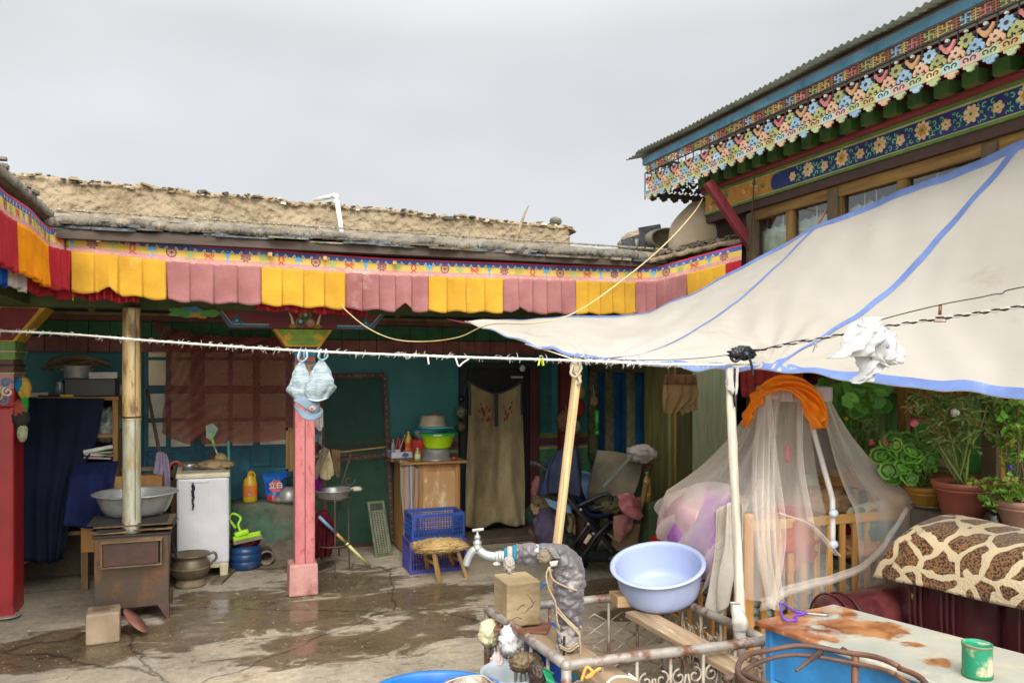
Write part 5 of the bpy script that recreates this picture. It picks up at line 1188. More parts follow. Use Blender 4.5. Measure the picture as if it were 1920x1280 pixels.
# --- near the pink column: frame, cloths, wash stand
fr = thing('small_frame', 'narrow wooden picture frame leaning behind the pink column', 'frame', GY(543, 840, 7.0))
a, b = GY(536, 802, 7.0), GY(556, 882, 7.0)
mb = MB()
for (x0_, x1_, z0_, z1_) in [(a.x, a.x + .02, b.z, a.z), (b.x - .02, b.x, b.z, a.z), (a.x, b.x, a.z - .02, a.z + .0), (a.x, b.x, b.z, b.z + .02)]: mb.bb(x0_, x1_, 6.99, 7.01, z0_, z1_)
mb.obj('frame', GOLDWZ, fr); MB().bb(a.x + .02, b.x - .02, 7.005, 7.012, b.z + .02, a.z - .02).obj('panel', wood('fr_in', '8c6c3c', '6c5028'), fr)
yk = 6.6
mb = MB(); mb.tube([GY(590, 770, yk), GY(592, 850, yk), (GY(594, 1000, yk))], .008)
def smallcloth(name, label, cat, pts, m, N_=2, amp=.015, Y=yk, **k):
    o = hang(name, [[GY(x, y, Y - .01 * i) for x, y in r] for i, r in enumerate(pts)], m, N_=N_, amp=amp, nu=24, nv=18, **k); return tag(o, label, cat)
smallcloth('cloth_strip', 'cream cloth loop hanging right behind the column under the caps', 'cloth', [[(590, 765), (598, 762), (605, 766)], [(588, 790), (598, 795), (606, 790)], [(592, 800), (600, 808), (606, 800)]], WH, Y=6.5)
smallcloth('grey_cloth', 'grey blue cloth hanging below the cream loop by the column', 'cloth', [[(585, 796), (596, 796), (604, 800)], [(586, 815), (596, 818), (604, 822)], [(588, 826), (597, 830), (603, 838)]], cloth('greyb', '6c7a80', '4e5a60'), Y=6.55)
# leaning plank
tag(MB().bar(GY(588, 896, 6.55), GY(612, 840, 6.62), .055, .02, up=(0, 1, 0)).obj('plank', wood('slat_dk', '6a5640', '44362a', c3='2c2420')), 'weathered wooden slat leaning beside the pink column', 'slat')
smallcloth('work_glove', 'cream cloth hanging on the wash stand', 'cloth', [[(598, 845), (608, 840), (618, 845)], [(600, 870), (612, 875), (624, 868)], [(600, 895), (614, 900), (626, 890)]], cloth('creamc', 'b0a27c', '8c7e5c'), Y=6.72)
smallcloth('brown_rag', 'brown rag hanging on the right of the wash stand bar', 'rag', [[(621, 842), (630, 842), (638, 844)], [(624, 865), (632, 868), (638, 864)], [(628, 888), (634, 896), (638, 884)]], cloth('brnrag', '6e5a40', '4c3c2a'), Y=6.72)
smallcloth('purple_towel', 'bright purple towel with pink stripe behind the wash basin', 'towel', [[(586, 892), (595, 890), (603, 892)], [(585, 908), (595, 908), (603, 908)], [(586, 922), (595, 924), (602, 922)]], cloth('purp', '7c1f7a', '5c1460'), Y=6.75)
# wash stand
wc = GZ(628, 1080, 0); wcy = wc.y + .12; wcx = wc.x + .0
ws = thing('wash_stand', 'thin wire wash stand with towel bar beside the pink column', 'wash stand', (wcx, wcy, 0))
zr = GY(628, 930, wcy).z
WIRE = mat('rust_wire', '6c5a48', '48392c', rough=.6, metal=.4)
mb = MB()
for k in range(3):
    a_ = k * 2 * PI / 3 + .5; e_ = V3((wcx + .17 * cos(a_), wcy + .17 * sin(a_), 0)); f_ = V3((wcx + .15 * cos(a_), wcy + .15 * sin(a_), zr))
    mb.tube(spl([e_ + V3((.04 * cos(a_), .04 * sin(a_), .04)), e_, f_.lerp(e_, .5), f_], 12), .006, 6)
mb.obj('leg', WIRE, ws)
MB().tube(circ3 := [(wcx + .15 * cos(t * PI / 12), wcy + .15 * sin(t * PI / 12), zr) for t in range(25)], .006, 6).obj('ring', WIRE, ws)
MB().tube([(wcx + .14 * cos(t * PI / 8), wcy + .14 * sin(t * PI / 8), zr * .38) for t in range(17)], .005, 6).obj('lower_ring', WIRE, ws)
MB().tube([(wcx + .07, wcy + .16, .1), (wcx + .07, wcy + .16, zr), GY(660, 845, wcy + .16)], .007, 6).obj('back_post', WIRE, ws)
MB().tube([GY(595, 850, wcy + .14), GY(660, 848, wcy + .14)], .006, 6).obj('towel_bar', WIRE, ws)
q = GY(655, 900, wcy + .14); MB().tube([q + V3((p_[0], 0, p_[1])) for p_ in spiral(0, 0, .05, .012, 0, -.9, 16)], .005, 6).obj('scroll', WIRE, ws)
c = GY(625, 922, wcy)
tag(bowl((wcx + .0, wcy, zr + .055), .150, .085, .085, lip=.02).obj('steel_basin', STEEL), 'shallow steel wash basin sitting in the wire stand ring', 'basin')
tag(MB().lump((wcx + .19, wcy - .02, zr + .055), (.045, .03, .018), seed=4, amp=.3, sub=3).obj('sponge', cloth('spg', 'b8b4a4', '8c8878')), 'pale scrubber resting on the basin rim', 'sponge')
# red mop head
c = GY(603, 1000, 6.7); mm = thing('string_mop', 'dark maroon string mop hanging upside down behind the wash stand', 'mop', c)
mb = MB(); random.seed(9)
for k in range(130):
    a_ = random.random() * 2 * PI; r = .08 * math.sqrt(random.random()); tp = V3((c.x + .01 + r * .5 * cos(a_), c.y + r * .5 * sin(a_), c.z + .17 + rU(-.02, .02)))
    bt = V3((c.x + r * 1.0 * cos(a_) + rU(-.02, .02), c.y + r * sin(a_), c.z - .15 + rU(-.05, .06)))
    mb.tube(spl([tp, tp.lerp(bt, .35) + V3((cos(a_) * .03, sin(a_) * .03, 0)), tp.lerp(bt, .7) + V3((cos(a_) * .03, 0, 0)), bt], 6), .006, 5)
mb.obj('strands', cloth('mop_red', '5c1824', '40101a'), mm); MB().lump((c.x + .01, c.y, c.z + .16), (.05, .04, .03), seed=2, amp=.2, sub=3).obj('clamp', cloth('mop_red', 'x'), mm)
# stick with blue, orange, yellow sections
p0, p1 = GY(598, 968, 6.55), GZ(693, 1060, .02)
sk = thing('painted_stick', 'broom stick in pale blue, orange and cream sections leaning to the floor', 'stick', nloc(p1))
for (t0, t1, m) in [(0, .33, ('stk_b', '7c9fc0')), (.33, .52, ('stk_o', 'c08c50')), (.52, 1, ('stk_y', 'd0cc8c'))]: MB().tube([p0.lerp(p1, t0), p0.lerp(p1, t1)], .013, 10).obj('section', plastic(*m), sk)
# --- mesh screen door leaning on the wall
a0, a1, b0, b1 = GY(600, 706, 7.72), GY(720, 703, 7.72), GZ(600, 1026, 0), GZ(736, 1020, 0)
a0.y = a1.y = 7.70
sd = thing('screen_door', 'green mesh screen panel in a rusty riveted frame leaning on the teal wall', 'screen door', (b1.x, b1.y, 0))
RF = mat('rusty_frame', '5c4030', '3c2c22', scale=9, rough=.7, metal=.2, c3='7a5a40')
bl = V3((a0.x + .05, b1.y, 0.01)); br = V3((b1.x, b1.y, 0.01))
mb = MB()
for (p_, q_) in [(a0, a1), (a1, br), (a0, bl), (bl, br), (a0.lerp(bl, .50), a1.lerp(br, .47))]: mb.bar(p_, q_, .045, .02, up=(0, 1, .1))
mb.obj('frame', RF, sd, bevel=.002)
rv = MB()
for (p_, q_, n_) in [(a0, a1, 8), (a1, br, 24), (a0.lerp(bl, .50), a1.lerp(br, .47), 7)]:
    for k in range(n_): rv.lump(p_.lerp(q_, (k + .5) / n_) + V3((0, -.013, 0)), (.005, .003, .005), sub=1, amp=0)
rv.obj('rivets', STEEL, sd)
MB().add([a0, a1, br, bl], [(0, 1, 2, 3)]).obj('mesh', mat('screen_mesh', '27483c', '1d382e', scale=40, rough=.8, alpha=.6), sd)
MB().bar(a0.lerp(bl, .47) + V3((0, -.002, .03)), a1.lerp(br, .445) + V3((0, -.002, .03)), .012, .004, up=(0, 1, 0)).obj('stripe', YEL, sd)
# --- washboard
p0, p1 = GZ(706, 1044, .0), GZ(734, 1040, 0)
t0, t1 = GY(690, 940, 7.2), GY(716, 936, 7.2)
wb = thing('washboard', 'greenish ribbed washboard leaning against the screen panel', 'washboard', nloc(p0))
uu = (p1 - p0); vv = (t0 - p0)
def wbp(u, v, k=0): 
    n_ = uu.cross(vv).normalized(); return p0 + uu * u + vv * v + n_ * k
GRM = mat('washboard_green', '5f6a4c', '454e38', scale=9, rough=.8, c3='87866c')
mb = MB()
for u in (0, .97): mb.bar(wbp(u, 0, 0), wbp(u, 1, 0), .022, .02, up=(0, 1, 0))
for v in (0.03, .98): mb.bar(wbp(0, v, 0), wbp(.97, v), .022, .02, up=(0, 1, 0))
mb.obj('frame', GRM, wb)
MB().add([wbp(.02, .05, .004), wbp(.95, .05, .004), wbp(.95, .95, .004), wbp(.02, .95, .004)], [(0, 1, 2, 3)]).obj('board', mat('wb_dark', '35392c', '26291f'), wb, solid=.006)
mb = MB()
for j in range(5):
    for i in range(26):
        u = .10 + .17 * j; v = .07 + .03 * i; mb.bar(wbp(u, v, .014), wbp(u + .11, v, .014), .010, .010, up=(0, 1, 0))
mb.obj('ribs', mat('wb_rib', '8c8c74', '6a6a54'), wb)
# --- wooden cabinet with striped cloth
cyf = GZ(812, 1050, 0).y + .35
cyf = 7.15
x0_, x1_ = GY(784, 900, cyf).x, GY(863, 900, cyf).x; zt = GY(820, 868, cyf).z
xL_ = GY(752, 880, cyf).x
cb = thing('wooden_cabinet', 'worn wooden cabinet with a panelled door under the basins', 'cabinet', ((x0_ + x1_) / 2, cyf + .2, 0))
WC = wood('cab_wood', 'b0824c', '8a6236'); WP = mat('cab_panel', 'a47c4e', 'b89468', scale=4, rough=.8, c3='c8b490', t3=.58, s3=8, stretch=(1, 1, .4))
MB().bb(xL_ + .02, x1_, cyf + .02, cyf + .42, 0.02, zt).obj('carcass', WC, cb)
dw = x0_ + .012
mb = MB(); mb.bb(x0_, x0_ + .05, cyf, cyf + .018, .05, zt - .01); mb.bb(x1_ - .05, x1_, cyf, cyf + .018, .05, zt - .01); mb.bb(x0_ + .05, x1_ - .05, cyf + .001, cyf + .018, zt - .07, zt - .01); mb.bb(x0_ + .05, x1_ - .05, cyf + .001, cyf + .018, GY(820, 975, cyf).z, GY(820, 975, cyf).z + .05); mb.obj('door_frame', WC, cb, bevel=.003)
MB().bb(x0_ + .05, x1_ - .05, cyf + .008, cyf + .019, .05, zt - .07).obj('door_panel', WP, cb)
MB().bb(xL_ + .02, x0_ - .004, cyf + .005, cyf + .02, .05, zt - .01).obj('side_strip', wood('cab_strip', '8a7a60', '6a5c48'), cb)
MB().box(((xL_ + x1_) / 2 + .02, cyf + .18, zt + .012), (x1_ - xL_ + .06, .50, .022), rz=-.03).obj('top_board', SW, cb, bevel=.004)
def stripes():
    m = bpy.data.materials.new('striped_cloth'); m.use_nodes = True; n = m.node_tree.nodes; l = m.node_tree.links.new; b = n['Principled BSDF']; b.inputs['Roughness'].default_value = .9
    uvn = n.new('ShaderNodeTexCoord'); sp = n.new('ShaderNodeSeparateXYZ'); l(uvn.outputs['Object'], sp.inputs[0]); mt = n.new('ShaderNodeMath'); mt.operation = 'MULTIPLY'; mt.inputs[1].default_value = 11; l(sp.outputs['X'], mt.inputs[0])
    fr_ = n.new('ShaderNodeMath'); fr_.operation = 'FRACT'; l(mt.outputs[0], fr_.inputs[0]); r = n.new('ShaderNodeValToRGB'); r.color_ramp.interpolation = 'CONSTANT'; l(fr_.outputs[0], r.inputs[0])
    el = r.color_ramp.elements; el[0].color = lin('8c7464'); el[1].position = .3; el[1].color = lin('586878')
    for pz, c_ in ((.5, 'a08a74'), (.62, '6a7c60'), (.8, '8f5a54')): q = el.new(pz); q.color = lin(c_)
    l(r.outputs[0], b.inputs['Base Color']); return m
STRP = stripes()
o = hang('striped_cloth', [[GY(750, 862, cyf - .0), GY(768, 866, cyf - .03), GY(786, 882, cyf - .03)], [GY(752, 930, cyf - .02), GY(768, 930, cyf - .05), GY(784, 930, cyf - .04)], [GY(757, 985, cyf - .03), GY(768, 1010, cyf - .06), GY(780, 1018, cyf - .06)]], STRP, N_=2, amp=.015, nu=30)
tag(o, 'faded striped cloth hanging down the left side of the wooden cabinet', 'cloth')
# crates
def crate(px0, px1, z0, h, Yc__, m, label, rz=0, dpt=.28):
    x0_, x1_ = GY(px0, 1000, Yc__).x, GY(px1, 1000, Yc__).x; w_ = x1_ - x0_
    t = thing('plastic_crate', label, 'crate', ((x0_ + x1_) / 2, Yc__ + dpt / 2, z0), group='stacked blue plastic crates')
    mb = MB(); X0, X1, Y0, Y1 = x0_, x1_, Yc__, Yc__ + dpt
    # lattice sides
    def side(a, b, nrm):
        a, b = Vector(a), Vector(b); L_ = (b - a).length; nvb = int(L_ / .024)
        for k in range(nvb + 1):
            p = a.lerp(b, k / nvb); mb.bar(p + V3((0, 0, .02)), p + V3((0, 0, h - .03)), .006, .006)
        for k in range(5):
            z = .03 + (h - .07) * k / 4; mb.bar(a + V3((0, 0, z)) + Vector(nrm) * .002, b + V3((0, 0, z)) + Vector(nrm) * .002, .008, .006)
    for a, b, n_ in [((X0, Y0, z0), (X1, Y0, z0), (0, -1, 0)), ((X1, Y0, z0), (X1, Y1, z0), (1, 0, 0)), ((X1, Y1, z0), (X0, Y1, z0), (0, 1, 0)), ((X0, Y1, z0), (X0, Y0, z0), (-1, 0, 0))]: side(a, b, n_)
    mb.obj('lattice', m, t)
    rm = MB()
    for (a, b) in [((X0, Y0), (X1, Y0)), ((X1, Y0), (X1, Y1)), ((X1, Y1), (X0, Y1)), ((X0, Y1), (X0, Y0))]:
        rm.bar((a[0], a[1], z0 + h - .012), (b[0], b[1], z0 + h - .012), .022, .028); rm.bar((a[0], a[1], z0 + .012), (b[0], b[1], z0 + .012), .014, .024)
    for a in ((X0, Y0), (X1, Y0), (X1, Y1), (X0, Y1)): rm.bar((a[0], a[1], z0 + .005), (a[0], a[1], z0 + h - .01), .02, .02)
    rm.obj('rim', m, t, bevel=.002); MB().bb(X0, X1, Y0, Y1, z0 + .002, z0 + .008).obj('bottom', m, t); return t
ycr = GZ(820, 1072, 0).y
zc1 = GY(820, 1012, ycr).z; zc2 = GY(820, 970, ycr).z
crate(770, 872, 0.0, zc1, ycr, plastic('crate_violet', '45438a', '343270', c3='5a58a8', t3=.66), 'violet blue crate, the lower of the pair behind the stool')
crate(774, 869, zc1 + .001, zc2 - zc1 + .03, ycr + .01, plastic('crate_blue', '28488c', '1e3870', c3='3a66b4', t3=.66), 'royal blue crate, the upper of the pair behind the stool')
# stool
d = GZ(846, 1088, 0)
so_ = thing('stool', 'small wooden stool with a matted sheepskin seat', 'stool', (GY(832, 1050, d.y).x, d.y + .1, 0))
zs_ = GY(832, 1026, d.y).z; sx0_, sx1_ = GY(792, 1026, d.y).x, GY(868, 1026, d.y).x; scy = d.y + .10; SWD = wood('stool_wood', 'a07c48', '6e5430')
legs = [((sx0_ + .03, scy - .06), GZ(803, 1070, 0)), ((sx0_ + .10, scy - .07), GZ(824, 1091, 0)), ((sx1_ - .04, scy - .06), GZ(876, 1084, 0)), ((sx1_ - .08, scy + .07), GZ(852, 1066, 0))]
for (tx, ty), bt in legs: MB().bar((bt.x, bt.y, .0), (tx, ty, zs_ - .02), .034, .03).obj('leg', SWD, so_, bevel=.005)
MB().bar(legs[0][1].lerp(V3((legs[0][0][0], legs[0][0][1], zs_)), .55), legs[1][1].lerp(V3((legs[1][0][0], legs[1][0][1], zs_)), .5), .025, .02).obj('stretcher', SWD, so_, bevel=.003)
MB().bar(legs[2][1].lerp(V3((legs[2][0][0], legs[2][0][1], zs_)), .55), legs[3][1].lerp(V3((legs[3][0][0], legs[3][0][1], zs_)), .5), .025, .02).obj('stretcher', SWD, so_, bevel=.003)
MB().bb(sx0_ + .01, sx1_ - .01, scy - .09, scy + .09, zs_ - .03, zs_ - .008).obj('seat', SWD, so_, bevel=.005)
mb = MB().lump(((sx0_ + sx1_) / 2, scy, zs_ - .004), ((sx1_ - sx0_) / 2 + .025, .125, .05), seed=12, amp=.22, fr=4, sub=5)
cc_ = V3(((sx0_ + sx1_) / 2, scy, zs_ - .004)); hx_ = (sx1_ - sx0_) / 2 + .01
for v in mb.v:
    d = v - cc_; q = max(abs(d.x) / hx_, abs(d.y) / .11, 1e-4); e_ = math.hypot(d.x / hx_, d.y / .11); k = (e_ / q) ** .8; v.x = cc_.x + d.x * k; v.y = cc_.y + d.y * k * .9
rnd = random.Random(3); base = [v.copy() for v in mb.v]; cc_ = V3(((sx0_ + sx1_) / 2, scy, zs_ - .004))
for v in rnd.sample(base, 1500):
    dd = (v - cc_); dd.normalize(); dd = dd + V3((rnd.uniform(-.6, .6), rnd.uniform(-.6, .6), rnd.uniform(-1.0, .1))); l_ = rnd.uniform(.008, .022)
    mb.add([v + V3((.002, 0, 0)), v - V3((.002, 0, 0)), v + dd.normalized() * l_], [(0, 1, 2)])
mb.obj('sheepskin', cloth('fleece', 'b89c68', '94784a', c3='5c4a30', t3=.62, s3=9), so_)
# on the cabinet top
zt += .024
c = GY(818, 860, cyf + .1)
up = rot('X', 0)
tag(MB().lathe([(.155, 0), (.17, .002), (.168, .01), (.135, .02), (.128, .09), (.11, .105), (.0001, .108)], (c.x, cyf + .12, zt), 40).obj('steel_bowl', STEEL), 'steel bowl turned upside down on the cabinet', 'bowl')
zz_ = zt + .11
gt = thing('green_tub', 'lime green plastic tub with a bright green lid on the upturned steel bowl', 'tub', (c.x + .015, cyf + .12, zz_)); cc = (c.x + .02, cyf + .12, zz_)
MB().lathe([(.0001, 0), (.12, 0), (.125, .01), (.165, .125), (.172, .128)], cc, 40).obj('body', plastic('tub_lime', 'b4dc1c', '98c014'), gt)
MB().lathe([(.182, .122), (.184, .130), (.18, .135), (.17, .139), (.0001, .141)], cc, 40).obj('lid', plastic('tub_lid', '2fae54', '249446'), gt)
MB().bb(cc[0] - .09, cc[0] - .01, cc[1] - .186, cc[1] - .178, cc[2] + .122, cc[2] + .134).obj('clip', plastic('clip_w2', 'c8d0b8'), gt)
zz_ += .143
bt_ = thing('blue_tub', 'white tub with a blue rim wedged behind the lime tub', 'tub', (c.x - .03, cyf + .28, zz_ - .09))
MB().lathe([(.0001, 0), (.10, 0), (.14, .10)], (c.x - .03, cyf + .30, zz_ - .09), 32).obj('body', plastic('tubw', 'b8beb4'), bt_)
MB().lathe([(.15, .098), (.185, .10), (.187, .112), (.15, .12), (.0001, .12)], (c.x - .0, cyf + .27, zz_ - .09), 36).obj('lid', plastic('lid_blue2', '2a7cc0', '2068a4'), bt_)
tag(MB().lathe([(.0001, .0), (.16, .0), (.165, .008), (.12, .018), (.0001, .02)], (c.x + .02, cyf + .2, zz_ + .035), 36, sx=1.08).obj('round_lid', plastic('lid_teal', '5cae94', '489480')), 'flat sea green lid under the beige bowl on the tub stack', 'lid')
bbw = thing('beige_bowl', 'beige bowl upside down with red knob topping the basin stack', 'bowl', (c.x - .01, cyf + .2, zz_ + .055))
MB().lathe([(.135, 0), (.138, .004), (.125, .02), (.115, .085), (.105, .1), (.0001, .104)], (c.x - .01, cyf + .2, zz_ + .055), 36).obj('shell', plastic('beige_pl', 'b0a48c', '98907a'), bbw)
MB().lathe([(.0001, 0), (.02, 0), (.02, .016), (.0001, .018)], (c.x + .02, cyf + .2, zz_ + .158), 16).obj('knob', plastic('knob_red', 'c03038'), bbw)
rb_ = GY(789, 850, cyf + .22)
tag(MB().lathe([(.0001, 0), (.065, 0), (.085, .17), (.088, .175), (.08, .175), (.06, .01)], (rb_.x, cyf + .26, zt), 28).obj('red_bucket', plastic('buck_red', 'c8403c', 'a83430')), 'coral red plastic pail behind the soap bottle', 'pail')
bottle(783, 862, cyf + .02, zt, .12, .028, plastic('soap_g', '8c9a3c', '6c7a2c'), 'squat green soap bottle with a white pump beside the steel bowl', plastic('pump_w', 'b8c0a8'), name='soap_bottle', lab=mat('soap_lab', 'b8b88c'))
tag(MB().lathe([(.0001, 0), (.02, 0), (.024, .03), (.0001, .035)], (GY(850, 868, cyf + .0).x, cyf - .02, zt), 14).obj('red_lump', plastic('redl', 'b02834')), 'small red cap on the cabinet right of the steel bowl', 'cap')
# toiletries box on the ledge left of the cabinet
yb_ = cyf + .3; a, b = GY(733, 860, yb_), GY(778, 846, yb_)
tb = thing('toiletries_box', 'white cardboard tray with a blue oval mark', 'box', ((a.x + b.x) / 2, yb_ + .1, a.z))
mb = MB()
for (x0_, x1_, y0_, y1_, h_) in [(a.x, b.x, yb_, yb_ + .006, 1), (a.x, b.x, yb_ + .2, yb_ + .206, 1), (a.x, a.x + .006, yb_, yb_ + .2, 1), (b.x - .006, b.x, yb_, yb_ + .2, 1)]: mb.bb(x0_, x1_, y0_, y1_, a.z, b.z)
mb.bb(a.x, b.x, yb_, yb_ + .2, a.z, a.z + .005); mb.obj('tray', mat('tray_w', 'c4c4cc', 'a8a8b4'), tb)
MB().prism(circle_poly(.022, 16), ((a.x * .4 + b.x * .6), yb_ - .001, (a.z + b.z) / 2), (1.4, 0, 0), (0, 0, 1), .003).obj('mark', mat('mark_bl', '3c6a98'), tb)
MB().bb(a.x, b.x + .02, yb_ - .005, YB, a.z - .03, a.z - .002).obj('wall_shelf', SW, house)
bottle(766, 850, yb_ + .06, a.z + .006, .245, .034, plastic('bot_y', 'd8a41c', 'b88814'), 'yellow and red squeeze bottle standing in the tray', plastic('cap_y', 'e0b83c'), name='squeeze_bottle', lab=mat('lab_red', 'c84028', 'd89a28', scale=12))
bottle(750, 850, yb_ + .09, a.z + .006, .20, .026, plastic('bot_maroon', '7c1a24', '5c121a'), 'dark red slim bottle in the middle of the tray', plastic('cap_d', '2c1c1c'), name='slim_bottle')
bottle(737, 850, yb_ + .10, a.z + .006, .17, .022, plastic('bot_grey', '8c9490', '6a7270'), 'grey tube bottle at the left end of the tray', plastic('cap_g', 'a8b0a8'), name='tube_bottle')
bottle(774, 850, yb_ + .14, a.z + .006, .19, .016, plastic('bot_dkr', '5c2c20', '44201a'), 'thin dark brown bottle at the right end of the tray', plastic('cap_dk2', '1c1c20'), name='thin_bottle')
tag(MB().box(V3((GY(745, 845, yb_ + .05).x, yb_ + .05, a.z + .045)), (.05, .04, .075)).obj('cup', plastic('cup_w', 'b8bcb4')), 'pale toothbrush cup in the front of the tray', 'cup')
for i, (px, dz, c_, lb) in enumerate([(741, .2, 'c04a3c', 'orange red toothpaste tube leaning in the tray'), (748, .22, 'b8a888', 'cream toothbrush sticking up from the cup')]):
    q = GY(px, 845, yb_ + .06); tag(MB().bar((q.x, q.y, a.z + .06), (q.x + .03 * (1 + i), q.y, a.z + dz), .022 - .01 * i, .008).obj('toothpaste' if i == 0 else 'toothbrush', plastic('tp%d' % i, c_), bevel=.003), lb, 'toiletry')
# nets of bottles hanging on the wall by the door
nb = thing('hanging_net', 'string of net bags with green bottles hanging left of the door', 'net bag', GY(864, 790, 7.7))
for (px, py, r, m, sd) in [(865, 748, .028, ('nb_dk', '2c2a24', '1c1b17'), 1), (864, 772, .056, ('nb_green', '3f5c38', '6c6a50'), 2), (864, 800, .046, ('nb_brown', '6c4c3c', '4c5a3c'), 3)]:
    MB().lump(GY(px, py, 7.68), (r, r, r * 1.05), seed=sd, amp=.2, sub=4).obj('net_bag', mat(m[0], m[1], m[2], scale=25, rough=.4), nb)
MB().tube([GY(887, 675, 7.6), GY(882, 700, 7.65), GY(870, 735, 7.7), GY(865, 750, 7.68), GY(864, 800, 7.68)], .004, 6).obj('string', cloth('net_str', '3c6468', '2c4c50'), nb)
# door curtain
Yd_ = YB - .14
def P(px, py, dy=0): return GY(px, py, Yd_ - dy)
rows = [[P(877, 712), P(905, 728), P(930, 736), P(955, 728), P(981, 711)], [P(878, 760), P(905, 765), P(930, 768), P(955, 765), P(980, 760)], [P(874, 870, .02), P(902, 870, .02), P(930, 872, .03), P(958, 870, .02), P(984, 868, .02)], [P(871, 985, .05), P(900, 992, .04), P(930, 978, .05), P(958, 986, .04), P(986, 984, .05)]]
DC = cloth('door_curtain', 'b4a47e', '98845e', scale=2.2, c3='5a4c38', t3=.58, s3=1.6, stretch=(1.5, 1, .6), w3=.16, trans=.12)
dcth = thing('door_curtain', 'stained beige door curtain with red hand-like prints and grey trim', 'curtain', P(930, 720))
fn = surf(rows, lambda u, v, p: V3((0, -.02 * sin(u * 18 + 3 * NO(p * 1.5)) * (.3 + v) - .03 * NO(V3((p.x * 9, p.z * 1.5, 2))) * (.3 + v), 0)))
MB().grid(fn, 80, 60).obj('cloth', DC, dcth, solid=.004)
TR = cloth('trim_grey', '454a4c', '34383a')
MB().grid(lambda u, v: fn(.46 + .08 * u, v * .45) + V3((0, -.008, 0)), 8, 30).obj('centre_trim', TR, dcth)
MB().grid(lambda u, v: fn(u, v * .035) + V3((0, -.007, 0)), 60, 3).obj('top_trim', TR, dcth)
for u0 in (0, .955): MB().grid(lambda u, v: fn(u0 + .045 * u, v * .4) + V3((0, -.007, 0)), 4, 20).obj('side_trim', TR, dcth)
pr = {0: MB(), 1: MB()}
for (u, v, r, a_) in [(.26, .36, .045, .5), (.22, .30, .02, .3), (.31, .32, .022, -.2), (.36, .34, .026, -.5), (.34, .41, .03, -.9), (.25, .42, .02, 0), (.19, .36, .018, .8), (.68, .36, .03, 0), (.65, .31, .02, .2), (.71, .39, .035, -.5), (.76, .33, .03, -.6), (.79, .28, .02, -.4), (.66, .41, .02, 0), (.78, .36, .02, -.3)]:
    poly = [(r * .42 * cos(t) * cos(a_) - r * sin(t) * sin(a_), r * .42 * cos(t) * sin(a_) + r * sin(t) * cos(a_)) for t in [2 * PI * k / 10 for k in range(10)]]
    pr[u > .5].add([fn(u + x * 1.4, v - y * .9) + V3((0, -.009, 0)) for x, y in poly], [tuple(range(10))])
for q_ in pr.values(): q_.obj('red_print', cloth('print_red', '8c3a30', '6a2a24'), dcth)
MB().bb(P(958, 706).x, P(980, 706).x, Yd_ - .01, Yd_, P(958, 709).z, P(958, 705).z).obj('curtain_rod', mat('rod_w', 'b0a898'), dcth)
# ================================================================ STROLLER AND CHAIR CORNER
BLKP = plastic('stroller_black', '23272a', '181b1d', rough=.4)
def Q(px, py, D=6.4): return G(px, py, D)
sb_ = GZ(1110, 1062, 0)
sr = thing('stroller', 'dark folding baby stroller with navy canopy parked before the chair', 'stroller', nloc(sb_))
for D_, dx in ((6.35, 0), (6.75, 10)):
    MB().tube(spl([Q(998 + dx, 868, D_), Q(1012 + dx, 872, D_), Q(1035 + dx, 890, D_), Q(1062 + dx, 930, D_), Q(1100 + dx, 975, D_), (Q(1160 + dx, 1040, D_ + .1))], 18), .019, 10).obj('main_tube', BLKP, sr)
    MB().tube([Q(1145 + dx, 978, D_), Q(1118 + dx, 1004, D_), Q(1082 + dx, 1058, D_)], .015, 10).obj('front_leg', BLKP, sr)
    MB().tube([Q(1102 + dx, 985, D_), Q(1066 + dx, 1032, D_ + .1)], .013, 8).obj('rear_leg', BLKP, sr)
    MB().tube(spl([Q(1084 + dx, 948, D_), Q(1105 + dx, 938, D_), Q(1135 + dx, 926, D_), Q(1146 + dx, 934, D_), Q(1140 + dx, 945, D_), Q(1108 + dx, 954, D_)], 18), .017, 10).obj('bumper_bar', BLKP, sr)
    for (px, py) in ((1164, 1048), (1080, 1058)):
        c = Q(px + dx, py, D_); R_ = min(.062, c.z + .0)
        MB().lathe([(.0001, -.016), (.05, -.016), (.06, -.010), (.06, .010), (.05, .016), (.0001, .016)], (c.x, c.y, .062), 24, rot('X', 90)).obj('wheel', plastic('tyre', '1b1b1b', '262626', rough=.8), sr)
MB().tube([Q(998, 868, 6.35), Q(1008, 868, 6.75)], .022, 10).obj('handle', plastic('foam_grip', '3c4244', '2b2f31', rough=.9), sr)
NVF = cloth('stroller_navy', '3a4258', '2a3042', rough=.6)
def hood(u, v):
    a = [Q(1008, 930), Q(1024, 875), Q(1062, 838), Q(1086, 842), Q(1092, 880), Q(1088, 928)]
    b = cr([p for p in a], u); s = sin(v * PI)
    cen = Q(1055, 915, 6.6); out_ = (b - cen); p = cen + out_ * (1.0 - .12 * (1 - s)); F_ = V3((ST, CT, 0)); R_ = V3((CT, -ST, 0))
    rib = .010 * abs(sin(u * PI * 4)); return V3((p.x, p.y, p.z)) + F_ * (v * .46 - .1) - V3((0, 0, rib))
MB().grid(hood, 40, 14).obj('canopy', NVF, sr, solid=.006)
MB().grid(surf([[Q(1010, 928, 6.3), Q(1050, 925, 6.25), Q(1086, 930, 6.3)], [Q(1022, 882, 6.3), Q(1052, 880, 6.24), Q(1088, 885, 6.3)], [Q(1040, 850, 6.33), Q(1062, 840, 6.3), Q(1086, 845, 6.33)]], lambda u, v, p: V3((0, -.03 * sin(u * 14 + v * 3) + .015 * NO(p * 9), 0))), 30, 24).obj('side_flap', NVF, sr, solid=.004)
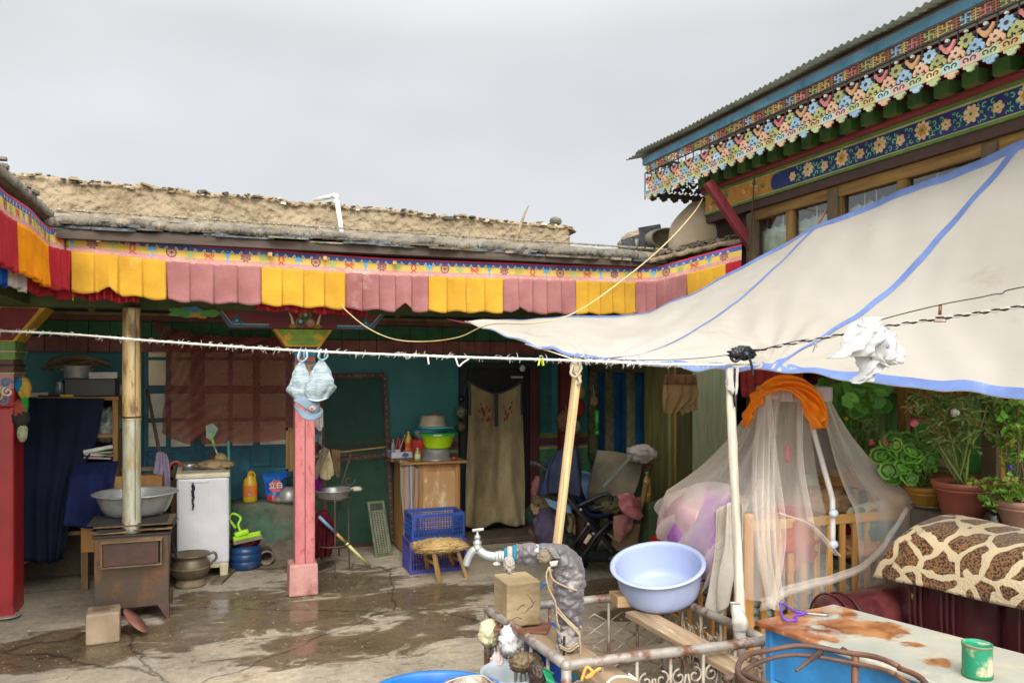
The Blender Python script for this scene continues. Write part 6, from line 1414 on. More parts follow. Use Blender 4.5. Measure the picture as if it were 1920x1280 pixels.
MB().grid(surf([[Q(1070, 890, 6.4), Q(1082, 890, 6.7)], [Q(1085, 935, 6.4), Q(1095, 935, 6.7)], [Q(1110, 965, 6.4), Q(1120, 962, 6.7)], [Q(1165, 955, 6.4), Q(1172, 952, 6.7)]], lambda u, v, p: V3((0, 0, -.02 * sin(u * PI)))), 14, 24).obj('seat', cloth('seat_navy', '1f2a4c', '161e38'), sr, solid=.03)
MB().bar(Q(1140, 972, 6.5), Q(1196, 972, 6.5), .30, .02, up=(0, 0, 1)).obj('footrest', BLKP, sr, bevel=.008)
MB().grid(surf([[Q(1072, 1028, 6.4), Q(1120, 1034, 6.4), Q(1165, 1032, 6.4)], [Q(1076, 1052, 6.5), Q(1120, 1054, 6.5), Q(1160, 1050, 6.5)], [Q(1080, 1028, 6.75), Q(1120, 1030, 6.75), Q(1165, 1028, 6.75)]]), 20, 10).obj('basket', cloth('basket', '2e3234', '202426', alpha=.85), sr)
for (x, y) in ((1089, 955), (1103, 982), (1113, 1000)): MB().lump(Q(x, y, 6.32), (.014, .014, .014), sub=2, amp=0).obj('bolt', STEEL, sr)
MB().tube([Q(1097, 1018, 6.33), Q(1107, 1002, 6.33)], .017, 10).obj('warning_sticker', mat('sticker_yw', 'c89a20', 'c8c8c0', scale=25), sr)
# armchair with grey blanket
yc_ = 7.0
ar = thing('armchair', 'old wooden armchair under a grey-brown blanket in the corner', 'chair', (G(1165, 960, 7.0).x, G(1165, 960, 7.0).y, 0))
GB = cloth('grey_blanket', '7c7460', '625a4a', scale=4)
MB().grid(surf([[G(1122, 846, 6.95), G(1160, 850, 6.9), G(1208, 862, 6.8)], [G(1112, 880, 6.85), G(1155, 885, 6.78), G(1202, 895, 6.72)], [G(1104, 922, 6.72), G(1150, 926, 6.66), G(1190, 930, 6.62)], [G(1102, 935, 6.60), G(1150, 940, 6.54), G(1188, 942, 6.5)]], lambda u, v, p: V3((0, -.02 * NO(p * 5) - .01 * sin(u * 12), 0))), 30, 30).obj('blanket', GB, ar, solid=.05)
MB().bar(G(1216, 868, 6.75), G(1188, 1040, 6.8), .05, .05).obj('back_post', wood('chair_red', '6a3a28', '4c2a1e'), ar, bevel=.008)
MB().bar(G(1130, 850, 7.0), G(1112, 1040, 6.9), .05, .05).obj('back_post', wood('chair_red', 'x'), ar, bevel=.008)
MB().bar(G(1212, 905, 6.4), G(1180, 1045, 6.45), .04, .04).obj('leg', wood('chair_pale', '8a7048', '6a5434'), ar, bevel=.006)
MB().bar(G(1080, 945, 6.9), G(1190, 950, 6.5), .30, .05, up=(0, 0, 1)).obj('seat', GB, ar, bevel=.01)
MB().grid(surf([[G(1205, 930, 6.42), G(1150, 940, 6.42)], [G(1200, 990, 6.40), G(1152, 990, 6.42)], [G(1190, 1050, 6.42), G(1140, 1048, 6.45)]]), 10, 10).obj('side_board', mat('chair_ply', '7c6444', '5f4a30', scale=4), ar, solid=.02)
tag(MB().bar(G(1131, 912, 6.6), G(1182, 856, 6.62), .022, .006, up=(0, 1, 0)).obj('pale_strap', cloth('strap', '8c9488', '70786e')), 'pale green strap lying diagonally over the chair blanket', 'strap')
tag(MB().lump(G(1202, 850, 6.7), (.10, .09, .06), seed=25, amp=.5, fr=1.8).obj('white_cloth', cloth('dirty_white', 'b4aca4', '8c8680')), 'crumpled off-white cloth on the top corner of the armchair', 'cloth')
tag(MB().lump(G(1150, 946, 6.45), (.12, .12, .06), seed=9, amp=.35).obj('green_coat', cloth('olive_coat', '5e5638', '453f28')), 'folded olive brown garment on the chair seat', 'clothes')
pk = MB().grid(surf([[G(1158, 928, 6.3), G(1180, 924, 6.28), G(1200, 940, 6.3)], [G(1162, 950, 6.22), G(1185, 950, 6.18), G(1203, 962, 6.2)], [G(1172, 965, 6.2), G(1190, 972, 6.18), G(1205, 968, 6.2)]], lambda u, v, p: V3((.01 * NO(p * 20), -.03 * NO(p * 14), .02 * NO(p * 17)))), 30, 30)
tag(pk.obj('pink_plastic', mat('pink_pl', 'c07478', '9c5458', rough=.22, bump=.2, alpha=.85), solid=.003), 'glossy pink plastic sheet hanging off the armchair seat', 'plastic sheet')
pk = MB().grid(surf([[G(1150, 968, 6.3), G(1170, 965, 6.28), G(1190, 968, 6.3)], [G(1150, 990, 6.28), G(1168, 992, 6.25), G(1184, 990, 6.3)], [G(1152, 1010, 6.3), G(1163, 1016, 6.28), G(1172, 1005, 6.3)]], lambda u, v, p: V3((0, -.03 * NO(p * 14), 0))), 24, 24)
tag(pk.obj('pink_cloth', cloth('pinkish', '9c6c64', '7a5048'), solid=.003), 'dull pink cloth under the stroller footrest', 'cloth')
bt = bottle(1213, 940, G(1213, 940, 6.45).y, G(1213, 940, 6.45).z, .24, .035, mat('drink', 'b87c20', '6a6a38', scale=12, rough=.15), 'juice bottle with yellow label and green cap beside the chair back', plastic('cap_grn', '2e8c3c'), name='juice_bottle', lab=mat('juice_lab', 'c8a028', '9c3c28', scale=22))
tag(MB().bb(G(1204, 944, 6.5).x, G(1232, 944, 6.5).x, G(1213, 940, 6.45).y - .06, G(1213, 940, 6.45).y + .14, 0, G(1213, 940, 6.45).z).obj('low_cupboard', mat('cup_green', '3f5434', '5c6444', scale=4, c3='7c7458'), bevel=.01), 'scuffed green low cupboard by the door post under the juice bottle', 'cupboard')
# heap of clothes at the left of the stroller
hp = thing('clothes_heap', 'heap of dark clothes and bags on a low seat behind the stroller', 'clothes', nloc(GZ(1035, 1045, 0)))
for (px, py, r, m, sd, D_) in [(1008, 925, (.05, .05, .13), ('cl_pink', '8c5c58'), 1, 7.0), (1018, 950, (.09, .1, .08), ('cl_tan', 'b09468'), 2, 6.95), (1032, 985, (.12, .12, .17), ('cl_purp', '5a5064'), 3, 6.85), (1030, 940, (.13, .12, .07), ('cl_olive', '70684a'), 4, 6.9), (1065, 990, (.06, .08, .15), ('cl_cream', '9c8a64'), 5, 6.9), (1000, 965, (.06, .06, .08), ('cl_dkg', '2b3a34'), 6, 7.0), (1050, 1015, (.14, .12, .10), ('cl_dark', '403e40'), 7, 6.85), (1085, 985, (.10, .1, .2), ('cl_brn', '846448'), 8, 7.1)]:
    MB().lump(G(px, py, D_), r, seed=sd, amp=.32, fr=2.4).obj('garment', cloth(m[0], m[1]), hp)
MB().bar((G(1005, 1000, 7.0).x, G(1005, 1000, 7.0).y, 0), G(1010, 960, 7.0), .05, .05).obj('stool_leg', wood('chair_red', 'x'), hp); MB().bar(G(1000, 1000, 7.0), G(1085, 1005, 7.1), .34, .04, up=(0, 0, 1)).obj('low_seat', wood('chair_pale', 'x'), hp)
tag(bowl(G(1096, 915, 6.95), .14, .07, .08, M=rot('X', 62) @ rot('Z', 0)).obj('pale_blue_basin', plastic('basin_lb', '7c9cc4', '6484ac')), 'pale blue basin standing on edge behind the stroller canopy', 'basin')
tag(MB().grid(surf([[G(1020, 932, 6.5), G(1040, 938, 6.5), G(1070, 945, 6.5)], [G(1030, 948, 6.5), G(1050, 958, 6.5), G(1072, 962, 6.5)]]), 12, 6).obj('light_blue_tray', plastic('basin_lb', 'x'), solid=.01), 'light blue plastic edge under the stroller canopy', 'tray')
# hanging bags on the wall right of the red half pillar
for (px, py, r, m, sd, lb, D_) in [(1062, 790, (.09, .05, .10), 'b98a4', 1, 'dusty tan bag hanging lowest by the red half pillar', 7.6), (1087, 765, (.05, .04, .08), 'red', 2, 'dark red net bag hanging by the window frame', 7.6), (1090, 735, (.035, .03, .05), 'pale', 3, 'small pale bag hanging at the window top', 7.6), (1114, 752, (.035, .03, .045), 'brown', 4, 'little brown cloth pouch hanging in the blue curtained window', 7.5), (1078, 800, (.05, .04, .06), 'grey', 5, 'grey cloth bag hanging low beside the blue window', 7.6)]:
    cc_ = {'b98a4': '5c4030', 'red': '6a2420', 'pale': '8c7c50', 'brown': '7a6048', 'grey': '6c6454'}[m]
    t = thing('hanging_bag', lb, 'bag', G(px, py, D_), group='bags hanging by the blue window')
    MB().lump(G(px, py, D_), r, seed=sd + 20, amp=.22).obj('bag', cloth('hb_' + m, cc_), t)
    MB().tube([G(px, py, D_) + V3((0, 0, r[2] * .8)), G(px - 2, py - 32, D_ + .05)], .004, 6).obj('string', cloth('strg', 'x'), t)
tc_ = G(1119, 795, 7.5); t = thing('torch', 'small green torch hanging in front of the blue curtain', 'torch', tc_)
MB().tube([tc_ + V3((0, 0, .13)), tc_ + V3((0, 0, -.06))], .020, 14).obj('body', plastic('torch_g', '2a8c38', '1f6c2a'), t); MB().tube([tc_ + V3((0, 0, -.06)), tc_ + V3((0, 0, -.10))], [.022, .03], 14).obj('head', plastic('torch_g', 'x'), t)
# shorts hanging on the passage door
sh_ = thing('shorts', 'beige shorts with a brown waistband hanging over the passage door', 'shorts', G(1275, 740, 6.0))
def PS(px, py, D=5.95): return G(px, py, D)
MB().grid(surf([[PS(1244, 718), PS(1275, 715), PS(1306, 718)], [PS(1242, 745), PS(1275, 745), PS(1308, 745)], [PS(1243, 772), PS(1258, 776), PS(1273, 770)]], folds(3, .02)), 30, 20).obj('left_leg', cloth('shorts_beige', 'b09468', '8c744e', scale=3), sh_, solid=.004)
MB().grid(surf([[PS(1270, 716, 5.97), PS(1290, 716, 5.97), PS(1307, 718, 5.97)], [PS(1270, 745, 5.97), PS(1292, 745, 5.97), PS(1308, 745, 5.97)], [PS(1278, 778, 5.97), PS(1293, 772, 5.97), PS(1308, 768, 5.97)]], folds(3, .015, seed=3)), 24, 20).obj('right_leg', cloth('shorts_beige', 'x'), sh_, solid=.004)
MB().grid(surf([[PS(1246, 702, 5.94), PS(1306, 702, 5.94)], [PS(1244, 720, 5.93), PS(1307, 720, 5.93)]], folds(4, .012)), 30, 6).obj('waistband', cloth('waist', '7c5c40', '5c432e'), sh_, solid=.006)
# red curtain at side door
o = hang('red_curtain', [[GX(1388, 678, 3.7), GX(1440, 676, 3.7), GX(1506, 678, 3.7)], [GX(1388, 720, 3.68), GX(1440, 716, 3.68), GX(1504, 712, 3.68)], [GX(1393, 745, 3.66), GX(1440, 742, 3.66), GX(1500, 735, 3.66)]], cloth('red_cur', '9c3a34', '7c2a28', trans=.2), N_=7, amp=.02, nu=70, d=(-1, 0, 0)); tag(o, 'faded red pleated curtain hanging above the crib canopy', 'curtain')

# ================================================================ CRIB, CANOPY, BEDDING
Cx0, Cx1, Cy0, Cy1 = 2.47, 3.50, 3.36, 4.08
PINE = wood('pine', 'c08c48', '9a6c34'); PINEX = wood('pine_x', 'c49450', 'a07438', axis=0); PINEY = wood('pine_y', 'c49450', 'a07438', axis=1)
cbz = .93
cr_ = thing('crib', 'pine baby crib with slatted sides and arched end board', 'crib', ((Cx0 + Cx1) / 2, (Cy0 + Cy1) / 2, 0))
for (x, y) in ((Cx0, Cy0), (Cx0, Cy1), (Cx1, Cy0), (Cx1, Cy1)): MB().bb(x - .028, x + .028, y - .022, y + .022, 0, cbz + (.04 if x == Cx0 else .02)).obj('post', PINE, cr_, bevel=.008)
for y in (Cy0, Cy1):
    MB().bb(Cx0 + .03, Cx1 - .03, y - .012, y + .012, cbz - .05, cbz).obj('side_rail', PINEX, cr_, bevel=.006); MB().bb(Cx0 + .03, Cx1 - .03, y - .012, y + .012, .30, .36).obj('side_rail', PINEX, cr_, bevel=.006)
    for k in range(11):
        x = Cx0 + .10 + k * (Cx1 - Cx0 - .2) / 10; MB().bb(x - .017, x + .017, y - .008, y + .008, .36, cbz - .05).obj('slat', PINE, cr_, bevel=.003)
MB().bb(Cx0 - .012, Cx0 + .012, Cy0 + .02, Cy1 - .02, cbz - .05, cbz + .01).obj('end_rail', PINEY, cr_, bevel=.006); MB().bb(Cx0 - .012, Cx0 + .012, Cy0 + .02, Cy1 - .02, .20, .27).obj('end_rail', PINEY, cr_, bevel=.006)
for k in range(6):
    y = Cy0 + .09 + k * (Cy1 - Cy0 - .18) / 5; MB().bb(Cx0 - .008, Cx0 + .008, y - .016, y + .016, .27, cbz - .05).obj('slat', PINE, cr_, bevel=.003)
n_ = 24; arch = [(Cy0 + (Cy1 - Cy0) * k / n_, 1.0 + .11 * sin(PI * k / n_)) for k in range(n_ + 1)]; arch += [(Cy1 - (Cy1 - Cy0) * k / n_, .90 + .10 * sin(PI * k / n_)) for k in range(n_ + 1)]
MB().prism(arch, (Cx1 - .015, 0, 0), (0, 1, 0), (0, 0, 1), -.03).obj('arched_board', PINEY, cr_, bevel=.006)
for k in range(5):
    y = Cy0 + .11 + k * (Cy1 - Cy0 - .22) / 4; MB().bb(Cx1 - .008, Cx1 + .008, y - .017, y + .017, .36, .99).obj('slat', PINE, cr_, bevel=.003)
MB().bb(Cx1 - .012, Cx1 + .012, Cy0 + .02, Cy1 - .02, .30, .36).obj('end_rail', PINEY, cr_)
MB().bb(Cx0 + .03, Cx1 - .03, Cy0 + .02, Cy1 - .02, .33, .36).obj('bed_base', PINEX, cr_)
MB().bb(Cx0 + .03, Cx1 - .03, Cy0 - .01, Cy0 + .01, .06, .30).obj('drawer_front', mat('crib_drawer', 'b8a080', '9c8464', scale=4), cr_)
for z in (.93, .62, .45): MB().lathe([(.0001, -.004), (.008, -.003), (.0001, 0)], (Cx0 + .002, Cy0 - .022, z), 10, rot('X', 90)).obj('screw', IRON, cr_)
QG = cloth('quilt_grey', '9ca49a', '7c8680', scale=5, c3='8a7e86')
bd = MB()
for k in range(3): bd.grid(lambda u, v, k=k: V3((Cx0 + .06 + u * .93, Cy0 + .035 + v * .6 - (.0 if v > .02 else -.01), .40 + k * .065 + .018 * sin(u * 22 + k * 2) * (1 - v) + .02 * NO(V3((u * 9, v * 5, k))) + .03 * min(1, v * 8) ** .5 - .03)), 60, 24)
tag(bd.obj('quilt', QG, solid=.05), 'grey green padded quilts layered on the crib mattress', 'quilt')
for (px, py, D_, r, m, sd, nm, lb) in [(1470, 1010, 4.2, (.19, .12, .17), cloth('red_bundle', '9c3a30', '7c2824', c3='b05038'), 2, 'red_blanket', 'rusty red blanket bundled in the left half of the crib'), (1530, 945, 4.45, (.18, .12, .09), cloth('pat_pillow', '9a7c5c', '74583c', c3='b89870', s3=30, scale=30), 3, 'patterned_pillow', 'brown patterned pillow behind the red blanket'), (1620, 1025, 4.35, (.16, .10, .06), cloth('orange_roll', 'b08460', '8c6444'), 5, 'rolled_cloth', 'peach coloured rolled cloth by the right crib slats'), (1610, 1003, 4.45, (.08, .08, .05), cloth('crimson_c', 'a02838', '741c28'), 6, 'crimson_cloth', 'small crimson cloth in the middle of the crib'), (1515, 925, 4.7, (.07, .07, .10), cloth('pale_green_c', 'b4b89c', '8c9478'), 7, 'pale_cloth', 'pale green cloth piled at the far side of the crib')]:
    tag(MB().lump(G(px, py, D_), r, seed=sd, amp=.28).obj(nm, m), lb, 'bedding')
tag(MB().lump(G(1650, 990, 4.33), (.17, .05, .085), seed=8, amp=.12).obj('teal_pillow', cloth('teal_dots', '2f6a68', '255350', c3='8cb0a8', t3=.64, s3=60, w3=.01)), 'dotted teal pillow behind the right crib slats', 'pillow')
pw = MB().grid(surf([[G(1585, 955, 4.4), G(1620, 945, 4.45), G(1675, 935, 4.5)], [G(1590, 975, 4.36), G(1630, 972, 4.4), G(1680, 962, 4.42)], [G(1600, 1000, 4.36), G(1640, 998, 4.38), G(1672, 1010, 4.4)]], lambda u, v, p: V3((0, -.05 * sin(u * PI) * sin(v * PI) + .012 * NO(p * 12), 0))), 24, 20)
pt_ = thing('cream_pillow', 'cream pillowcase with small tree prints at the arched end', 'pillow', G(1640, 970, 4.4)); pw.obj('case', cloth('cream_case', 'c8bea0', 'a89e80'), pt_, solid=.02)
for (px, py, c_) in ((1612, 958, '4c6458'), (1642, 960, '8c5450')): MB().lump(G(px, py, 4.37), (.035, .006, .022), seed=px, amp=.2, sub=3).obj('tree_print', cloth('tp_' + c_, c_), pt_)
# canopy net
NETM = bpy.data.materials.new('tulle'); NETM.use_nodes = True; _n = NETM.node_tree.nodes; _l = NETM.node_tree.links.new; _n.clear()
_o = _n.new('ShaderNodeOutputMaterial'); _d = _n.new('ShaderNodeBsdfDiffuse'); _d.inputs[0].default_value = lin('f8f2e8'); _t = _n.new('ShaderNodeBsdfTranslucent'); _t.inputs[0].default_value = lin('fff8ee'); _p = _n.new('ShaderNodeBsdfTransparent')
_m1 = _n.new('ShaderNodeMixShader'); _m1.inputs[0].default_value = .4; _m2 = _n.new('ShaderNodeMixShader')
_lw = _n.new('ShaderNodeLayerWeight'); _lw.inputs[0].default_value = .35; _mr = _n.new('ShaderNodeMapRange'); _mr.inputs[3].default_value = .19; _mr.inputs[4].default_value = .9
_l(_lw.outputs['Facing'], _mr.inputs[0]); _l(_mr.outputs[0], _m2.inputs[0]); _l(_d.outputs[0], _m1.inputs[1]); _l(_t.outputs[0], _m1.inputs[2]); _l(_p.outputs[0], _m2.inputs[1]); _l(_m1.outputs[0], _m2.inputs[2]); _l(_m2.outputs[0], _o.inputs[0])
Hc = V3((2.99, 3.66, 1.56))
net = thing('bed_canopy', 'sheer white mosquito net falling from a hoop over the crib', 'canopy', (Hc.x, Hc.y, 0))
def rectpt(a, g=.06):
    # point on the crib outline in direction a
    cx_, cy_ = (Cx0 + Cx1) / 2, (Cy0 + Cy1) / 2; hx, hy = (Cx1 - Cx0) / 2 + g, (Cy1 - Cy0) / 2 + g; c, s = cos(a), sin(a)
    k = 1 / max(abs(c) / hx, abs(s) / hy) ; k = k * .8 + .2 * math.hypot(hx, hy) * .8; k = min(k, 1 / max(abs(c) / (hx + .05), abs(s) / (hy + .05)))
    return V3((cx_ + c * k, cy_ + s * k, 0))
def netf(u, v, a0=-2.75, a1=1.75 * PI - 1.0, foldn=26, zb=None):
    a = a0 + (a1 - a0) * u
    t = Hc + V3((.185 * cos(a), .185 * sin(a), 0)); e_ = rectpt(a)
    # front side hem rises in a swag to the right
    zlow = .98 + .02 * sin(a * 5)
    v1 = .72
    if v < v1:
        s = v / v1; k = s ** 1.25; p = V3((t.x + (e_.x - t.x) * k, t.y + (e_.y - t.y) * k, Hc.z + (zlow - Hc.z) * s))
        p.z -= .05 * sin(s * PI)
    else:
        s = (v - v1) / (1 - v1); front = max(0, -sin(a)); drop = .08 + .45 * front + .12 * NO(V3((a * 1.7, 2, 0)))
        ll = (cos(a) + 1) / 2; drop += .12 * (1 - ll) * front - .12 * ll * front
        p = V3((e_.x, e_.y, zlow - drop * s)); p += V3((cos(a), sin(a), 0)) * (.02 * sin(s * 3))
    w = v if v < v1 else v1
    fa = .012 + .05 * w * (1 - .4 * w)
    ph = a * foldn / (2 * PI) * 2 * PI / 1.0
    off = fa * sin(ph + 2.4 * NO(V3((a * 2, v * .8, 1)))) * (.5 + .9 * abs(NO(V3((a * 3, 5, 0)))))
    return p + V3((cos(a), sin(a), 0)) * off
MB().grid(lambda u, v: netf(u, v, -PI * .44, PI * 1.42, 17), 420, 46).obj('net', NETM, net)
# loose front flap gathered to the left and swagging to the right
def flap(pts0, n=5, sd=0, amp=.03):
    rows = [[Vector(p) for p in r] for r in pts0]
    return MB().grid(surf(rows, lambda u, v, p: V3((0, -amp * sin(u * n * 2 * PI + 3 * NO(V3((u * 2, v * 2, sd)))) * (.3 + v * .7), 0))), 90, 60)
flap([[G(1425, 735, 4.3), G(1440, 738, 4.25), G(1462, 742, 4.25)], [G(1410, 870, 4.15), G(1435, 870, 4.1), G(1455, 880, 4.12)], [G(1415, 1000, 3.98), G(1438, 1010, 3.95), G(1460, 1000, 3.97)], [G(1440, 1130, 3.9), G(1452, 1142, 3.88), G(1470, 1110, 3.92)]], 4, 1).obj('front_flap', NETM, net)
# rolled hem, catching the light
hm = spl([G(1424, 1135, 3.9), G(1450, 1125, 3.89), (G(1475, 1106, 3.9)), G(1530, 1093, 3.93), G(1590, 1075, 3.98), G(1640, 1042, 4.05), G(1680, 985, 4.15), G(1698, 955, 4.22)], 40)
def hemf(u, v):
    p = cr(hm, u); return p + V3((0, -.02 * sin(v * PI), .065 * (v - .5) * (1 - .5 * u) + .01 * NO(p * 9)))
for k in range(2): MB().grid(hemf if k == 0 else (lambda u, v: hemf(u, v * .6) + V3((0, .012, .004))), 60, 6).obj('hem', NETM, net)
for k, (pa) in enumerate([[G(1440, 740, 4.24), G(1452, 860, 4.1), G(1468, 1000, 3.93), G(1447, 1140, 3.88)], [G(1500, 742, 4.2), G(1500, 860, 4.1), G(1520, 980, 3.95)], [G(1456, 960, 3.95), G(1520, 985, 3.93), G(1570, 1040, 3.92)]]):
    MB().grid(lambda u, v, pa=pa: cr([Vector(p) for p in pa], v) + V3((.022 * (u - .5) * 1.5, -.02 * sin(u * PI), 0)), 6, 40).obj('gathered_fold', NETM, net)
mb = MB(); mb.capb = False
mb.lathe([(.185, -.03), (.192, -.02), (.192, .03), (.185, .04), (.178, .03), (.178, -.02)], Hc, 36); mb.obj('hoop', cloth('hoop_white', 'c8bcb8', 'b0a4a0'), net)
def frill(u, v):
    a = -2.6 + 2.2 * u; r = .20 + .012 * sin(a * 30); return Hc + V3((r * cos(a), r * sin(a), .035 - .075 * v))
MB().grid(frill, 90, 4).obj('frill', cloth('frill_w', 'd0c0c0', 'b8a8a8'), net)
MB().tube(spl([Hc + V3((.12, -.05, .03)), G(1520, 780, 4.3), G(1540, 860, 4.15), G(1558, 925, 4.03), G(1561, 945, 3.99), G(1561, 1020, 3.97)], 20), .014, 12).obj('net_pole', plastic('pole_white', 'c8c4bc', 'b4b0a8'), net)
for py in (962, 1020): MB().lump(G(1563, py, 3.95), (.024, .02, .022), sub=3, amp=0).obj('clamp_knob', plastic('knob_w', 'b8c0cc'), net)
# orange scarf
def orf(u, v):
    a = -PI * 1.12 + PI * 1.55 * u * .96; r = .205 + .035 * sin(v * PI)
    sagl = .16 * max(0, (.16 - u) / .16) + .15 * max(0, (u - .80) / .2) ** .8 * 1.15
    p = Hc + V3((r * cos(a), r * sin(a), .075 - .085 * v - sagl * (.35 + v) - .03 * sin(u * PI) * -1))
    return p + V3((cos(a), sin(a), .6)) * (.018 * NO(V3((u * 12, v * 5, 0))) + .012 * sin(v * 9 + u * 8))
ORG_ = cloth('orange_satin', 'ff9418', 'f47a08', rough=.42, spec=.5, scale=3, trans=.15)
osc = thing('orange_scarf', 'bright orange satin scarf draped round the canopy hoop', 'scarf', Hc)
def scarf(pts, w0, w1, seed=0, n=60):
    pts = [Vector(p) for p in pts]
    def f(u, v):
        p = cr(pts, u); w_ = w0 + (w1 - w0) * sin(u * PI)
        q = (v - .5) * w_; return p + V3((.35 * q * .4, -.03 * sin(v * PI) - .018 * sin(v * 17 + seed + 3 * NO(V3((u * 3, v, seed)))) - .01 * NO(V3((u * 14, v * 6, seed))), -q))
    return MB().grid(f, n, 20)
scarf([G(1400, 795, 4.45), G(1408, 760, 4.38), G(1425, 735, 4.3), G(1455, 719, 4.24), G(1490, 720, 4.22), G(1520, 736, 4.22), G(1537, 765, 4.25), G(1540, 796, 4.28)], .05, .085, 1).obj('satin', ORG_, osc, solid=.006)
MB().grid(surf([[G(1440, 722, 4.3), G(1480, 717, 4.3), G(1500, 722, 4.3), G(1530, 740, 4.32), G(1549, 775, 4.34)], [G(1442, 730, 4.2), G(1478, 726, 4.18), G(1500, 740, 4.16), G(1522, 765, 4.18), G(1543, 795, 4.2)], [G(1450, 733, 4.2), G(1476, 732, 4.16), G(1502, 755, 4.15), G(1518, 785, 4.18), G(1530, 806, 4.2)]], lambda u, v, p: V3((0, -.02 * sin(v * 14 + u * 4) - .02 * NO(p * 16), 0))), 50, 30).obj('satin_end', ORG_, osc, solid=.006)
MB().grid(surf([[G(1425, 728, 4.28), G(1412, 740, 4.3), G(1400, 765, 4.35), G(1390, 800, 4.4)], [G(1440, 732, 4.22), G(1428, 752, 4.24), G(1412, 775, 4.3), G(1398, 796, 4.36)]], lambda u, v, p: V3((0, -.02 * sin(v * 9 + u * 14) - .015 * NO(p * 16), 0))), 40, 16).obj('satin_end', ORG_, osc, solid=.006)
tag(MB().lump(G(1477, 850, 4.5), (.022, .02, .05), seed=3, amp=.1).obj('pink_toy', plastic('toy_pink', 'd0506c')), 'small pink toy hanging inside the net', 'toy')
tag(MB().lump(G(1384, 950, 4.3) + V3((0, 0, -.05)), (.01, .01, .01), sub=1, amp=0).obj('button', plastic('toy_pink', 'x')), 'tiny pink bead caught on the net by the left crib post', 'bead')
# pink and lilac blankets bulging over the crib end
bl_ = thing('lilac_blanket', 'lilac and pale pink baby blanket bulging over the left crib end inside the net', 'blanket', (2.45, 3.75, .7))
MB().grid(surf([[G(1262, 935, 4.75), G(1310, 920, 4.5), G(1365, 925, 4.2), G(1385, 935, 4.05)], [G(1244, 965, 4.72), G(1290, 960, 4.35), G(1350, 970, 4.05), G(1385, 985, 3.98)], [G(1246, 1020, 4.72), G(1290, 1025, 4.36), G(1330, 1040, 4.1), G(1360, 1050, 4.02)], [G(1262, 1068, 4.76), G(1300, 1075, 4.45), G(1325, 1082, 4.2), G(1345, 1085, 4.1)]], lambda u, v, p: V3((-.03 * sin(u * 9 + 2 * NO(p * 2)), -.03 * NO(p * 5), 0))), 60, 50).obj('lilac_side', cloth('lilac', 'b97cc4', '9c5cac', c3='d8b4c4', t3=.53, s3=2.2), bl_, solid=.02)
MB().grid(surf([[G(1250, 932, 4.78), G(1290, 915, 4.6), G(1330, 912, 4.5)], [G(1238, 955, 4.74), G(1272, 950, 4.4), G(1310, 960, 4.25)], [G(1236, 1010, 4.72), G(1262, 1020, 4.5), G(1290, 1040, 4.35)]], lambda u, v, p: V3((0, -.04 * NO(p * 4), 0))), 40, 40).obj('pink_side', cloth('palepink', 'd0b0b0', 'b89498'), bl_, solid=.02)
MB().grid(surf([[G(1300, 1070, 4.2), G(1330, 1060, 4.12), G(1350, 1050, 4.05)], [G(1310, 1085, 4.2), G(1325, 1090, 4.12), G(1340, 1082, 4.08)]]), 10, 10).obj('purple_edge', cloth('purple_e', '7c2c90', '5c1c70'), bl_, solid=.02)
NB = MB().grid(surf([[G(1232, 940, 4.7), G(1290, 910, 4.4), G(1350, 905, 4.1), G(1400, 935, 3.9)], [G(1236, 1000, 4.66), G(1290, 1010, 4.25), G(1340, 1020, 4.0), G(1385, 1010, 3.88)], [G(1255, 1070, 4.7), G(1300, 1100, 4.3), G(1320, 1110, 4.1), G(1340, 1060, 3.98)]], lambda u, v, p: V3((-.02 * sin((u + v) * 16), -.02 * NO(p * 6), 0))), 70, 50)
NB.obj('net_end', NETM, net)
WHC = cloth('cream_sheet', 'cfc6b6', 'b4a998', scale=3, trans=.2)
o = MB().grid(surf([[G(1340, 960, 4.0), G(1362, 945, 3.92), G(1384, 942, 3.85)], [G(1340, 1040, 4.0), G(1360, 1030, 3.9), G(1382, 1020, 3.86)], [G(1335, 1100, 4.0), G(1352, 1090, 3.92), G(1370, 1070, 3.88)], [G(1325, 1142, 4.0), G(1350, 1155, 3.95), G(1362, 1120, 3.92)]], lambda u, v, p: V3((-.02 * sin(u * 12), -.02 * sin(u * 14 + v * 3), 0))), 40, 40).obj('cream_sheet', WHC, solid=.004)
tag(o, 'cream embroidered sheet hanging over the crib corner', 'sheet')
tag(MB().lump(G(1205 + 32, 1014, 5.2), (.05, .05, .04), seed=3, amp=.3).obj('crimson_rag', cloth('red_cap', 'b81c20', '8c1418')), 'small red cloth behind the blanket at the crib left end', 'cloth')

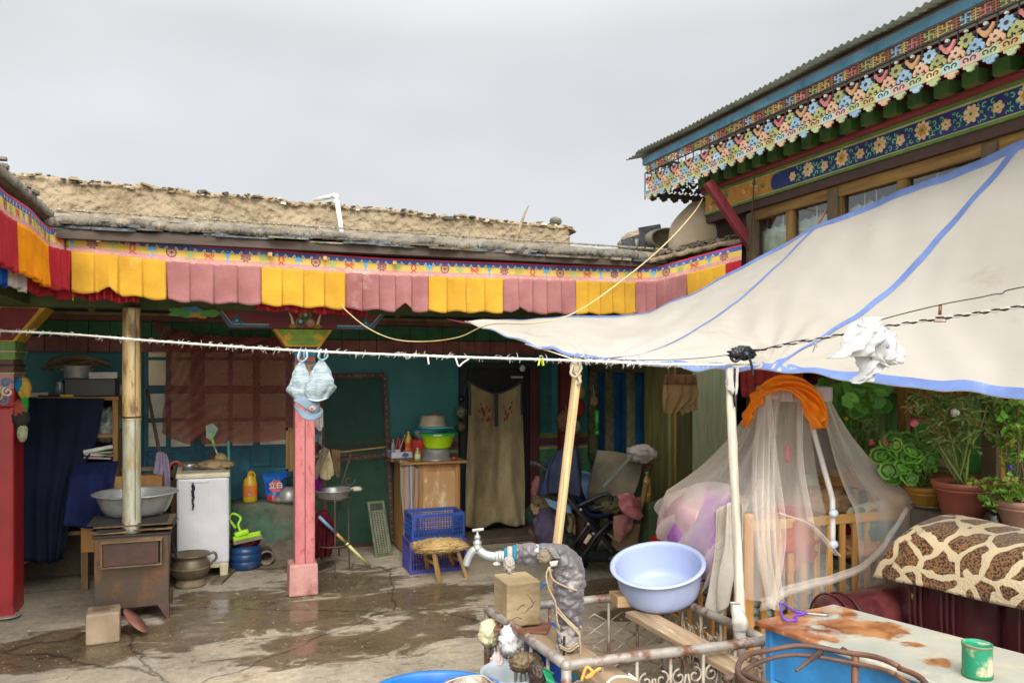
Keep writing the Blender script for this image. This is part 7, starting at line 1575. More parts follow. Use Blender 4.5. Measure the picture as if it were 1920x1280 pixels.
# ================================================================ SOFA
LEA = mat('maroon_leather', '502226', '3c181a', scale=4, rough=.3, bump=.12, bscale=90, bdist=.003, c3='683230', t3=.6, s3=2.5)
sf = thing('sofa', 'maroon leather sofa with rolled arm along the ledge', 'sofa', (3.0, 2.3, 0))
def rbox(x0, x1, y0, y1, z0, z1, r=.07, puff=.02, seed=0, nu=24):
    mb = MB(); bm = bmesh.new(); bmesh.ops.create_cube(bm, size=1); bmesh.ops.subdivide_edges(bm, edges=bm.edges, cuts=9, use_grid_fill=True)
    c = V3(((x0 + x1) / 2, (y0 + y1) / 2, (z0 + z1) / 2)); h = V3((abs(x1 - x0) / 2, abs(y1 - y0) / 2, abs(z1 - z0) / 2)); vs = []
    for v in bm.verts:
        p = V3((v.co.x * 2 * h.x, v.co.y * 2 * h.y, v.co.z * 2 * h.z)); q = Vector([max(-h[i] + r, min(h[i] - r, p[i])) for i in range(3)]); d = p - q
        if d.length > 1e-6: p = q + d.normalized() * r * min(1, d.length / r * 1.2) if d.length < r else q + d.normalized() * r
        k = (1 - (2 * v.co.x) ** 2 * .5) * (1 - (2 * v.co.z) ** 2 * .5) * (1 - (2 * v.co.y) ** 2 * .5); nn = v.co.normalized() if v.co.length else Vector()
        p += nn * puff * k; p += nn * .008 * NO((p + c) * 6 + V3((seed, 0, 0))); vs.append(p + c)
    mb.add(vs, [[v.index for v in f.verts] for f in bm.faces], True); bm.free(); return mb
bw = .60
for k, (y0, y1) in enumerate([(2.42, 2.93), (1.82, 2.40), (1.22, 1.8), (.62, 1.2)]):
    o = rbox(2.98, 3.24, y0, y1, .36, .93, .09, .05, k).obj('back_cushion', LEA, sf, sub=1)
    st_ = MB()
    for yy in (y0 + .14, y0 + .17, y0 + .20, y1 - .14, y1 - .17, y1 - .20):
        st_.tube(spl([(2.945, yy, .42), (2.932, yy, .6), (2.935, yy, .75), (2.95, yy, .84)], 14), .007, 6)
    st_.obj('piped_seam', LEA, sf)
    rbox(2.46, 3.0, y0, y1, .22, .42, .06, .02, k + 5).obj('seat_cushion', LEA, sf, sub=1)
MB().bb(2.5, 3.22, .8, 3.2, .05, .24).obj('base', LEA, sf, bevel=.02)
def arm(u, v):
    a = v * 2 * PI; x = 2.63 + .56 * u
    r = .145 * (1 - .10 * cos(u * PI)); e_ = 1.0
    if u < .04: e_ = (u / .04) ** .5
    if u > .97: e_ = ((1 - u) / .03) ** .5
    return V3((x, 3.0 + r * cos(a) * e_ * .95, .50 + (.13 + .03 * u) * sin(a) * e_ + .0))
MB().grid(arm, 40, 28).obj('arm_roll', LEA, sf)
rbox(2.60, 3.17, 2.88, 3.14, .06, .52, .05, .01, 3).obj('arm_panel', LEA, sf, sub=1)
for x in (2.74, 2.68): MB().tube([(x, 3.0 + .150 * cos(t * PI / 12), .50 + .140 * sin(t * PI / 12)) for t in range(25)], .006, 6).obj('arm_seam', LEA, sf)
# giraffe throw
def giraffe():
    m = bpy.data.materials.new('giraffe_print'); m.use_nodes = True; n = m.node_tree.nodes; l = m.node_tree.links.new; b = n['Principled BSDF']; b.inputs['Roughness'].default_value = .95
    b.inputs['Sheen Weight'].default_value = .2
    co = n.new('ShaderNodeTexCoord'); mp = n.new('ShaderNodeMapping'); mp.inputs['Scale'].default_value = (1, 1, 1); l(co.outputs['Object'], mp.inputs[0])
    nz_ = n.new('ShaderNodeTexNoise'); nz_.inputs['Scale'].default_value = 7; l(mp.outputs[0], nz_.inputs['Vector'])
    mm = n.new('ShaderNodeMix'); mm.data_type = 'RGBA'; mm.inputs[0].default_value = .10; l(mp.outputs[0], mm.inputs[6]); l(nz_.outputs['Color'], mm.inputs[7])
    v = n.new('ShaderNodeTexVoronoi'); v.feature = 'DISTANCE_TO_EDGE'; v.inputs['Scale'].default_value = 8.0; l(mm.outputs[2], v.inputs['Vector'])
    r = n.new('ShaderNodeMapRange'); r.inputs[1].default_value = .095; r.inputs[2].default_value = .105; l(v.outputs['Distance'], r.inputs[0])
    v2 = n.new('ShaderNodeTexVoronoi'); v2.inputs['Scale'].default_value = 95; l(mp.outputs[0], v2.inputs['Vector'])
    r2 = n.new('ShaderNodeValToRGB'); l(v2.outputs['Distance'], r2.inputs[0]); e_ = r2.color_ramp.elements; e_[0].position = .40; e_[0].color = lin('24160f'); e_[1].position = .56; e_[1].color = lin('805628')
    x = n.new('ShaderNodeMix'); x.data_type = 'RGBA'; l(r.outputs[0], x.inputs[0]); x.inputs[6].default_value = lin('c8b48e'); l(r2.outputs[0], x.inputs[7]); l(x.outputs[2], b.inputs['Base Color'])
    bu = n.new('ShaderNodeBump'); bu.inputs['Strength'].default_value = .5; bu.inputs['Distance'].default_value = .004; l(v2.outputs['Distance'], bu.inputs['Height']); l(bu.outputs[0], b.inputs['Normal']); return m
def throw(u, v):
    y = 2.84 + .13 * max(0, (v - .6) / .4) - 2.3 * u
    pr_ = [V3((3.30, 0, .90)), V3((3.26, 0, 1.0)), V3((3.12, 0, 1.0)), V3((2.97, 0, .955)), V3((2.915, 0, .86)), V3((2.90, 0, .76))]
    drop = 0; p = cr(pr_, v); p = V3((p.x, y + (.02 * v if u < .02 else 0), p.z - .05 * (v ** 3) * (1 - min(1, u * 3)) ))
    if u < .03: p.x += .02; p.z -= .0
    p += V3((-1, 0, .6)) * (.012 * sin(u * 22 + v * 3) * v + .022 * NO(V3((u * 7, v * 2, 3))))
    bump_ = sum(math.exp(-((y - yc2) / .25) ** 2) for yc2 in (2.72, 2.11, 1.51)); p.z += .015 * bump_ - .03 * max(0, 1 - u * 4) ** 1.3 * (1 - .6 * v)
    return p
o = MB().grid(throw, 180, 40).obj('giraffe_throw', giraffe(), solid=.012); tag(o, 'cream throw with brown giraffe patches over the sofa back', 'throw')
tag(MB().lathe([(.0001, 0), (.02, .002), (.018, .01), (.0001, .012)], (2.935, 2.78, .66), 8, rot('Y', 80)).obj('dry_leaf', mat('dry_leaf', '8c7a30')), 'tiny dry leaf stuck on the sofa back', 'leaf')
# ================================================================ PLANTS AND POTS ON THE LEDGE
def leaf_green(n, a, b): return mat(n, a, b, scale=14, rough=.5, bump=.2, trans=.25)
GA = leaf_green('leaf_a', '7cbc4a', '5e9c36'); GBn = leaf_green('leaf_b', '5e9a3c', '477e2e'); GC = leaf_green('leaf_c', '92bc4c', '76a03a'); GZN = leaf_green('leaf_zone', '4c5e28', '3c4c1e'); STM = mat('stem_green', '7a8a40', '5c6a2c'); STB = mat('stem_brown', '6a5436', '4c3a24'); SOIL = mat('soil', '2f241a', '1f1812', scale=20, bump=.6)
def disc_leaf(mb, c, r, nrm, rnd, zonal=False, k=0):
    nrm = nrm.normalized(); a = nrm.orthogonal().normalized(); b = nrm.cross(a); n = 20; ph = rnd.random() * 6
    def ring(t, dz):
        o = []
        for i in range(n):
            th_ = 2 * PI * i / n; sc = 1 + (.07 * cos(th_ * 7) if t > .9 else 0); notch = 1 - .55 * math.exp(-((((th_ - 0 + PI) % (2 * PI)) - PI) / .22) ** 2) if t > .5 else 1
            rr = r * t * sc * notch; th2 = th_ + ph
            o.append(c + a * rr * cos(th2) + b * rr * sin(th2) + nrm * (dz * r + .05 * r * cos(th_ * 5)))
        return o
    R = [ring(.32, 0), ring(.55, .05), ring(.75, .12), ring(1, .16 + rnd.uniform(-.12, .1))]
    mb.mi(k).add([c - nrm * .06 * r] + R[0], [(0, 1 + i, 1 + (i + 1) % n) for i in range(n)], True)
    for j in range(3):
        mb.mi(3 if (zonal and j == 1) else k).add(R[j] + R[j + 1], [(i, n + i, n + (i + 1) % n, (i + 1) % n) for i in range(n)], True)
def geranium(name, label, cen, ext_, n, r0, base, seed, zonal, flowers, parent_extra=None):
    rnd = random.Random(seed); t = thing(name, label, 'plant', base); mb = MB(); sb = MB()
    cen = Vector(cen)
    for i in range(n):
        d = V3((rnd.gauss(0, .5), rnd.gauss(0, .5), rnd.gauss(0, .5)));
        if d.length > 1: d.normalize()
        p = cen + V3((d.x * ext_[0], d.y * ext_[1], d.z * ext_[2])); r = r0 * rnd.uniform(.6, 1.15)
        nm = V3((-.55, -.75, .55)) + V3((rnd.uniform(-.6, .6), rnd.uniform(-.6, .6), rnd.uniform(-.5, .5)))
        disc_leaf(mb, p, r, nm, rnd, zonal, rnd.choice([0, 0, 1, 1, 2]) if zonal else rnd.choice([0, 1, 1, 0]))
        q = Vector(base) + V3((rnd.uniform(-.03, .03), rnd.uniform(-.03, .03), .02)); sb.tube(spl([p, p.lerp(q, .35) + V3((0, 0, -.03)), p.lerp(q, .7), q], 6), .0035, 5)
    mb.obj('foliage', [GA, GBn, GC, GZN], t); sb.obj('stem', STM, t)
    for (p, r, c_) in flowers:
        fm = MB()
        for j in range(26):
            d = V3((rnd.gauss(0, 1), rnd.gauss(0, 1), rnd.gauss(0, 1))).normalized() * r * rnd.uniform(.5, 1); nn = d.normalized(); a = nn.orthogonal(); b = nn.cross(a)
            fm.add([p + d + (a * cos(k * 1.256) + b * sin(k * 1.256)) * r * .38 for k in range(5)], [(0, 1, 2, 3, 4)])
        fm.obj('flower', mat('petal_' + c_, c_, rough=.6, bump=0, trans=.2), t); MB().tube([p, Vector(base) + V3((0, 0, .05))], .003, 5).obj('stem', STM, t)
    return t
def pot(name, label, px, rimy, X, r, h, m, shelf=.95):
    c = GX(px, rimy, X); z0 = shelf; hh = c.z - z0
    t = thing(name, label, 'flower pot', (c.x, c.y, z0)); mb = MB()
    mb.lathe([(.0001, 0), (r * .62, 0), (r * .68, .01), (r * .88, hh - .045), (r * .92, hh - .043), (r * .92, hh - .036), (r * .9, hh - .034), (r * .98, hh - .03), (r * 1.03, hh - .012), (r * 1.03, hh), (r * .96, hh + .002), (r * .90, hh - .01), (r * .86, hh - .03), (.0001, hh - .03)], (c.x, c.y, z0), 40).obj('body', m, t)
    MB().lathe([(r * .87, hh - .024), (.0001, hh - .018)], (c.x, c.y, z0), 24, wob=.05).obj('soil', SOIL, t); return V3((c.x, c.y, z0 + hh - .02))
p1_ = pot('flower_pot', 'ochre yellow plastic flower pot at the left end of the ledge row', 1738, 910, 3.58, .115, .2, plastic('pot_ochre', 'a4762c', '8c6424', rough=.5, c3='6c5428'))
p2_ = pot('flower_pot', 'large terracotta coloured pot in the middle of the ledge row', 1808, 902, 3.50, .148, .2, plastic('pot_terra', '9c5848', '86483a', rough=.5, c3='7a5a48'))
p3_ = pot('flower_pot', 'pale pink clay pot at the right end of the ledge row', 1918, 936, 3.50, .125, .2, plastic('pot_pale', 'b08470', '98705e', rough=.6))
p0_ = pot('flower_pot', 'brown glazed pot half hidden behind the crib net', 1610, 930, 3.62, .10, .2, plastic('pot_brown', '5c4430', '44321f'))
tag(MB().lathe([(.0001, 0), (.10, 0), (.12, .02), (.11, .022), (.0001, .01)], (p1_.x + .01, p1_.y - .02, .951), 30).obj('saucer', plastic('saucer', '6c5c40')), 'shallow brown saucer under the ochre pot', 'saucer')
c = GX(1862, 968, 3.42); tag(MB().lathe([(.0001, 0), (.045, 0), (.045, .03), (.035, .05), (.035, .07), (.0001, .07)], (c.x, c.y, .951), 20).obj('dark_jar', mat('dk_glass', '2c2c20', '1c1c14', rough=.15)), 'dark glass jar between the terracotta and pale pots', 'jar')
g1 = GX(1592, 745, 3.5); geranium('geranium', 'tall geranium with big plain green leaves under the canvas edge', g1, (.16, .22, .17), 52, .062, (p0_.x, p0_.y, p0_.z), 4, False, [])
g2 = GX(1700, 862, 3.45); geranium('geranium', 'bushy geranium with dark ringed leaves in the ochre pot', g2, (.12, .15, .13), 85, .052, tuple(p1_), 9, True, [(GX(1634, 829, 3.35), .02, 'd06474'), (GX(1660, 828, 3.35), .022, 'b85c5c'), (GX(1714, 792, 3.38), .026, 'e0788c')])
# marigold with feathery leaves
def sprigs(name, label, cen, ext_, n, ln_, wd, base, seed, mats_, whorl=6, fl=None, stems=8, cat='plant'):
    rnd = random.Random(seed); t = thing(name, label, cat, base); mb = MB(); sb = MB(); tips = []
    for s_ in range(stems):
        top = Vector(cen) + V3((rnd.uniform(-1, 1) * ext_[0], rnd.uniform(-1, 1) * ext_[1], rnd.uniform(.2, 1) * ext_[2])); q = Vector(base) + V3((rnd.uniform(-.05, .05), rnd.uniform(-.05, .05), 0))
        path = spl([q, q.lerp(top, .4) + V3((rnd.uniform(-.03, .03), rnd.uniform(-.03, .03), .02)), q.lerp(top, .75), top], 12); sb.tube(path, [.006, .003], 6); tips += path[4:]
    for i in range(n):
        p = rnd.choice(tips) + V3((rnd.gauss(0, .022), rnd.gauss(0, .022), rnd.gauss(0, .02))); k = rnd.choice(range(len(mats_)))
        ax = V3((rnd.uniform(-.6, .6), rnd.uniform(-.6, .6), rnd.uniform(.2, 1))).normalized(); a = ax.orthogonal().normalized(); b = ax.cross(a)
        for j in range(whorl):
            an = 2 * PI * j / whorl + rnd.random(); d = (a * cos(an) + b * sin(an) + ax * rnd.uniform(.0, .7)).normalized(); s = d.cross(ax)
            s = s.normalized() if s.length > 1e-4 else a; l_ = ln_ * rnd.uniform(.6, 1.15); w_ = wd * rnd.uniform(.7, 1.2); up = s.cross(d) * .12 * l_
            mb.mi(k).add([p, p + d * l_ * .35 + s * w_ + up, p + d * l_ * .8 + s * w_ * .6 + up * .6, p + d * l_ - up, p + d * l_ * .8 - s * w_ * .6 + up * .6, p + d * l_ * .35 - s * w_ + up], [(0, 1, 2, 3, 4, 5)])
    mb.obj('foliage', mats_, t); sb.obj('stem', [STM if seed % 2 else STB], t)
    for (p, r, c_) in (fl or []):
        fm = MB()
        for j in range(22):
            d = V3((rnd.gauss(0, 1), rnd.gauss(0, 1), rnd.gauss(0, .7))).normalized() * r * rnd.uniform(.3, 1); nn = d.normalized(); a = nn.orthogonal(); b = nn.cross(a)
            fm.add([p + d + (a * cos(k * 1.256) + b * sin(k * 1.256)) * r * .4 for k in range(5)], [(0, 1, 2, 3, 4)])
        fm.obj('flower', mat('petal_' + c_, c_, rough=.6, bump=0, trans=.2), t)
    return t
OL1, OL2, OL3, DRY = leaf_green('ol1', '8ea864', '6e884c'), leaf_green('ol2', '98a866', '788a50'), leaf_green('ol3', '688246', '506a36'), leaf_green('dry', 'a48a58', '7c5c3c')
sprigs('marigold', 'feathery leaved marigold with a small yellow flower behind the net', GX(1612, 815, 3.45), (.10, .14, .10), 130, .035, .004, (p0_.x + .02, p0_.y - .08, p0_.z), 5, [OL3, OL1, GBn], 7, [(GX(1587, 784, 3.4), .016, 'e0b010')])
sprigs('oleander', 'tall slender leaved plant with one white blossom in the terracotta pot', GX(1790, 780, 3.47), (.11, .20, .15), 140, .058, .0075, tuple(p2_), 7, [OL1, OL2, OL3, OL1, OL2, DRY], 7, [(GX(1790, 773, 3.32), .022, 'e4dcdc')], 12)
sprigs('green_shrub', 'yellowish green leafy shrub with dark stems in the pale pot', GX(1900, 800, 3.5), (.10, .15, .16), 110, .036, .012, tuple(p3_), 6, [GC, leaf_green('yl', '98a03c', '788430'), GA], 5, None, 7)
sprigs('trailing_plant', 'low bright green creeper spilling over the rim of the pale pot', GX(1895, 915, 3.42), (.10, .12, .03), 200, .018, .008, (p3_.x - .04, p3_.y + .02, p3_.z - .01), 8, [GC, GA, leaf_green('yl', 'x', 'x')], 5, [(GX(1893, 876, 3.42), .012, '5c50b0')], 14)
tr_ = sprigs('vine_shoot', 'thin vine shoot hanging down beside the pale pot', GX(1862, 950, 3.34), (.015, .03, .02), 26, .018, .008, tuple(GX(1868, 925, 3.36)), 10, [GC, GA], 4, None, 3)

# ================================================================ WATER POINT FENCE
RZ = .5
A_, B_, C_, D__ = GZ(915, 1142, RZ), GZ(1062, 1247, RZ), GZ(1436, 1200, RZ), GZ(1247, 1112, RZ)
fc = thing('iron_fence', 'low rusty tubular fence with scrollwork round the water tap', 'fence', ((A_.x + C_.x) / 2, (A_.y + C_.y) / 2, 0))
RP = mat('rusty_pipe', '9a948a', '827a70', scale=7, rough=.5, metal=.2, c3='6a4430', t3=.54, s3=9, bump=.3); RPT = mat('fence_bar', 'a09684', '84786a', scale=14, rough=.6, metal=.1, c3='74503c', t3=.56, s3=12)
for (p, q) in ((A_, B_), (B_, C_), (C_, D__), (D__, A_)):
    MB().tube(spl([p, p.lerp(q, .3) + V3((0, 0, .004)), p.lerp(q, .6), q], 12), .0215, 14).obj('top_rail', RP, fc)
for p in (A_, B_, C_, D__):
    MB().tube([V3((p.x, p.y, 0)), V3((p.x, p.y, RZ + .0))], .021, 12).obj('post', RP, fc); MB().lump(p, (.024, .024, .024), sub=3, amp=.05).obj('corner_weld', RP, fc)
def panel_(p, q, style, seed):
    rnd = random.Random(seed); U = (q - p); L_ = U.length; U.normalize(); o = V3((p.x, p.y, 0)); Z = V3((0, 0, 1)); mb = MB()
    def t2(pts, r=.005): mb.tube([o + U * a + Z * b for a, b in pts], r, 6)
    t2([(0, .09), (L_, .09)], .009)
    n = max(2, round(L_ / .16))
    for k in range(n + 1): t2([(L_ * k / n, .09), (L_ * k / n, RZ - .01)], .008)
    for k in range(n):
        x0 = L_ * k / n; w_ = L_ / n; c_ = x0 + w_ / 2
        if style == 's':
            for s in (-1, 1):
                sp = spiral(0, 0, w_ * .23, w_ * .05, PI / 2, 1.15 * -s, 18); t2([(c_ + s * w_ * .24 + a, RZ - .11 + b) for a, b in sp])
                sp = spiral(0, 0, w_ * .23, w_ * .05, -PI / 2, 1.15 * s, 18); t2([(c_ + s * w_ * .24 + a, .20 + b) for a, b in sp])
                t2([(c_ + s * w_ * .03, RZ - .10), (c_ + s * w_ * .16, .30), (c_ + s * w_ * .03, .19)])
        else:
            for j in range(4):
                z0 = .13 + j * .085; t2([(x0 + .01, z0), (c_, z0 + .042), (x0 + w_ - .01, z0), (c_, z0 - .04), (x0 + .01, z0)], .0045)
    return mb.obj('scroll_panel', RPT, fc)
panel_(A_, B_, 's', 1); panel_(B_, C_, 's', 2); panel_(C_, D__, 's', 3); panel_(D__, A_, 'z', 4)
# planks inside the fence
def plank(name, label, a, b, w_, t_, m, cat='plank', up=(0, 0, 1)): return tag(MB().bar(a, b, w_, t_, up=up).obj(name, m, bevel=.004), label, cat)
PK = wood('plank_old', 'a89070', '7c6850', axis=1, c3='c4b090'); PK2 = wood('plank_old2', 'a08868', '74604a', axis=1)
plank('plank', 'long weathered plank slanting across the fenced pit under the blue basin', GZ(1192, 1148, .465), GZ(1400, 1262, .43), .13, .03, PK)
plank('plank', 'short dark plank lying beneath the long weathered one', GZ(1150, 1232, .42), GZ(1268, 1214, .42), .09, .025, wood('plank_dk', '6a5844', '4c3e30', axis=0))
plank('plank', 'pale broad plank under the wood block inside the fence', GZ(985, 1165, .44), GZ(1180, 1300, .44), .16, .03, PK2)
bl0 = GZ(1152, 1145, .478); MBk = wood('block_wood', 'b09468', '8c7048', axis=0)
tag(MB().box(V3((bl0.x + .14, bl0.y + .06, .515)), (.22, .13, .055), rz=-.12).obj('wood_offcut', MBk, bevel=.005), 'sawn brick-sized wood offcut under the blue basin', 'block')
# big wood block
q0 = GZ(950, 1178, .478); WB_ = mat('end_grain', 'a69270', '8a7754', scale=5, rough=.85, c3='7c6440', t3=.6, s3=4, bump=.5, stretch=(1, 1, 2.2))
wb_ = thing('wood_block', 'large squared block of cracked timber standing on the fence planks', 'block', (q0.x + .1, q0.y + .1, .478))
MB().box((q0.x + .088, q0.y + .10, .478 + .105), (.172, .20, .208), rz=.0).obj('block', WB_, wb_, bevel=.008)
fy_ = q0.y - .0012
crk = MB()
for pts in ([(.09, .06), (.11, .085), (.125, .09), (.14, .115), (.15, .12)], [(.10, .15), (.125, .125), (.13, .11)], [(.02, .035), (.05, .05), (.075, .04)], [(.05, .08), (.07, .10), (.09, .105)]): crk.ribbon([(q0.x + a, .478 + b) for a, b in pts], [.001, .0028, .003, .002, .001][:len(pts)], (0, fy_, 0), (1, 0, 0), (0, 0, 1), .002)
crk.obj('crack', mat('crack_dk', '3c2c1c'), wb_)
plank('wood_chip', 'thin reddish board wedged under the wood block', GZ(930, 1172, .462), GZ(1030, 1178, .462), .14, .014, wood('chip_red', '8c5a44', '6c4434', axis=0), 'board')
# big blue tub rim and enamel pail at the bottom edge
bt_c = GZ(818, 1312, .34)
tag(bowl((bt_c.x, bt_c.y, .34), .29, .33, .22, lip=.025, k=.7).obj('blue_tub', plastic('tub_blue', '1c6cc0', '1658a0')), 'big bright blue plastic tub cut by the bottom frame edge', 'tub')
pc2 = GZ(880, 1290, .40); pl_ = thing('old_pail', 'rusty cream enamel pail standing in the blue tub', 'pail', (pc2.x, pc2.y, .1))
mb = MB(); mb.capb = False; mb.lathe([(.0001, -.26), (.085, -.26), (.108, 0), (.114, .004), (.112, .01), (.104, .008), (.085, -.22), (.0001, -.2)], (pc2.x, pc2.y, .40), 36); mb.obj('body', mat('pail_enamel', 'b8ac98', '9a8c76', scale=6, c3='5c4432', t3=.52, s3=8, rough=.6), pl_)
MB().tube([(pc2.x + .112 * cos(t * PI / 16), pc2.y + .112 * sin(t * PI / 16), .405) for t in range(33)], .005, 6).obj('rim', mat('pail_rim', '5c4436', '8c7c68', scale=12), pl_)
MB().tube(spl([(pc2.x - .11, pc2.y, .40), (pc2.x - .12, pc2.y - .03, .44), (pc2.x - .06, pc2.y - .02, .455), (pc2.x + .05, pc2.y - .01, .45), (pc2.x + .11, pc2.y, .40)]), .003, 6).obj('handle', mat('wire_pale', 'b0a89c'), pl_)
# things hanging in the fence
c = GZ(1030, 1150, .2)
bd_ = GZ(1034, 1150, .40)
bd = thing('blue_bucket', 'royal blue plastic bucket standing inside the fence', 'bucket', (GY(1034, 1200, 3.72).x, 3.62, 0)); bx_ = GY(1034, 1150, 3.60)
MB().lathe([(.0001, .02), (.10, .02), (.125, .30), (.13, .31), (.125, .33), (.13, .34), (.135, .40), (.13, .41), (.12, .40), (.0001, .38)], (bx_.x, 3.62, .0), 32).obj('body', plastic('bucket_roy', '1c52b8', '16429a'), bd)
wk_ = GY(1085, 1220, 3.3)
tag(MB().lathe([(.0001, .02), (.11, .02), (.14, .34), (.148, .345), (.14, .35), (.13, .33), (.0001, .05)], (GY(960, 1250, 3.35).x, 3.35, 0), 30).obj('white_bucket', plastic('bucket_w', 'a8b0b4', '8c9498')), 'dirty white bucket low inside the fence beside the left rail', 'bucket')
for (px, py, D_, r, c_, sd, lb) in [(918, 1186, 3.86, (.045, .04, .055), ('bag_cream', 'd4cca4'), 1, 'cream plastic bag knotted on the left fence rail'), (958, 1200, 3.68, (.048, .04, .06), ('bag_white', 'd4d0cc'), 2, 'white plastic bag stuffed in the left fence rail'), (932, 1246, 3.7, (.028, .025, .05), ('bag_pink', 'c8b4b0'), 3, 'pinkish plastic twist hanging below the white bag'), (1008, 1262, 3.4, (.03, .05, .045), ('bag_brn', '4c3a30'), 5, 'dark brown scrub pad caught in the fence scrolls'), (985, 1240, 3.5, (.06, .04, .035), ('wood_blk', '6a583c'), 6, 'short rounded log wedged in the fence scrolls')]:
    tag(MB().lump(G(px, py, D_), r, seed=sd + 30, amp=.4, fr=2.8).obj('knotted_bag' if 'bag' in c_[0] else 'short_log', mat('m_' + c_[0], c_[1], rough=.5, bump=.3, trans=.1)), lb, 'bag' if 'bag' in c_[0] else 'log')
tag(MB().grid(surf([[G(1020, 1250, 3.3), G(1040, 1262, 3.3)], [G(1022, 1290, 3.3), G(1038, 1295, 3.3)]], lambda u, v, p: V3((0, .02 * sin(v * 9), 0))), 8, 12).obj('green_wrapper', plastic('wrap_green', '1f8a5c'), solid=.002), 'green plastic wrapper hanging inside the front left fence corner', 'wrapper')
tag(MB().tube(spl([G(1090, 1275, 3.05), G(1100, 1250, 3.06), G(1112, 1262, 3.05), G(1098, 1270, 3.05), G(1118, 1256, 3.05), G(1126, 1252, 3.06)], 30), .006, 6).obj('cord', cloth('cord_or', 'd89a4c')), 'orange cord knotted on the front fence scrolls', 'cord')
tag(MB().tube(spl([G(1130, 1290, 3.0), G(1150, 1270, 3.05), G(1175, 1268, 3.05), G(1195, 1275, 3.1), G(1178, 1262, 3.1)], 30), .005, 6).obj('cord', cloth('cord_wh', 'c8c0b4')), 'white cord looped through the front fence scrolls', 'cord')
tag(MB().tube(spl([G(1010, 1108, 3.9), G(1018, 1096, 3.9), G(1026, 1092, 3.9), G(1027, 1104, 3.9)], 16), .006, 6).obj('blue_hook', plastic('hook_bl', '3c78c0')), 'small blue and white plastic hook beside the tap pipe', 'hook')
# ---------------- standpipe with tap, wrapped in padding
Dp = 3.52
tp = thing('standpipe', 'water standpipe with brass tap wrapped in grey quilted padding', 'standpipe', tuple(V3((G(1066, 1200, Dp).x, G(1066, 1200, Dp).y, 0))))
PADM = mat('quilt_pad', '5f595b', '474244', scale=6, rough=.42, sheen=.2, c3='a8a09c', t3=.6)
def padpipe(path, rad, n=48, m_=110, seed=0, qd=.05):
    P_ = spl(path, m_); mb = MB(); vs = []; prev = None; d = 0
    for i, p in enumerate(P_):
        t = (P_[min(i + 1, m_)] - P_[max(i - 1, 0)]).normalized(); 
        if prev is None: nx = t.cross(V3((0, 1, .01))).normalized()
        else: nx = (prev - t * prev.dot(t)).normalized()
        prev = nx; ny = t.cross(nx); r = cr([V3((x, 0, 0)) for x in rad], i / m_).x
        if i: d += (P_[i] - P_[i - 1]).length
        for k in range(n):
            a = 2 * PI * k / n; q1 = abs(sin(d / .06 * PI + a * 2)); q2 = abs(sin(d / .06 * PI - a * 2))
            puff = min(q1, q2) ** .5 * .010 + .013 * NO(V3((d * 25, cos(a) * 2, sin(a) * 2 + seed)))
            puff -= .006 * max(0, sin(d * 70 + 2 * NO(V3((d * 5, a, seed))))) ** 4
            vs.append(p + (nx * cos(a) + ny * sin(a)) * (r + puff))
    fs = [(i * n + k, i * n + (k + 1) % n, (i + 1) * n + (k + 1) % n, (i + 1) * n + k) for i in range(m_) for k in range(n)] + [tuple(range(n)), tuple(m_ * n + k for k in range(n))]
    return mb.add(vs, fs, True)
padpipe([G(968, 1038, Dp), G(1000, 1038, Dp), G(1035, 1037, Dp), G(1058, 1050, Dp), G(1066, 1085, Dp), G(1066, 1130, Dp), G(1068, 1165, Dp), G(1064, 1200, Dp), G(1066, 1232, Dp)], [.034, .040, .036, .058, .062, .058, .046, .042, .036], m_=280).obj('quilted_padding', PADM, tp)
padpipe([G(1064, 1165, Dp - .01), G(1068, 1190, Dp - .01), G(1064, 1215, Dp), G(1066, 1240, Dp)], [.046, .044, .040, .04], seed=4).obj('white_wrap', cloth('wrap_w', 'a8a098', '847c76', c3='c8c2b8'), tp)
MB().tube([G(930, 1043, Dp), G(975, 1041, Dp)], .0235, 18).obj('white_pipe', plastic('pipe_w', 'b8bcb8', 'a0a49c', c3='8c8478', t3=.6), tp)
for px in (934, 948): MB().tube([G(px, 1043, Dp), G(px + 7, 1043, Dp)], .028, 8).obj('hex_nut', mat('galv', 'a8aaa4', '84867f', metal=.5, rough=.4), tp)
TAPM = mat('galv', 'x'); 
mb = MB(); mb.tube(spl([G(930, 1043, Dp), G(912, 1040, Dp), G(895, 1030, Dp), G(885, 1034, Dp), G(877, 1048, Dp), G(874, 1060, Dp)], 20), [.020, .021, .022, .021, .019, .0165], 16)
mb.obj('tap_spout', mat('tap_grey', 'a4aaa6', '8c918c', rough=.4, metal=.4, c3='c4b898', t3=.64), tp)
tc2 = G(895, 1028, Dp)
MB().lathe([(.020, 0), (.020, .02), (.016, .022), (.019, .03), (.019, .04), (.012, .045), (.012, .052), (.015, .054), (.013, .066), (.006, .07), (.006, .085), (.0001, .085)], (tc2.x, tc2.y, tc2.z - .008), 16).obj('tap_stem', mat('galv', 'x'), tp)
MB().bar((tc2.x - .024, tc2.y, tc2.z + .082), (tc2.x + .028, tc2.y - .006, tc2.z + .086), .014, .012).obj('tap_handle', mat('galv', 'x'), tp, bevel=.003)
TB = cloth('teal_tape', '2a7c94', '1f6478'); WT = cloth('white_tape', 'b4aca0', '948c82')
def wrapband(px0, py0, px1, py1, r, m, nm='tape'): MB().tube([G(px0, py0, Dp), G((px0 + px1) / 2, (py0 + py1) / 2, Dp), G(px1, py1, Dp)], [r * .97, r * 1.03, r * .98], 18).obj(nm, m, tp)
wrapband(945, 1040, 952, 1040, .032, TB); wrapband(951, 1040, 962, 1040, .038, WT, 'cloth_tape'); wrapband(961, 1039, 968, 1039, .042, TB)
wrapband(1001, 1038, 1012, 1038, .042, WT, 'cloth_tape'); wrapband(1010, 1038, 1014, 1038, .043, TB)
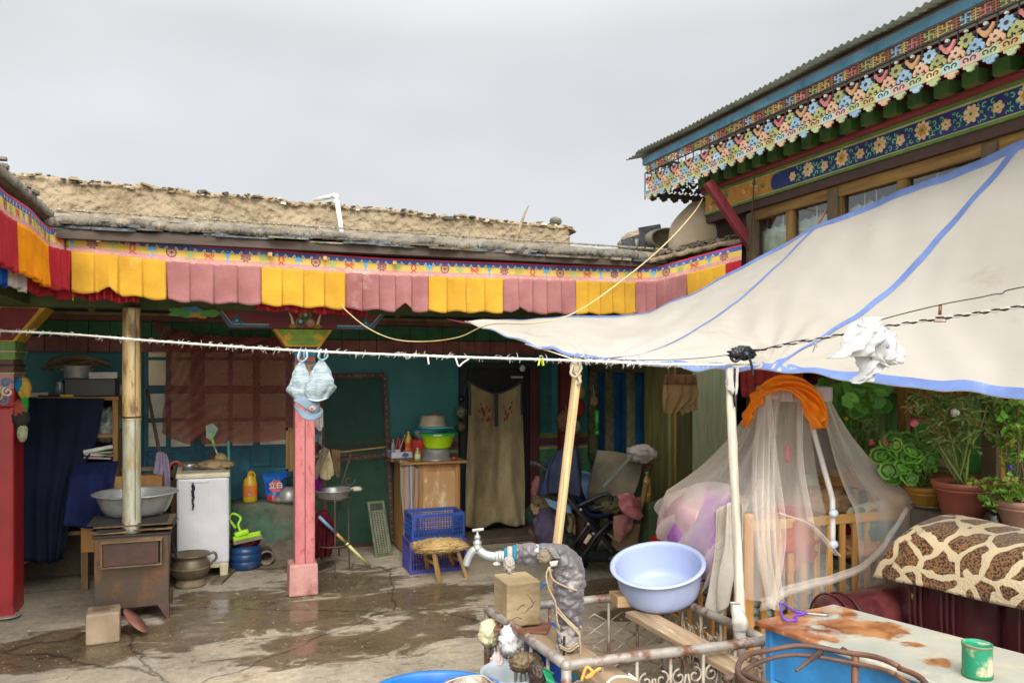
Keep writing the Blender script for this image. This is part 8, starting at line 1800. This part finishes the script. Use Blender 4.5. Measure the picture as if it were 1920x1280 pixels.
MB().lump(G(955, 1056, Dp - .03), (.022, .02, .035), seed=2, amp=.4).obj('cloth_end', WT, tp); MB().lump(G(932, 1056, Dp - .01), (.016, .012, .008), seed=7, amp=.4, sub=3).obj('cloth_end', WT, tp)
MB().lump(G(1022, 1042, Dp - .05), (.03, .02, .025), seed=12, amp=.45).obj('cloth_knot', cloth('knot_t', '8c806c', '6a5c4c', c3='b8b0a4'), tp)
mb = MB()
for k in range(7): a_ = G(1032 + k * 2, 1028 + k * 3, Dp - .072); mb.bar(a_ - V3((.013, 0, -.004)), a_ + V3((.016, 0, .003)), .003, .004)
mb.obj('foil_strap', STEEL, tp); MB().grid(surf([[G(1030, 1052, Dp - .075), G(1047, 1050, Dp - .075)], [G(1032, 1062, Dp - .077), G(1044, 1060, Dp - .077)]]), 4, 4).obj('label_tag', WT, tp, solid=.006)
TWN = cloth('twine', 'a8987c', '84745c')
mb = MB()
for pts in ([(1030, 1062), (1036, 1085), (1058, 1098), (1082, 1106)], [(1030, 1062), (1024, 1078), (1030, 1105), (1042, 1130), (1044, 1160), (1050, 1180)], [(1042, 1135), (1058, 1155), (1082, 1180), (1088, 1205), (1088, 1235)], [(1046, 1140), (1064, 1162), (1086, 1190)], [(1044, 1145), (1070, 1172), (1084, 1178)], [(1048, 1208), (1066, 1216), (1084, 1204)], [(1050, 1213), (1068, 1220), (1086, 1208)]):
    mb.tube(spl([G(x, y, Dp - .075) for x, y in pts], 14), .0045, 6)
mb.obj('twine', TWN, tp); MB().tube([G(1058, 1192, Dp - .06), G(1057, 1236, Dp - .06)], .0055, 8).obj('black_stake', IRON, tp)
MB().tube([(G(1066, 1230, Dp).x, G(1066, 1230, Dp).y, 0), G(1066, 1200, Dp)], .03, 12).obj('riser', RP, tp)
MB().grid(surf([[G(1045, 1222, Dp - .04), G(1060, 1232, Dp - .06), G(1078, 1238, Dp - .04)], [G(1052, 1262, Dp - .03), G(1070, 1275, Dp - .05), G(1086, 1270, Dp - .03)]], lambda u, v, p: V3((0, -.012 * sin(u * 9), 0))), 16, 12).obj('blue_rag', cloth('bluerag', '4a90b0', '3a7494'), tp, solid=.004)
# blue basin
bc = G(1233, 1058, 4.08)
tag(bowl(bc, .222, .175, .175, lip=.022, th=.005, M=rot('Y', -12) @ rot('X', 11), k=.4, n=56).obj('washing_basin', plastic('basin_blue', 'b0bcdc', 'a6b4d6', rough=.38, scale=2, trans=.12)), 'large pale blue plastic basin tilted on the back right fence corner', 'basin')
mb = MB(); MM2 = rot('Y', -7) @ rot('X', 9); mb.lathe([(.2105, -.045), (.2085, -.048), (.2095, -.051)], bc, 56, MM2); 
# ================================================================ BLUE TABLE
c1_, c2_, c3_, c4_ = GZ(1413, 1162, .72), GZ(1562, 1131, .72), V3((2.66, 1.75, .72)), V3((2.17, 1.55, .72))
dirv = (GZ(1760, 1281, .72) - c1_).normalized(); c4_ = c1_ + dirv * 1.15; c3_ = c2_ + (GZ(1921, 1224, .72) - c2_).normalized() * 1.2
tbl = thing('blue_table', 'low blue painted metal table with a rust-stained pale top', 'table', ((c1_.x + c3_.x) / 2, (c1_.y + c3_.y) / 2, 0))
def table_top():
    m = mat('table_top', 'a8a698', '8f9088', scale=2.2, rough=.28, bump=.1, c3='b4ac94', t3=.58, s3=5)
    t = m.node_tree; n = t.nodes; l = t.links.new; b = n['Principled BSDF']; src = b.inputs['Base Color'].links[0].from_socket; co = n.new('ShaderNodeTexCoord'); og = ORG[tbl.name]
    msk = None
    def mth(op, x, y):
        q = n.new('ShaderNodeMath'); q.operation = op
        for i, k in enumerate((x, y)):
            if isinstance(k, (int, float)): q.inputs[i].default_value = k
            else: l(k, q.inputs[i])
        return q.outputs[0]
    for (px, py, r) in [(1450, 1155, .34), (1530, 1148, .2), (1560, 1165, .14), (1620, 1170, .15), (1660, 1182, .10), (1590, 1160, .14), (1760, 1240, .07), (1720, 1208, .05), (1500, 1145, .18)]:
        c = GZ(px, py, .72) - og; sb = n.new('ShaderNodeVectorMath'); sb.operation = 'DISTANCE'; l(co.outputs['Object'], sb.inputs[0]); sb.inputs[1].default_value = c
        v = mth('SUBTRACT', 1.0, mth('DIVIDE', sb.outputs['Value'], r)); msk = v if msk is None else mth('MAXIMUM', msk, v)
    nn = n.new('ShaderNodeTexNoise'); nn.inputs['Scale'].default_value = 6; nn.inputs['Detail'].default_value = 9; nn.inputs['Roughness'].default_value = .65; l(co.outputs['Object'], nn.inputs['Vector'])
    s = mth('ADD', msk, mth('MULTIPLY', mth('SUBTRACT', nn.outputs['Fac'], .56), 3.2)); mr_ = n.new('ShaderNodeMapRange'); mr_.inputs[1].default_value = 0; mr_.inputs[2].default_value = .3; l(s, mr_.inputs[0])
    n3 = n.new('ShaderNodeTexNoise'); n3.inputs['Scale'].default_value = 9; n3.inputs['Detail'].default_value = 8; l(co.outputs['Object'], n3.inputs['Vector']); rr = n.new('ShaderNodeValToRGB'); rr.color_ramp.elements[0].position = .4; rr.color_ramp.elements[0].color = lin('6a3418'); rr.color_ramp.elements[1].position = .62; rr.color_ramp.elements[1].color = lin('a8754a'); l(n3.outputs['Fac'], rr.inputs[0])
    x = n.new('ShaderNodeMix'); x.data_type = 'RGBA'; l(mr_.outputs[0], x.inputs[0]); l(src, x.inputs[6]); l(rr.outputs[0], x.inputs[7]); l(x.outputs[2], b.inputs['Base Color']); return m
mb = MB(); dz = V3((0, 0, -.022)); tv = [c1_, c2_, c3_, c4_]
mb.add(tv + [v + dz for v in tv], [(3, 2, 1, 0), (4, 5, 6, 7), (0, 1, 5, 4), (1, 2, 6, 5), (2, 3, 7, 6), (3, 0, 4, 7)]); TT = table_top(); mb.obj('top', TT, tbl, bevel=.008)
TBL = mat('table_blue', '2c7cb4', '236698', scale=6, rough=.5, c3='5c6c70', t3=.68, s3=9, bump=.12)
def lerp2(u, v): return c1_.lerp(c2_, v).lerp(c4_.lerp(c3_, v), u)
ins = .06
k_ = [lerp2(.04, .10), lerp2(.04, .90), lerp2(.96, .90), lerp2(.96, .10)]
mb = MB()
for a, b in ((0, 3), (0, 1), (1, 2), (2, 3)): mb.bar(k_[a] - V3((0, 0, .13)), k_[b] - V3((0, 0, .13)), .02, .21, up=(0, 0, 1))
AP = MB()
for a, b in ((0, 3), (1, 2), (0, 1), (3, 2)):
    p, q = k_[a], k_[b]; AP.add([p - V3((0, 0, .024)), q - V3((0, 0, .024)), q - V3((0, 0, .215)), p - V3((0, 0, .215))], [(0, 1, 2, 3)])
AP.obj('apron', TBL, tbl, solid=.012)
for p in k_: MB().bar(V3((p.x, p.y, 0)), p - V3((0, 0, .025)), .035, .035).obj('leg', TBL, tbl, bevel=.003)
for a, b in ((0, 3), (1, 2)): MB().bar(k_[a] - V3((0, 0, .235)), k_[b] - V3((0, 0, .235)), .03, .03).obj('lower_rail', mat('table_blue_l', '4c94b8', '3c7c9c', scale=7, c3='7c5c40', t3=.66), tbl, bevel=.003)
tag(MB().tube(spl([GZ(1440, 1160, .69) + V3((0, -.03, -.05)), GZ(1452, 1160, .69) + V3((0, -.03, -.055)), GZ(1460, 1162, .69) + V3((0, -.03, -.05))], 8), .007, 6).obj('twig', mat('twig_t', 'b09a6c')), 'short pale twig stuck on the blue table apron', 'twig')
# hanger
hz = .729
hp_ = [GZ(x, y, hz) for x, y in [(1512, 1149), (1490, 1145), (1472, 1133), (1465, 1131), (1464, 1140), (1470, 1160), (1486, 1162), (1494, 1160), (1490, 1154), (1512, 1149)]]
hg = thing('coat_hanger', 'purple wire coat hanger lying on the rusty end of the table', 'hanger', hp_[0])
MB().tube(spl(hp_, 60), .004, 8).obj('wire', plastic('purple_wire', '6c3cc0', '5c30a8'), hg); MB().tube(spl([GZ(x, y, hz) for x, y in [(1512, 1149), (1535, 1151), (1550, 1152), (1553, 1149), (1542, 1146)]], 20), .0035, 8).obj('hook', STEEL, hg)
# tin can
cn = GZ(1832, 1267, .72); can = thing('tin_can', 'ribbed tin can with a scratched green label on the table', 'can', (cn.x, cn.y, .721))
r_ = 25.5 / 1493 * 2.55; hh = .105; prof = [(.0001, 0), (r_, 0), (r_ * 1.03, .002), (r_ * 1.03, .005)]
for k in range(17): z = .012 + k * .005; prof += [(r_ * .985, z), (r_ * 1.005, z + .0025)]
prof += [(r_, hh - .006), (r_ * 1.03, hh - .003), (r_ * 1.03, hh), (r_ * .97, hh), (r_ * .95, hh - .006), (.0001, hh - .008)]
MB().lathe(prof, (cn.x, cn.y, .721), 40).obj('body', mat('can_label', '1c8460', '167050', scale=3, rough=.4, c3='c0b090', t3=.52, s3=5, stretch=(1, 1, .7), w3=.04), can)
MB().lathe([(r_ * 1.032, 0), (r_ * 1.032, .012)], (cn.x, cn.y, .722), 40).obj('green_band', plastic('can_g', '1c8c5c'), can); MB().lathe([(r_ * 1.034, 0), (r_ * 1.034, .006)], (cn.x, cn.y, .721 + hh - .008), 40).obj('rim', mat('can_rim', 'a08a60', '7c6844', metal=.3), can)
# ring stand in the foreground
RGm = mat('stand_rust', '5c443a', '48342e', scale=9, rough=.65, metal=.3, c3='7c5440', t3=.56)
rc = G(1556, 1278, 2.2); Rr = .245
rs = thing('ring_stand', 'rusty iron ring stand for a wash bowl at the bottom edge', 'stand', (rc.x, rc.y, 0))
MB().tube([(rc.x + Rr * cos(t * PI / 30), rc.y + Rr * sin(t * PI / 30), rc.z + .012 + .004 * sin(t * .7)) for t in range(61)], .0085, 8).obj('ring', RGm, rs)
MB().tube([(rc.x + (Rr - .012) * cos(t * PI / 30), rc.y + (Rr - .012) * sin(t * PI / 30), rc.z - .012 + .004 * cos(t * .5)) for t in range(61)], .007, 8).obj('ring', RGm, rs)
for a_ in (2.55, .55, -1.3): 
    e_ = V3((rc.x + Rr * cos(a_), rc.y + Rr * sin(a_), rc.z)); MB().tube([e_ + V3((.06 * cos(a_ + .9), .06 * sin(a_ + .9), .0)), e_, V3((e_.x - .03 * cos(a_), e_.y - .03 * sin(a_), rc.z - .4)), V3((e_.x + .06 * cos(a_), e_.y + .06 * sin(a_), 0))], .011, 8).obj('leg', RGm, rs)
for a_ in (2.5, .95): e_ = V3((rc.x + Rr * cos(a_), rc.y + Rr * sin(a_), rc.z)); MB().tube([e_, e_ + V3((-.17 * cos(a_ - .5), -.17 * sin(a_ - .5), -.012))], [.010, .004], 8).obj('bowl_prong', RGm, rs)

# ================================================================ CANVAS AWNING
Lp = [GY(870, 605, 5.35), G(980, 640, 4.45), G(1105, 674, 3.76), G(1290, 692, 3.72), G(1440, 695, 3.68), G(1670, 722, 3.4), G(1920, 748, 3.0), G(2300, 800, 2.4)]
Up = [GY(876, 604, 5.40), GY(1050, 594, 5.28), GY(1215, 583, 5.15), G(1370, 512, 5.35), G(1535, 422, 4.95), G(1700, 355, 4.5), G(1925, 262, 3.85), G(2300, 90, 3.0)]
AWM = mat('awning_canvas', 'cfcabf', 'c3bdb0', scale=1.2, rough=.85, bump=.06, bscale=400, trans=.47, c3='a89474', t3=.71, s3=1.6, stretch=(1.2, .5, 1), w3=.10)
AWB = mat('awning_blue', '6a80b4', '566c9c', scale=7, rough=.8, c3='8ca0cc', t3=.66, trans=.15, bump=.05)
def canvas(u, v, lift=0):
    a, b = cr(Lp, u), cr(Up, u); p = a.lerp(b, v); L_ = (b - a).length
    sag = .10 * L_ / 2.2 * 4 * v * (1 - v) * (1 - .45 * v); p.z -= sag * .55; 
    p.z += .018 * sin((u * 30 + v * 4)) * (v * (1 - v)) + .014 * NO(V3((u * 9, v * 3, 0)))
    p.z += .03 * v ** 3 * sin(u * 46 + 1.5 * NO(V3((u * 5, 0, 0)))) * .25
    # radiating wrinkles from the tied points
    for uc in (2 / 7, 4 / 7):
        d = (u - uc); p.z += .010 * sin(math.atan2(v * 1.2, d * 3 + 1e-6) * 17) * math.exp(-((d * 5) ** 2 + (v * 2.5) ** 2))
    p.z += .007 * sin(u * 95 + v * 7 + 3 * NO(V3((u * 4, v * 2, 5)))) * max(0, .35 - v) * 2 + .012 * NO(V3((u * 26, v * 7, 3)))
    return p + V3((0, -.5, .85)) * lift
aw = thing('awning', 'large off-white canvas awning with blue stripes sloping over the yard', 'awning', tuple(Lp[2]))
MB().grid(lambda u, v: canvas(u, v), 220, 60).obj('canvas', AWM, aw, solid=.002)
def stripe(u0, u1, wL, wU):
    return MB().grid(lambda a, v: canvas(u0 + (u1 - u0) * v + (a - .5) * (wL + (wU - wL) * v), v, .005), 4, 60)
stripe(2.02 / 7, 4.02 / 7, .0055, .009).obj('stripe', AWB, aw); stripe(4.0 / 7, 5.98 / 7, .011, .012).obj('stripe', AWB, aw)
MB().grid(lambda u, v: canvas(u, .0 + v * (.034 if u > .28 else .034 * (.35 + u * 2.3)), .004), 220, 3).obj('hem', AWB, aw)
MB().grid(lambda u, v: canvas(u, 1 - v * (.025 + .02 * u), .004), 220, 3).obj('hem', AWB, aw)
MB().tube([canvas(.0, 0), GY(835, 598, 5.6)], .006, 6).obj('tie_cord', cloth('red_tie', '6c3438'), aw)
MB().tube([canvas(4 / 7, 1), G(1548, 395, 5.0)], .008, 8).obj('tie_cord', cloth('tie_t', '7c5c44'), aw)
# poles
pl1 = thing('bamboo_pole', 'pale wooden pole leaning up from the tap pipe to the awning edge', 'pole', tuple(G(1036, 1100, 3.72)))
WPL = wood('pale_pole', 'c8ac7c', 'a88c60')
MB().bar(G(1082, 700, 3.72), G(1034, 1110, 3.72), .040, .034, up=(0, 1, 0)).obj('pole', WPL, pl1, bevel=.01); MB().bar(G(1079, 712, 3.71), G(1040, 1060, 3.71), .016, .04, up=(0, 1, 0)).obj('inner_stave', wood('pale_pole2', 'd4bc90', 'b89c70'), pl1, bevel=.004)
mb = MB(); mb.lump(G(1080, 690, 3.72), (.022, .02, .04), seed=3, amp=.4); mb.tube(spl([G(1074, 684, 3.7), G(1070, 700, 3.68), G(1080, 706, 3.68), G(1090, 690, 3.7), G(1084, 678, 3.7)], 20), .006, 6); mb.tube(spl([G(1080, 700, 3.7), G(1088, 715, 3.68), G(1080, 722, 3.7)], 8), .008, 6)
mb.obj('rag_tie', cloth('rag_tie', 'b0a48c', '8c8068'), pl1)
p2 = thing('wrapped_pole', 'tall post wrapped in white cloth tied to the right fence rail', 'pole', tuple(G(1388, 1180, 3.66)))
def wrapf(path, rad, seed, m_=120, n=18):
    P_ = spl(path, m_); vs = []
    for i, p in enumerate(P_):
        r = cr([V3((x, 0, 0)) for x in rad], i / m_).x
        for k in range(n):
            a = 2 * PI * k / n; rr = r * (1 + .13 * NO(V3((cos(a) * 1.6, sin(a) * 1.6, i * .05 + seed))) + .03 * sin(i * .55 + a) + .07 * sin(a * 4 + i * .06)); vs.append(p + V3((cos(a) * rr, sin(a) * rr, 0)))
    fs = [(i * n + k, i * n + (k + 1) % n, (i + 1) * n + (k + 1) % n, (i + 1) * n + k) for i in range(m_) for k in range(n)] + [tuple(range(n)), tuple(m_ * n + k for k in range(n))]
    return MB().add(vs, fs, True)
wrapf([G(1368, 690, 3.67), G(1372, 800, 3.66), G(1378, 930, 3.66), G(1384, 1060, 3.65), G(1388, 1150, 3.64)], [.019, .021, .019, .021, .024], 2).obj('cloth_wrap', cloth('pole_wrap', 'c8c0b0', 'aca494', c3='8c98b8', t3=.7, s3=12, stretch=(6, 6, .6)), p2)
wrapf([G(1378, 1130, 3.62), G(1388, 1165, 3.60), G(1386, 1190, 3.61)], [.022, .038, .022], 5, 40).obj('cloth_knot', WH, p2); wrapf([G(1386, 1180, 3.60), G(1392, 1230, 3.6), G(1402, 1245, 3.6)], [.028, .018, .010], 7, 40).obj('cloth_tail', WH, p2)
MB().tube([G(1388, 1190, 3.67), V3((G(1390, 1200, 3.67).x, G(1390, 1200, 3.67).y, 0))], .016, 10).obj('post', PINE, p2)
MB().grid(surf([[G(1362, 690, 3.64), G(1382, 688, 3.64)], [G(1360, 730, 3.64), G(1380, 735, 3.63)], [G(1358, 712, 3.66), G(1366, 745, 3.66)]], lambda u, v, p: V3((.006 * NO(p * 60), -.01, 0))), 10, 14).obj('torn_end', WH, p2, solid=.002)
# ================================================================ CLOTHES LINES
lnp = spl([G(-60, 618, 4.3), G(120, 626, 4.2), G(300, 640, 4.1), G(540, 656, 3.95), G(800, 667, 3.8), G(1085, 676, 3.68), G(1230, 682, 3.67), G(1372, 684, 3.66)], 150)
cl = thing('clothes_line', 'frayed white rope strung across the yard between the red column and the wrapped post', 'rope', tuple(lnp[60]))
def rr_(n, lo, hi): return [rU(lo, hi) for _ in range(n)]
random.seed(31); MB().tube(lnp, .0055, 8).obj('rope', cloth('rope_white', 'd8d4c8', 'b8b4a8'), cl)
mb = MB()
for i in range(520):
    t = random.random(); t = t * .98 if random.random() < .85 else random.choice([.36, .72, .8, .55]) + rU(-.012, .012)
    p = cr([lnp[0], lnp[30], lnp[60], lnp[90], lnp[120], lnp[150]], t) if 0 else lnp[min(150, int(t * 150))].lerp(lnp[min(150, int(t * 150) + 1)], t * 150 % 1)
    l_ = rU(.008, .03); d = V3((rU(-1, 1), rU(-.3, .3), random.choice([-1, -1, .8]) * rU(.2, .7))).normalized()
    mb.tube([p, p + d * l_ * .5 + V3((0, 0, .004)), p + d * l_], [.0016, .0006], 4, cap=False)
mb.obj('frayed_fibre', cloth('rope_white', 'x'), cl)['kind'] = 'stuff'
mb = MB()
for (px, py) in [(868, 672), (802, 671)]: mb.tube(spl([G(px - 14, py - 2, 3.75), G(px - 8, py + 14, 3.75), G(px, py + 8, 3.75), G(px + 12, py, 3.75)] if px > 850 else [G(px, py - 3, 3.78), G(px + 2, py + 12, 3.78)], 12), .004, 6)
mb.obj('loose_strand', cloth('rope_white', 'x'), cl)
tag(MB().tube(spl([G(1090, 670, 3.75), G(1200, 675, 3.7), G(1300, 672, 3.7), G(1375, 664, 3.68)], 40), .0025, 6).obj('cord', cloth('thin_cord', '6c6c68', '4c4c4a')), 'thin dark cord running above the white rope to the post', 'cord')
tag(MB().tube([G(985, 645, 4.4), G(1030, 658, 4.1), G(1080, 675, 3.78)], .0035, 6).obj('cord', cloth('rope_white', 'x')), 'thin white cord along the lower awning hem left of the pale pole', 'cord')
# twisted line to the right and wire above it
tw = thing('twisted_line', 'twisted black and white line from the post to the right edge', 'rope', tuple(G(1500, 640, 3.3)))
tp_ = spl([G(1400, 661, 3.64), G(1520, 638, 3.4), G(1660, 612, 3.1), G(1800, 592, 2.85), G(1960, 568, 2.6)], 240)
for k, m in enumerate([cloth('tw_white', 'c8c4b8'), cloth('tw_black', '2a2826')]): MB().tube([p + V3((0, .003 * cos(i * .45 + k * PI), .0035 * sin(i * .45 + k * PI))) for i, p in enumerate(tp_)], .0032, 6).obj('strand', m, tw)
wi = spl([G(1415, 658, 3.6), G(1500, 638, 3.45), G(1560, 632, 3.35), G(1650, 600, 3.2), G(1760, 572, 3.0), G(1835, 558, 2.9), G(1862, 552, 2.88), G(1880, 550, 2.86), G(1890, 544, 2.85), G(1960, 530, 2.75)], 80)
tag(MB().tube(wi, .0022, 6).obj('bent_wire', IRON), 'thin bent black wire above the twisted line', 'wire')
ch = thing('snap_clip', 'small rusty snap hook hanging from the bent wire', 'hook', tuple(G(1762, 580, 3.0))); RSM = mat('clip_rust', '8c6044', '6a4432', metal=.4, rough=.5)
MB().tube([G(1763, 572, 3.0), G(1762, 590, 3.0)], .006, 8).obj('shank', RSM, ch); MB().tube([G(x, y, 3.0) for x, y in [(1752, 597), (1757, 594), (1768, 594), (1774, 597), (1773, 603), (1752, 603), (1750, 599), (1752, 597)]], .0025, 6).obj('loop', RSM, ch)
tag(MB().tube(spl([G(1527, 634, 3.38), G(1529, 645, 3.38), G(1524, 660, 3.38), G(1530, 642, 3.37), G(1532, 652, 3.37)], 16), .002, 5).obj('string_tie', cloth('strg', 'x')), 'short grey string tied on the twisted line', 'string')
kb = thing('black_knot', 'bunch of black cord and tape knotted at the top of the wrapped post', 'knot', tuple(G(1392, 664, 3.62)))
MB().lump(G(1392, 662, 3.62), (.055, .03, .026), seed=14, amp=.5, fr=3).obj('cord_bunch', plastic('black_tape', '1c1e20', '12131a', rough=.3), kb)
for pts in ([(1375, 660), (1370, 670), (1378, 678), (1388, 672)], [(1400, 664), (1408, 680), (1412, 706)], [(1385, 655), (1400, 650), (1414, 660)], [(1370, 664), (1374, 676), (1384, 674), (1398, 658)]): MB().tube(spl([G(x, y, 3.6) for x, y in pts], 12), .006, 6).obj('cord_end', plastic('black_tape', 'x'), kb)
MB().bar(G(1398, 662, 3.585), G(1402, 664, 3.585), .008, .004).obj('tape_bit', plastic('cyan_bit', '3c90a0'), kb)
MB().tube(spl([G(1378, 690, 3.62), G(1376, 740, 3.63), G(1378, 762, 3.63)], 8), .009, 6, flat=.4).obj('black_strip', plastic('black_tape', 'x'), kb)
MB().tube([G(1362, 684, 3.64), G(1400, 683, 3.62), G(1424, 684, 3.62)], .005, 6).obj('white_cord', WH, kb)
# pegs on line
for (px, py, c_, lb) in [(1014, 676, 'b8c838', 'lime plastic clothes peg on the white rope'), (1141, 682, '26282a', 'black clothes peg, the left of two on the rope right of the pale pole'), (1172, 682, '2b2b2e', 'black clothes peg, the right of two on the rope right of the pale pole')]:
    c = G(px, py, 3.68); t = thing('clothes_peg', lb, 'clothes peg', tuple(c), group='pegs on the white rope')
    for s in (-1, 1): MB().bar(c + V3((s * .012, 0, -.022)), c + V3((s * .004, -.004, .012)), .008, .008).obj('jaw', plastic('peg_' + c_, c_), t)
    MB().tube([c + V3((cos(t_) * .009, -.006, .014 + sin(t_) * .009)) for t_ in [k * PI / 6 for k in range(13)]], .002, 5).obj('spring', STEEL, t)
# white cloth on the line
wc_ = thing('white_tunic', 'crumpled white cloth hanging on the twisted line at the right', 'cloth', tuple(G(1630, 640, 3.1)))
WHS = cloth('white_linen', 'd4d4d2', 'bcbcbc', trans=.25, scale=3)
def WQ(x, y, d=3.08): return G(x, y, d)
def cr_f(pts, amp, sd): return MB().grid(surf(pts, lambda u, v, p: V3((ST, -CT, 0)) * (amp * NO(V3((u * 6, v * 6, sd))) + amp * .6 * sin(u * 15 + v * 9 + sd)) + V3((0, 0, .006 * NO(p * 40)))), 60, 50)
cr_f([[WQ(1590, 612), WQ(1620, 598), WQ(1652, 594)], [WQ(1585, 630, 3.04), WQ(1620, 622, 3.02), WQ(1655, 615, 3.03)], [WQ(1575, 652, 3.05), WQ(1612, 650, 3.0), WQ(1650, 645, 3.04)], [WQ(1552, 672, 3.06), WQ(1600, 668, 3.02), WQ(1642, 668, 3.06)]], .02, 1).obj('front_fold', WHS, wc_, solid=.003)
cr_f([[WQ(1640, 600, 3.1), WQ(1655, 612, 3.1), WQ(1662, 615, 3.1)], [WQ(1640, 640, 3.09), WQ(1662, 640, 3.06), WQ(1678, 632, 3.1)], [WQ(1640, 670, 3.07), WQ(1668, 668, 3.06), WQ(1692, 655, 3.1)], [WQ(1660, 690, 3.08), WQ(1678, 682, 3.08), WQ(1692, 680, 3.1)]], .016, 5).obj('side_fold', WHS, wc_, solid=.003)
cr_f([[WQ(1605, 660, 3.1), WQ(1640, 660, 3.1), WQ(1676, 665, 3.1)], [WQ(1606, 680, 3.09), WQ(1635, 682, 3.07), WQ(1664, 684, 3.1)], [WQ(1608, 700, 3.09), WQ(1624, 704, 3.07), WQ(1645, 700, 3.1)], [WQ(1595, 716, 3.1), WQ(1604, 720, 3.08), WQ(1634, 714, 3.1)]], .014, 9).obj('hanging_tail', WHS, wc_, solid=.003)
MB().lump(WQ(1632, 622, 3.06), (.05, .03, .045), seed=17, amp=.4).obj('crumple', WHS, wc_); MB().lump(WQ(1664, 649, 3.0), (.008, .004, .010), sub=2, amp=0).obj('button', plastic('btn_v', '7c7c98'), wc_)
# bonnets and cap by the pink column
bz = 3.93
BON = cloth('bonnet_blue', '8a979c', '66747a', scale=4, c3='aeb8b8', t3=.55, s3=40, stretch=(.4, 1, 6))
def bonnet(x, y, w_, h_, label, seed, extra=None):
    t = thing('baby_bonnet', label, 'bonnet', tuple(G(x, y, bz)), group='bonnets drying on the white rope')
    c = G(x, y, bz); s = bz / 1493
    def f(u, v):
        a = 2 * PI * u; prof = (v / .72) ** .7 if v < .72 else 1 - (v - .72) ** 1.3 * 1.6
        wob = 1 + .35 * NO(V3((cos(a) * 1.3, sin(a) * 1.3, v * 3 + seed * 5))) + .12 * NO(V3((cos(a) * 4, sin(a) * 4, v * 9 + seed))) + .05 * sin(a * 7)
        lean = (.12 * v ** 2 * (1 if seed % 2 else -1))
        return c + V3((cos(a) * w_ * s * .5 * prof * wob + lean * w_ * s, sin(a) * w_ * s * .32 * prof * wob, h_ * s * (.5 - v) + .008 * sin(a * 2 + seed)))
    MB().grid(f, 48, 30).obj('body', BON, t, solid=.003)
    MB().tube([f(k / 48, .98) for k in range(49)], .004, 6).obj('piping', cloth('piping_l', 'b8c8d0'), t)
    top = c + V3((0, 0, h_ * s * .48)); ln_ = G(x + 3, 660, bz)
    for k in (-1, 1): MB().tube(spl([top, top.lerp(ln_, .5) + V3((k * .022, -.02, 0)), ln_ + V3((k * .012, -.01, .012)), top.lerp(ln_, .4) + V3((k * .012, .02, 0))], 20), .0045, 6).obj('tie', cloth('tie_blue', '9cb8c4'), t)
    return t, c
bonnet(565, 716, 52, 76, 'pale blue baby bonnet hanging left, with a dark bow', 1); bonnet(603, 712, 54, 74, 'pale blue baby bonnet hanging right, with a pink patch', 2)
MB().lump(G(570, 728, bz - .06), (.02, .008, .014), seed=4, amp=.5, sub=3).obj('dark_bow', cloth('dkbow', '3c3048'), bpy.context.scene.objects['baby_bonnet'])
MB().lump(G(604, 710, bz - .055), (.022, .006, .010), seed=6, amp=.3, sub=3).obj('pink_patch', cloth('pinkp', 'c08c90'), bpy.context.scene.objects['baby_bonnet.001'])
for o_, src in ((bpy.context.scene.objects['dark_bow'], 'baby_bonnet'), (bpy.context.scene.objects['pink_patch'], 'baby_bonnet.001')):
    o_.parent = bpy.context.scene.objects[src]; o_.location = -ORG[src]
cp = thing('sun_cap', 'blue grey denim cap hanging below the bonnets', 'cap', tuple(G(578, 765, bz)))
def capf(u, v): a = 2 * PI * u; r = .07 * (sin(v * PI * .5) ** .7) * (1 + .1 * NO(V3((cos(a), sin(a), v)))); M_ = rot('Y', 35); return G(583, 752, bz) + M_ @ V3((r * cos(a), r * .7 * sin(a), .045 - .09 * v))
DEN = cloth('denim', '72838c', '5c6c76'); MB().grid(capf, 36, 16).obj('crown', DEN, cp, solid=.003)
MB().grid(surf([[G(551, 757, bz - .02), G(566, 768, bz - .06), G(590, 775, bz - .05), G(606, 770, bz - .02)], [G(553, 766, bz - .03), G(566, 782, bz - .09), G(584, 788, bz - .09), G(602, 782, bz - .03)]]), 20, 6).obj('brim', DEN, cp, solid=.004)
MB().lump(G(586, 765, bz - .075), (.016, .004, .012), sub=3, amp=.1).obj('badge', cloth('badge_r', '7c3038', 'b0a8a0', scale=60), cp)
MB().tube([G(572, 700, bz), G(575, 745, bz)], .004, 6).obj('tie', cloth('tie_blue', 'x'), cp)
# yellow hose slung in front of the valance and on to the eave
hs = spl([GY(1318, 372, 5.2), G(1300, 400, 4.9), G(1250, 455, 4.6), G(1180, 515, 4.4), G(1080, 585, 4.25), G(1000, 606, 4.3), G(940, 606, 4.6), G(905, 612, 4.8), G(860, 632, 5.0), G(800, 640, 5.2), G(740, 636, 5.3), G(690, 615, 5.35), G(650, 583, 5.42), GY(640, 570, 5.5)], 120)
tag(MB().tube(hs, [.0034] * 121, 8).obj('yellow_hose', plastic('hose_y', 'c8b07c', 'b09864')), 'thin yellowish hose sagging from the painted eave to the valance', 'hose')
tag(MB().tube(spl([GX(1415, 318, 3.6), GX(1410, 400, 3.66), GX(1402, 470, 3.66)], 20), .006, 6).obj('brown_cable', plastic('cable_br', '4c3428')), 'brown cable hanging down by the red strut', 'cable')
